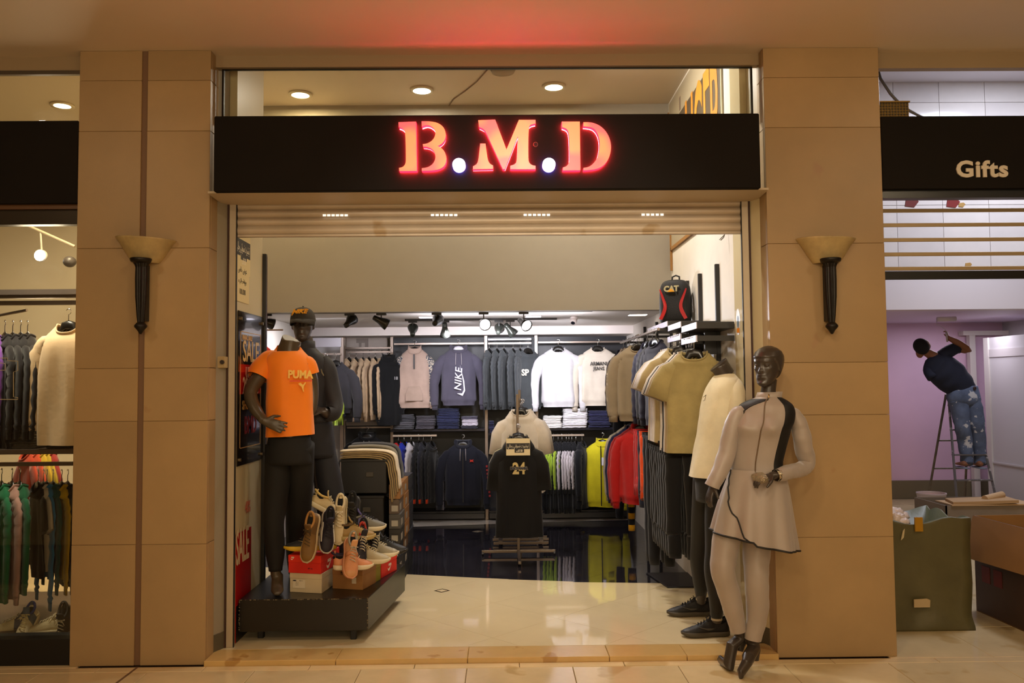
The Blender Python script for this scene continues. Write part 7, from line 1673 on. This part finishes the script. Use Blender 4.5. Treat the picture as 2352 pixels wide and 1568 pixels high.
# green wrapped box
GW2 = M('5a5436', .45, noise_amt=.15, nscale=5, bump=.35, bscale=14, name='green plastic wrap'); Yg = .50
xa_, xb_ = 2.295, aty(2237, 1455, Yg).x; zg = aty(2150, 1197, Yg).z
t = thing('wrapped_box', 'tall olive green plastic wrapped box with crumpled white bag on top, beside the pillar', 'box', ((xa_ + xb_) / 2, .8, 0))
R = []
for k, (z, e) in enumerate(((0, .012), (.03, .016), (.09, .004), (.15, -.004), (.3, 0), (.5, 0), (zg - .1, 0), (zg - .02, .004), (zg, .002))):
    ring = []
    for j in range(48):
        f = j / 12; s_ = int(f); u = f - s_
        c4 = [(xa_, Yg), (xb_, Yg), (xb_, Yg + .55), (xa_, Yg + .55)]; A, B = c4[s_ % 4], c4[(s_ + 1) % 4]
        x_, y_ = A[0] + (B[0] - A[0]) * u, A[1] + (B[1] - A[1]) * u; v = noise.noise(Vector((x_ * 6, y_ * 6, z * 5))) * .012 * (3.0 if z < .16 and z > 0 else 1)
        cx_, cy_ = (xa_ + xb_) / 2, Yg + .27; dx_, dy_ = x_ - cx_, y_ - cy_; l_ = math.hypot(dx_, dy_); ring.append(Vector((x_ + dx_ / l_ * (v + e), y_ + dy_ / l_ * (v + e), z + (.025 * math.sin(3 * u * PI + s_) if z > zg - .001 else 0))))
    R.append(ring)
MB().rings(subdiv_rings(R, 2), True, False).build('wrap', GW2, t, smooth=True)
MB().rings([[p_ + Vector((0, 0, 0)) for p_ in R[-1]], [Vector(((p_.x - (xa_ + xb_) / 2) * .96 + (xa_ + xb_) / 2, (p_.y - Yg - .27) * .96 + Yg + .27, p_.z + .004)) for p_ in R[-1]], [Vector(((p_.x - (xa_ + xb_) / 2) * .94 + (xa_ + xb_) / 2, (p_.y - Yg - .27) * .94 + Yg + .27, zg - .12)) for p_ in R[-1]]], False, True).build('lining', M('6c7058', .4, bump=.4, bscale=12), t, smooth=True)
MB().box((aty(2098, 1200, Yg).x, Yg - .022, zg - .06), (aty(2116, 1200, Yg).x, Yg - .010, zg + .03)).build('tape', M('a87a1c', .3), t)
MB().prism([(0, 0), (.085, 0), (.088, .045), (.07, .055), (.0, .05)], lambda u, v, d: Vector((aty(2097, 1400, Yg).x + u * 1.2, Yg - .014 + d, aty(2100, 1393, Yg).z + v)), -.004, .004).build('sticker', M('b8a078', .6), t)
MB().prism([(0, 0), (.02, .02), (.028, .075), (.015, .06)], lambda u, v, d: Vector((aty(2066, 1230, Yg).x + u, Yg - .014 + d, aty(2066, 1240, Yg).z + v)), -.004, .004).build('tear', M('c8b890', .6), t)
q = MB(); random.seed(5)
for k in range(9): q.ell((aty(2062, 1190, Yg).x + random.uniform(0, .11), Yg + .08 + random.uniform(0, .15), zg + .01 + random.uniform(-.03, .02)), (random.uniform(.04, .06), random.uniform(.04, .06), random.uniform(.03, .05)), 14, 10)
for k, v in enumerate(q.v): q.v[k] = v + Vector((noise.noise(v * 40), noise.noise(v * 40 + Vector((9, 0, 0))), noise.noise(v * 40 + Vector((0, 9, 0))))) * .018
tag(q.build('plastic_bag', M('d8c4b8', .3, bump=.5, bscale=60, name='thin white plastic'), smooth=True), 'crumpled whitish plastic bag lying in the green wrapped box', 'bag')
# middle open carton
Ym = 3.0; za_ = aty(2300, 1160, Ym).z; x1_, x2_ = aty(2172, 1150, Ym).x, aty(2380, 1150, Ym).x
t = thing('cardboard_box', 'large grey brown open carton behind the green wrapped box', 'box', ((x1_ + x2_) / 2, Ym + .3, 0)); CB = M('7c6c5a', .7, noise_amt=.08, name='cardboard'); CB2 = M('9a7040', .7, noise_amt=.08, nscale=3, name='brown cardboard')
for lo, hi in (((x1_, Ym, 0), (x2_, Ym + .012, za_)), ((x1_, Ym + .6, 0), (x2_, Ym + .612, za_)), ((x1_, Ym, 0), (x1_ + .012, Ym + .6, za_)), ((x2_ - .012, Ym, 0), (x2_, Ym + .6, za_))): MB().box(lo, hi).build('side', CB, t)
MB().box((x1_ + .05, Ym - .02, za_ - .0), (x2_, Ym + .3, za_ + .012)).build('flap', M('b89468', .7), t); MB().box((x1_, Ym, 0), (x2_, Ym + .6, .01)).build('bottom', CB, t)
p = aty(2290, 1150, 2.8); tag(MB().prism([(-.3, -.1), (.3, -.14), (.34, .14), (-.24, .16)], lambda u, v, d: Vector((p.x + u, Ym + .1 + v, za_ + .014 + d + u * .03)), 0, .03).build('cardboard_sheet', M('a88458', .7), bevel=.002), 'flat brown cardboard sheet lying on the grey carton', 'cardboard')
tag(MB().tube([aty(2262, 1146, 3.1), aty(2302, 1136, 3.2)], .035, 14).build('paper_roll', M('b89468', .6)), 'tan paper roll lying on the grey carton', 'roll')
# right foreground carton
t = thing('cardboard_box', 'big brown carton with folded-down flap at the right edge of the photo', 'box', (3.6, 1.4, 0)); DK2 = M('4a3428', .6, noise_amt=.12, nscale=3, name='dark taped cardboard')
c1_ = atz(2243, 1402, 0); c2_ = atz(2352, 1450, 0); dv = Vector((c2_.x - c1_.x, c2_.y - c1_.y)).normalized(); nv_ = Vector((-dv.y, dv.x)); 
if nv_.y < 0: nv_ = -nv_
zt5 = aty(2250, 1183, c1_.y).z; Ln = .9; dp = .55
P = [(c1_.x, c1_.y), (c1_.x + dv.x * Ln, c1_.y + dv.y * Ln), (c1_.x + dv.x * Ln + nv_.x * dp, c1_.y + dv.y * Ln + nv_.y * dp), (c1_.x + nv_.x * dp, c1_.y + nv_.y * dp)]
for i in range(4):
    A, B = Vector(P[i]), Vector(P[(i + 1) % 4]); d_ = (B - A).normalized(); n_ = Vector((-d_.y, d_.x)) * .008
    MB().prism([(A.x, A.y), (B.x, B.y), (B.x + n_.x, B.y + n_.y), (A.x + n_.x, A.y + n_.y)], f_, 0, zt5).build('side', DK2 if i == 0 else CB2, t)
MB().prism(P, f_, 0, .008).build('bottom', CB2, t)
o = -nv_ * .012; H1 = zt5; H2 = aty(2260, 1275, c1_.y).z
fl2 = [Vector((c1_.x - dv.x * .01, c1_.y, H1)), Vector((c1_.x + dv.x * Ln, c1_.y + dv.y * Ln, H1)), Vector((c1_.x + dv.x * Ln - nv_.x * .10, c1_.y + dv.y * Ln - nv_.y * .10, H2 + .02)), Vector((c1_.x - nv_.x * .10 + dv.x * .01, c1_.y - nv_.y * .10, H2))]
MB().add(fl2 + [v + Vector((nv_.x * .006, nv_.y * .006, -.004)) for v in fl2], [(0, 1, 2, 3), (7, 6, 5, 4), (0, 4, 5, 1), (1, 5, 6, 2), (2, 6, 7, 3), (3, 7, 4, 0)]).build('flap', CB2, t)
for k in range(2):
    u0 = .08 + .13 * k
    MB().prism([(0, 0), (.09, 0), (.09, .11), (0, .11)], lambda u, v, d: Vector((c1_.x + dv.x * (u0 + u) - nv_.x * d, c1_.y + dv.y * (u0 + u) - nv_.y * d, H2 - .16 + v)), .001, .003).build('red_print', M('6a1c14', .6), t)
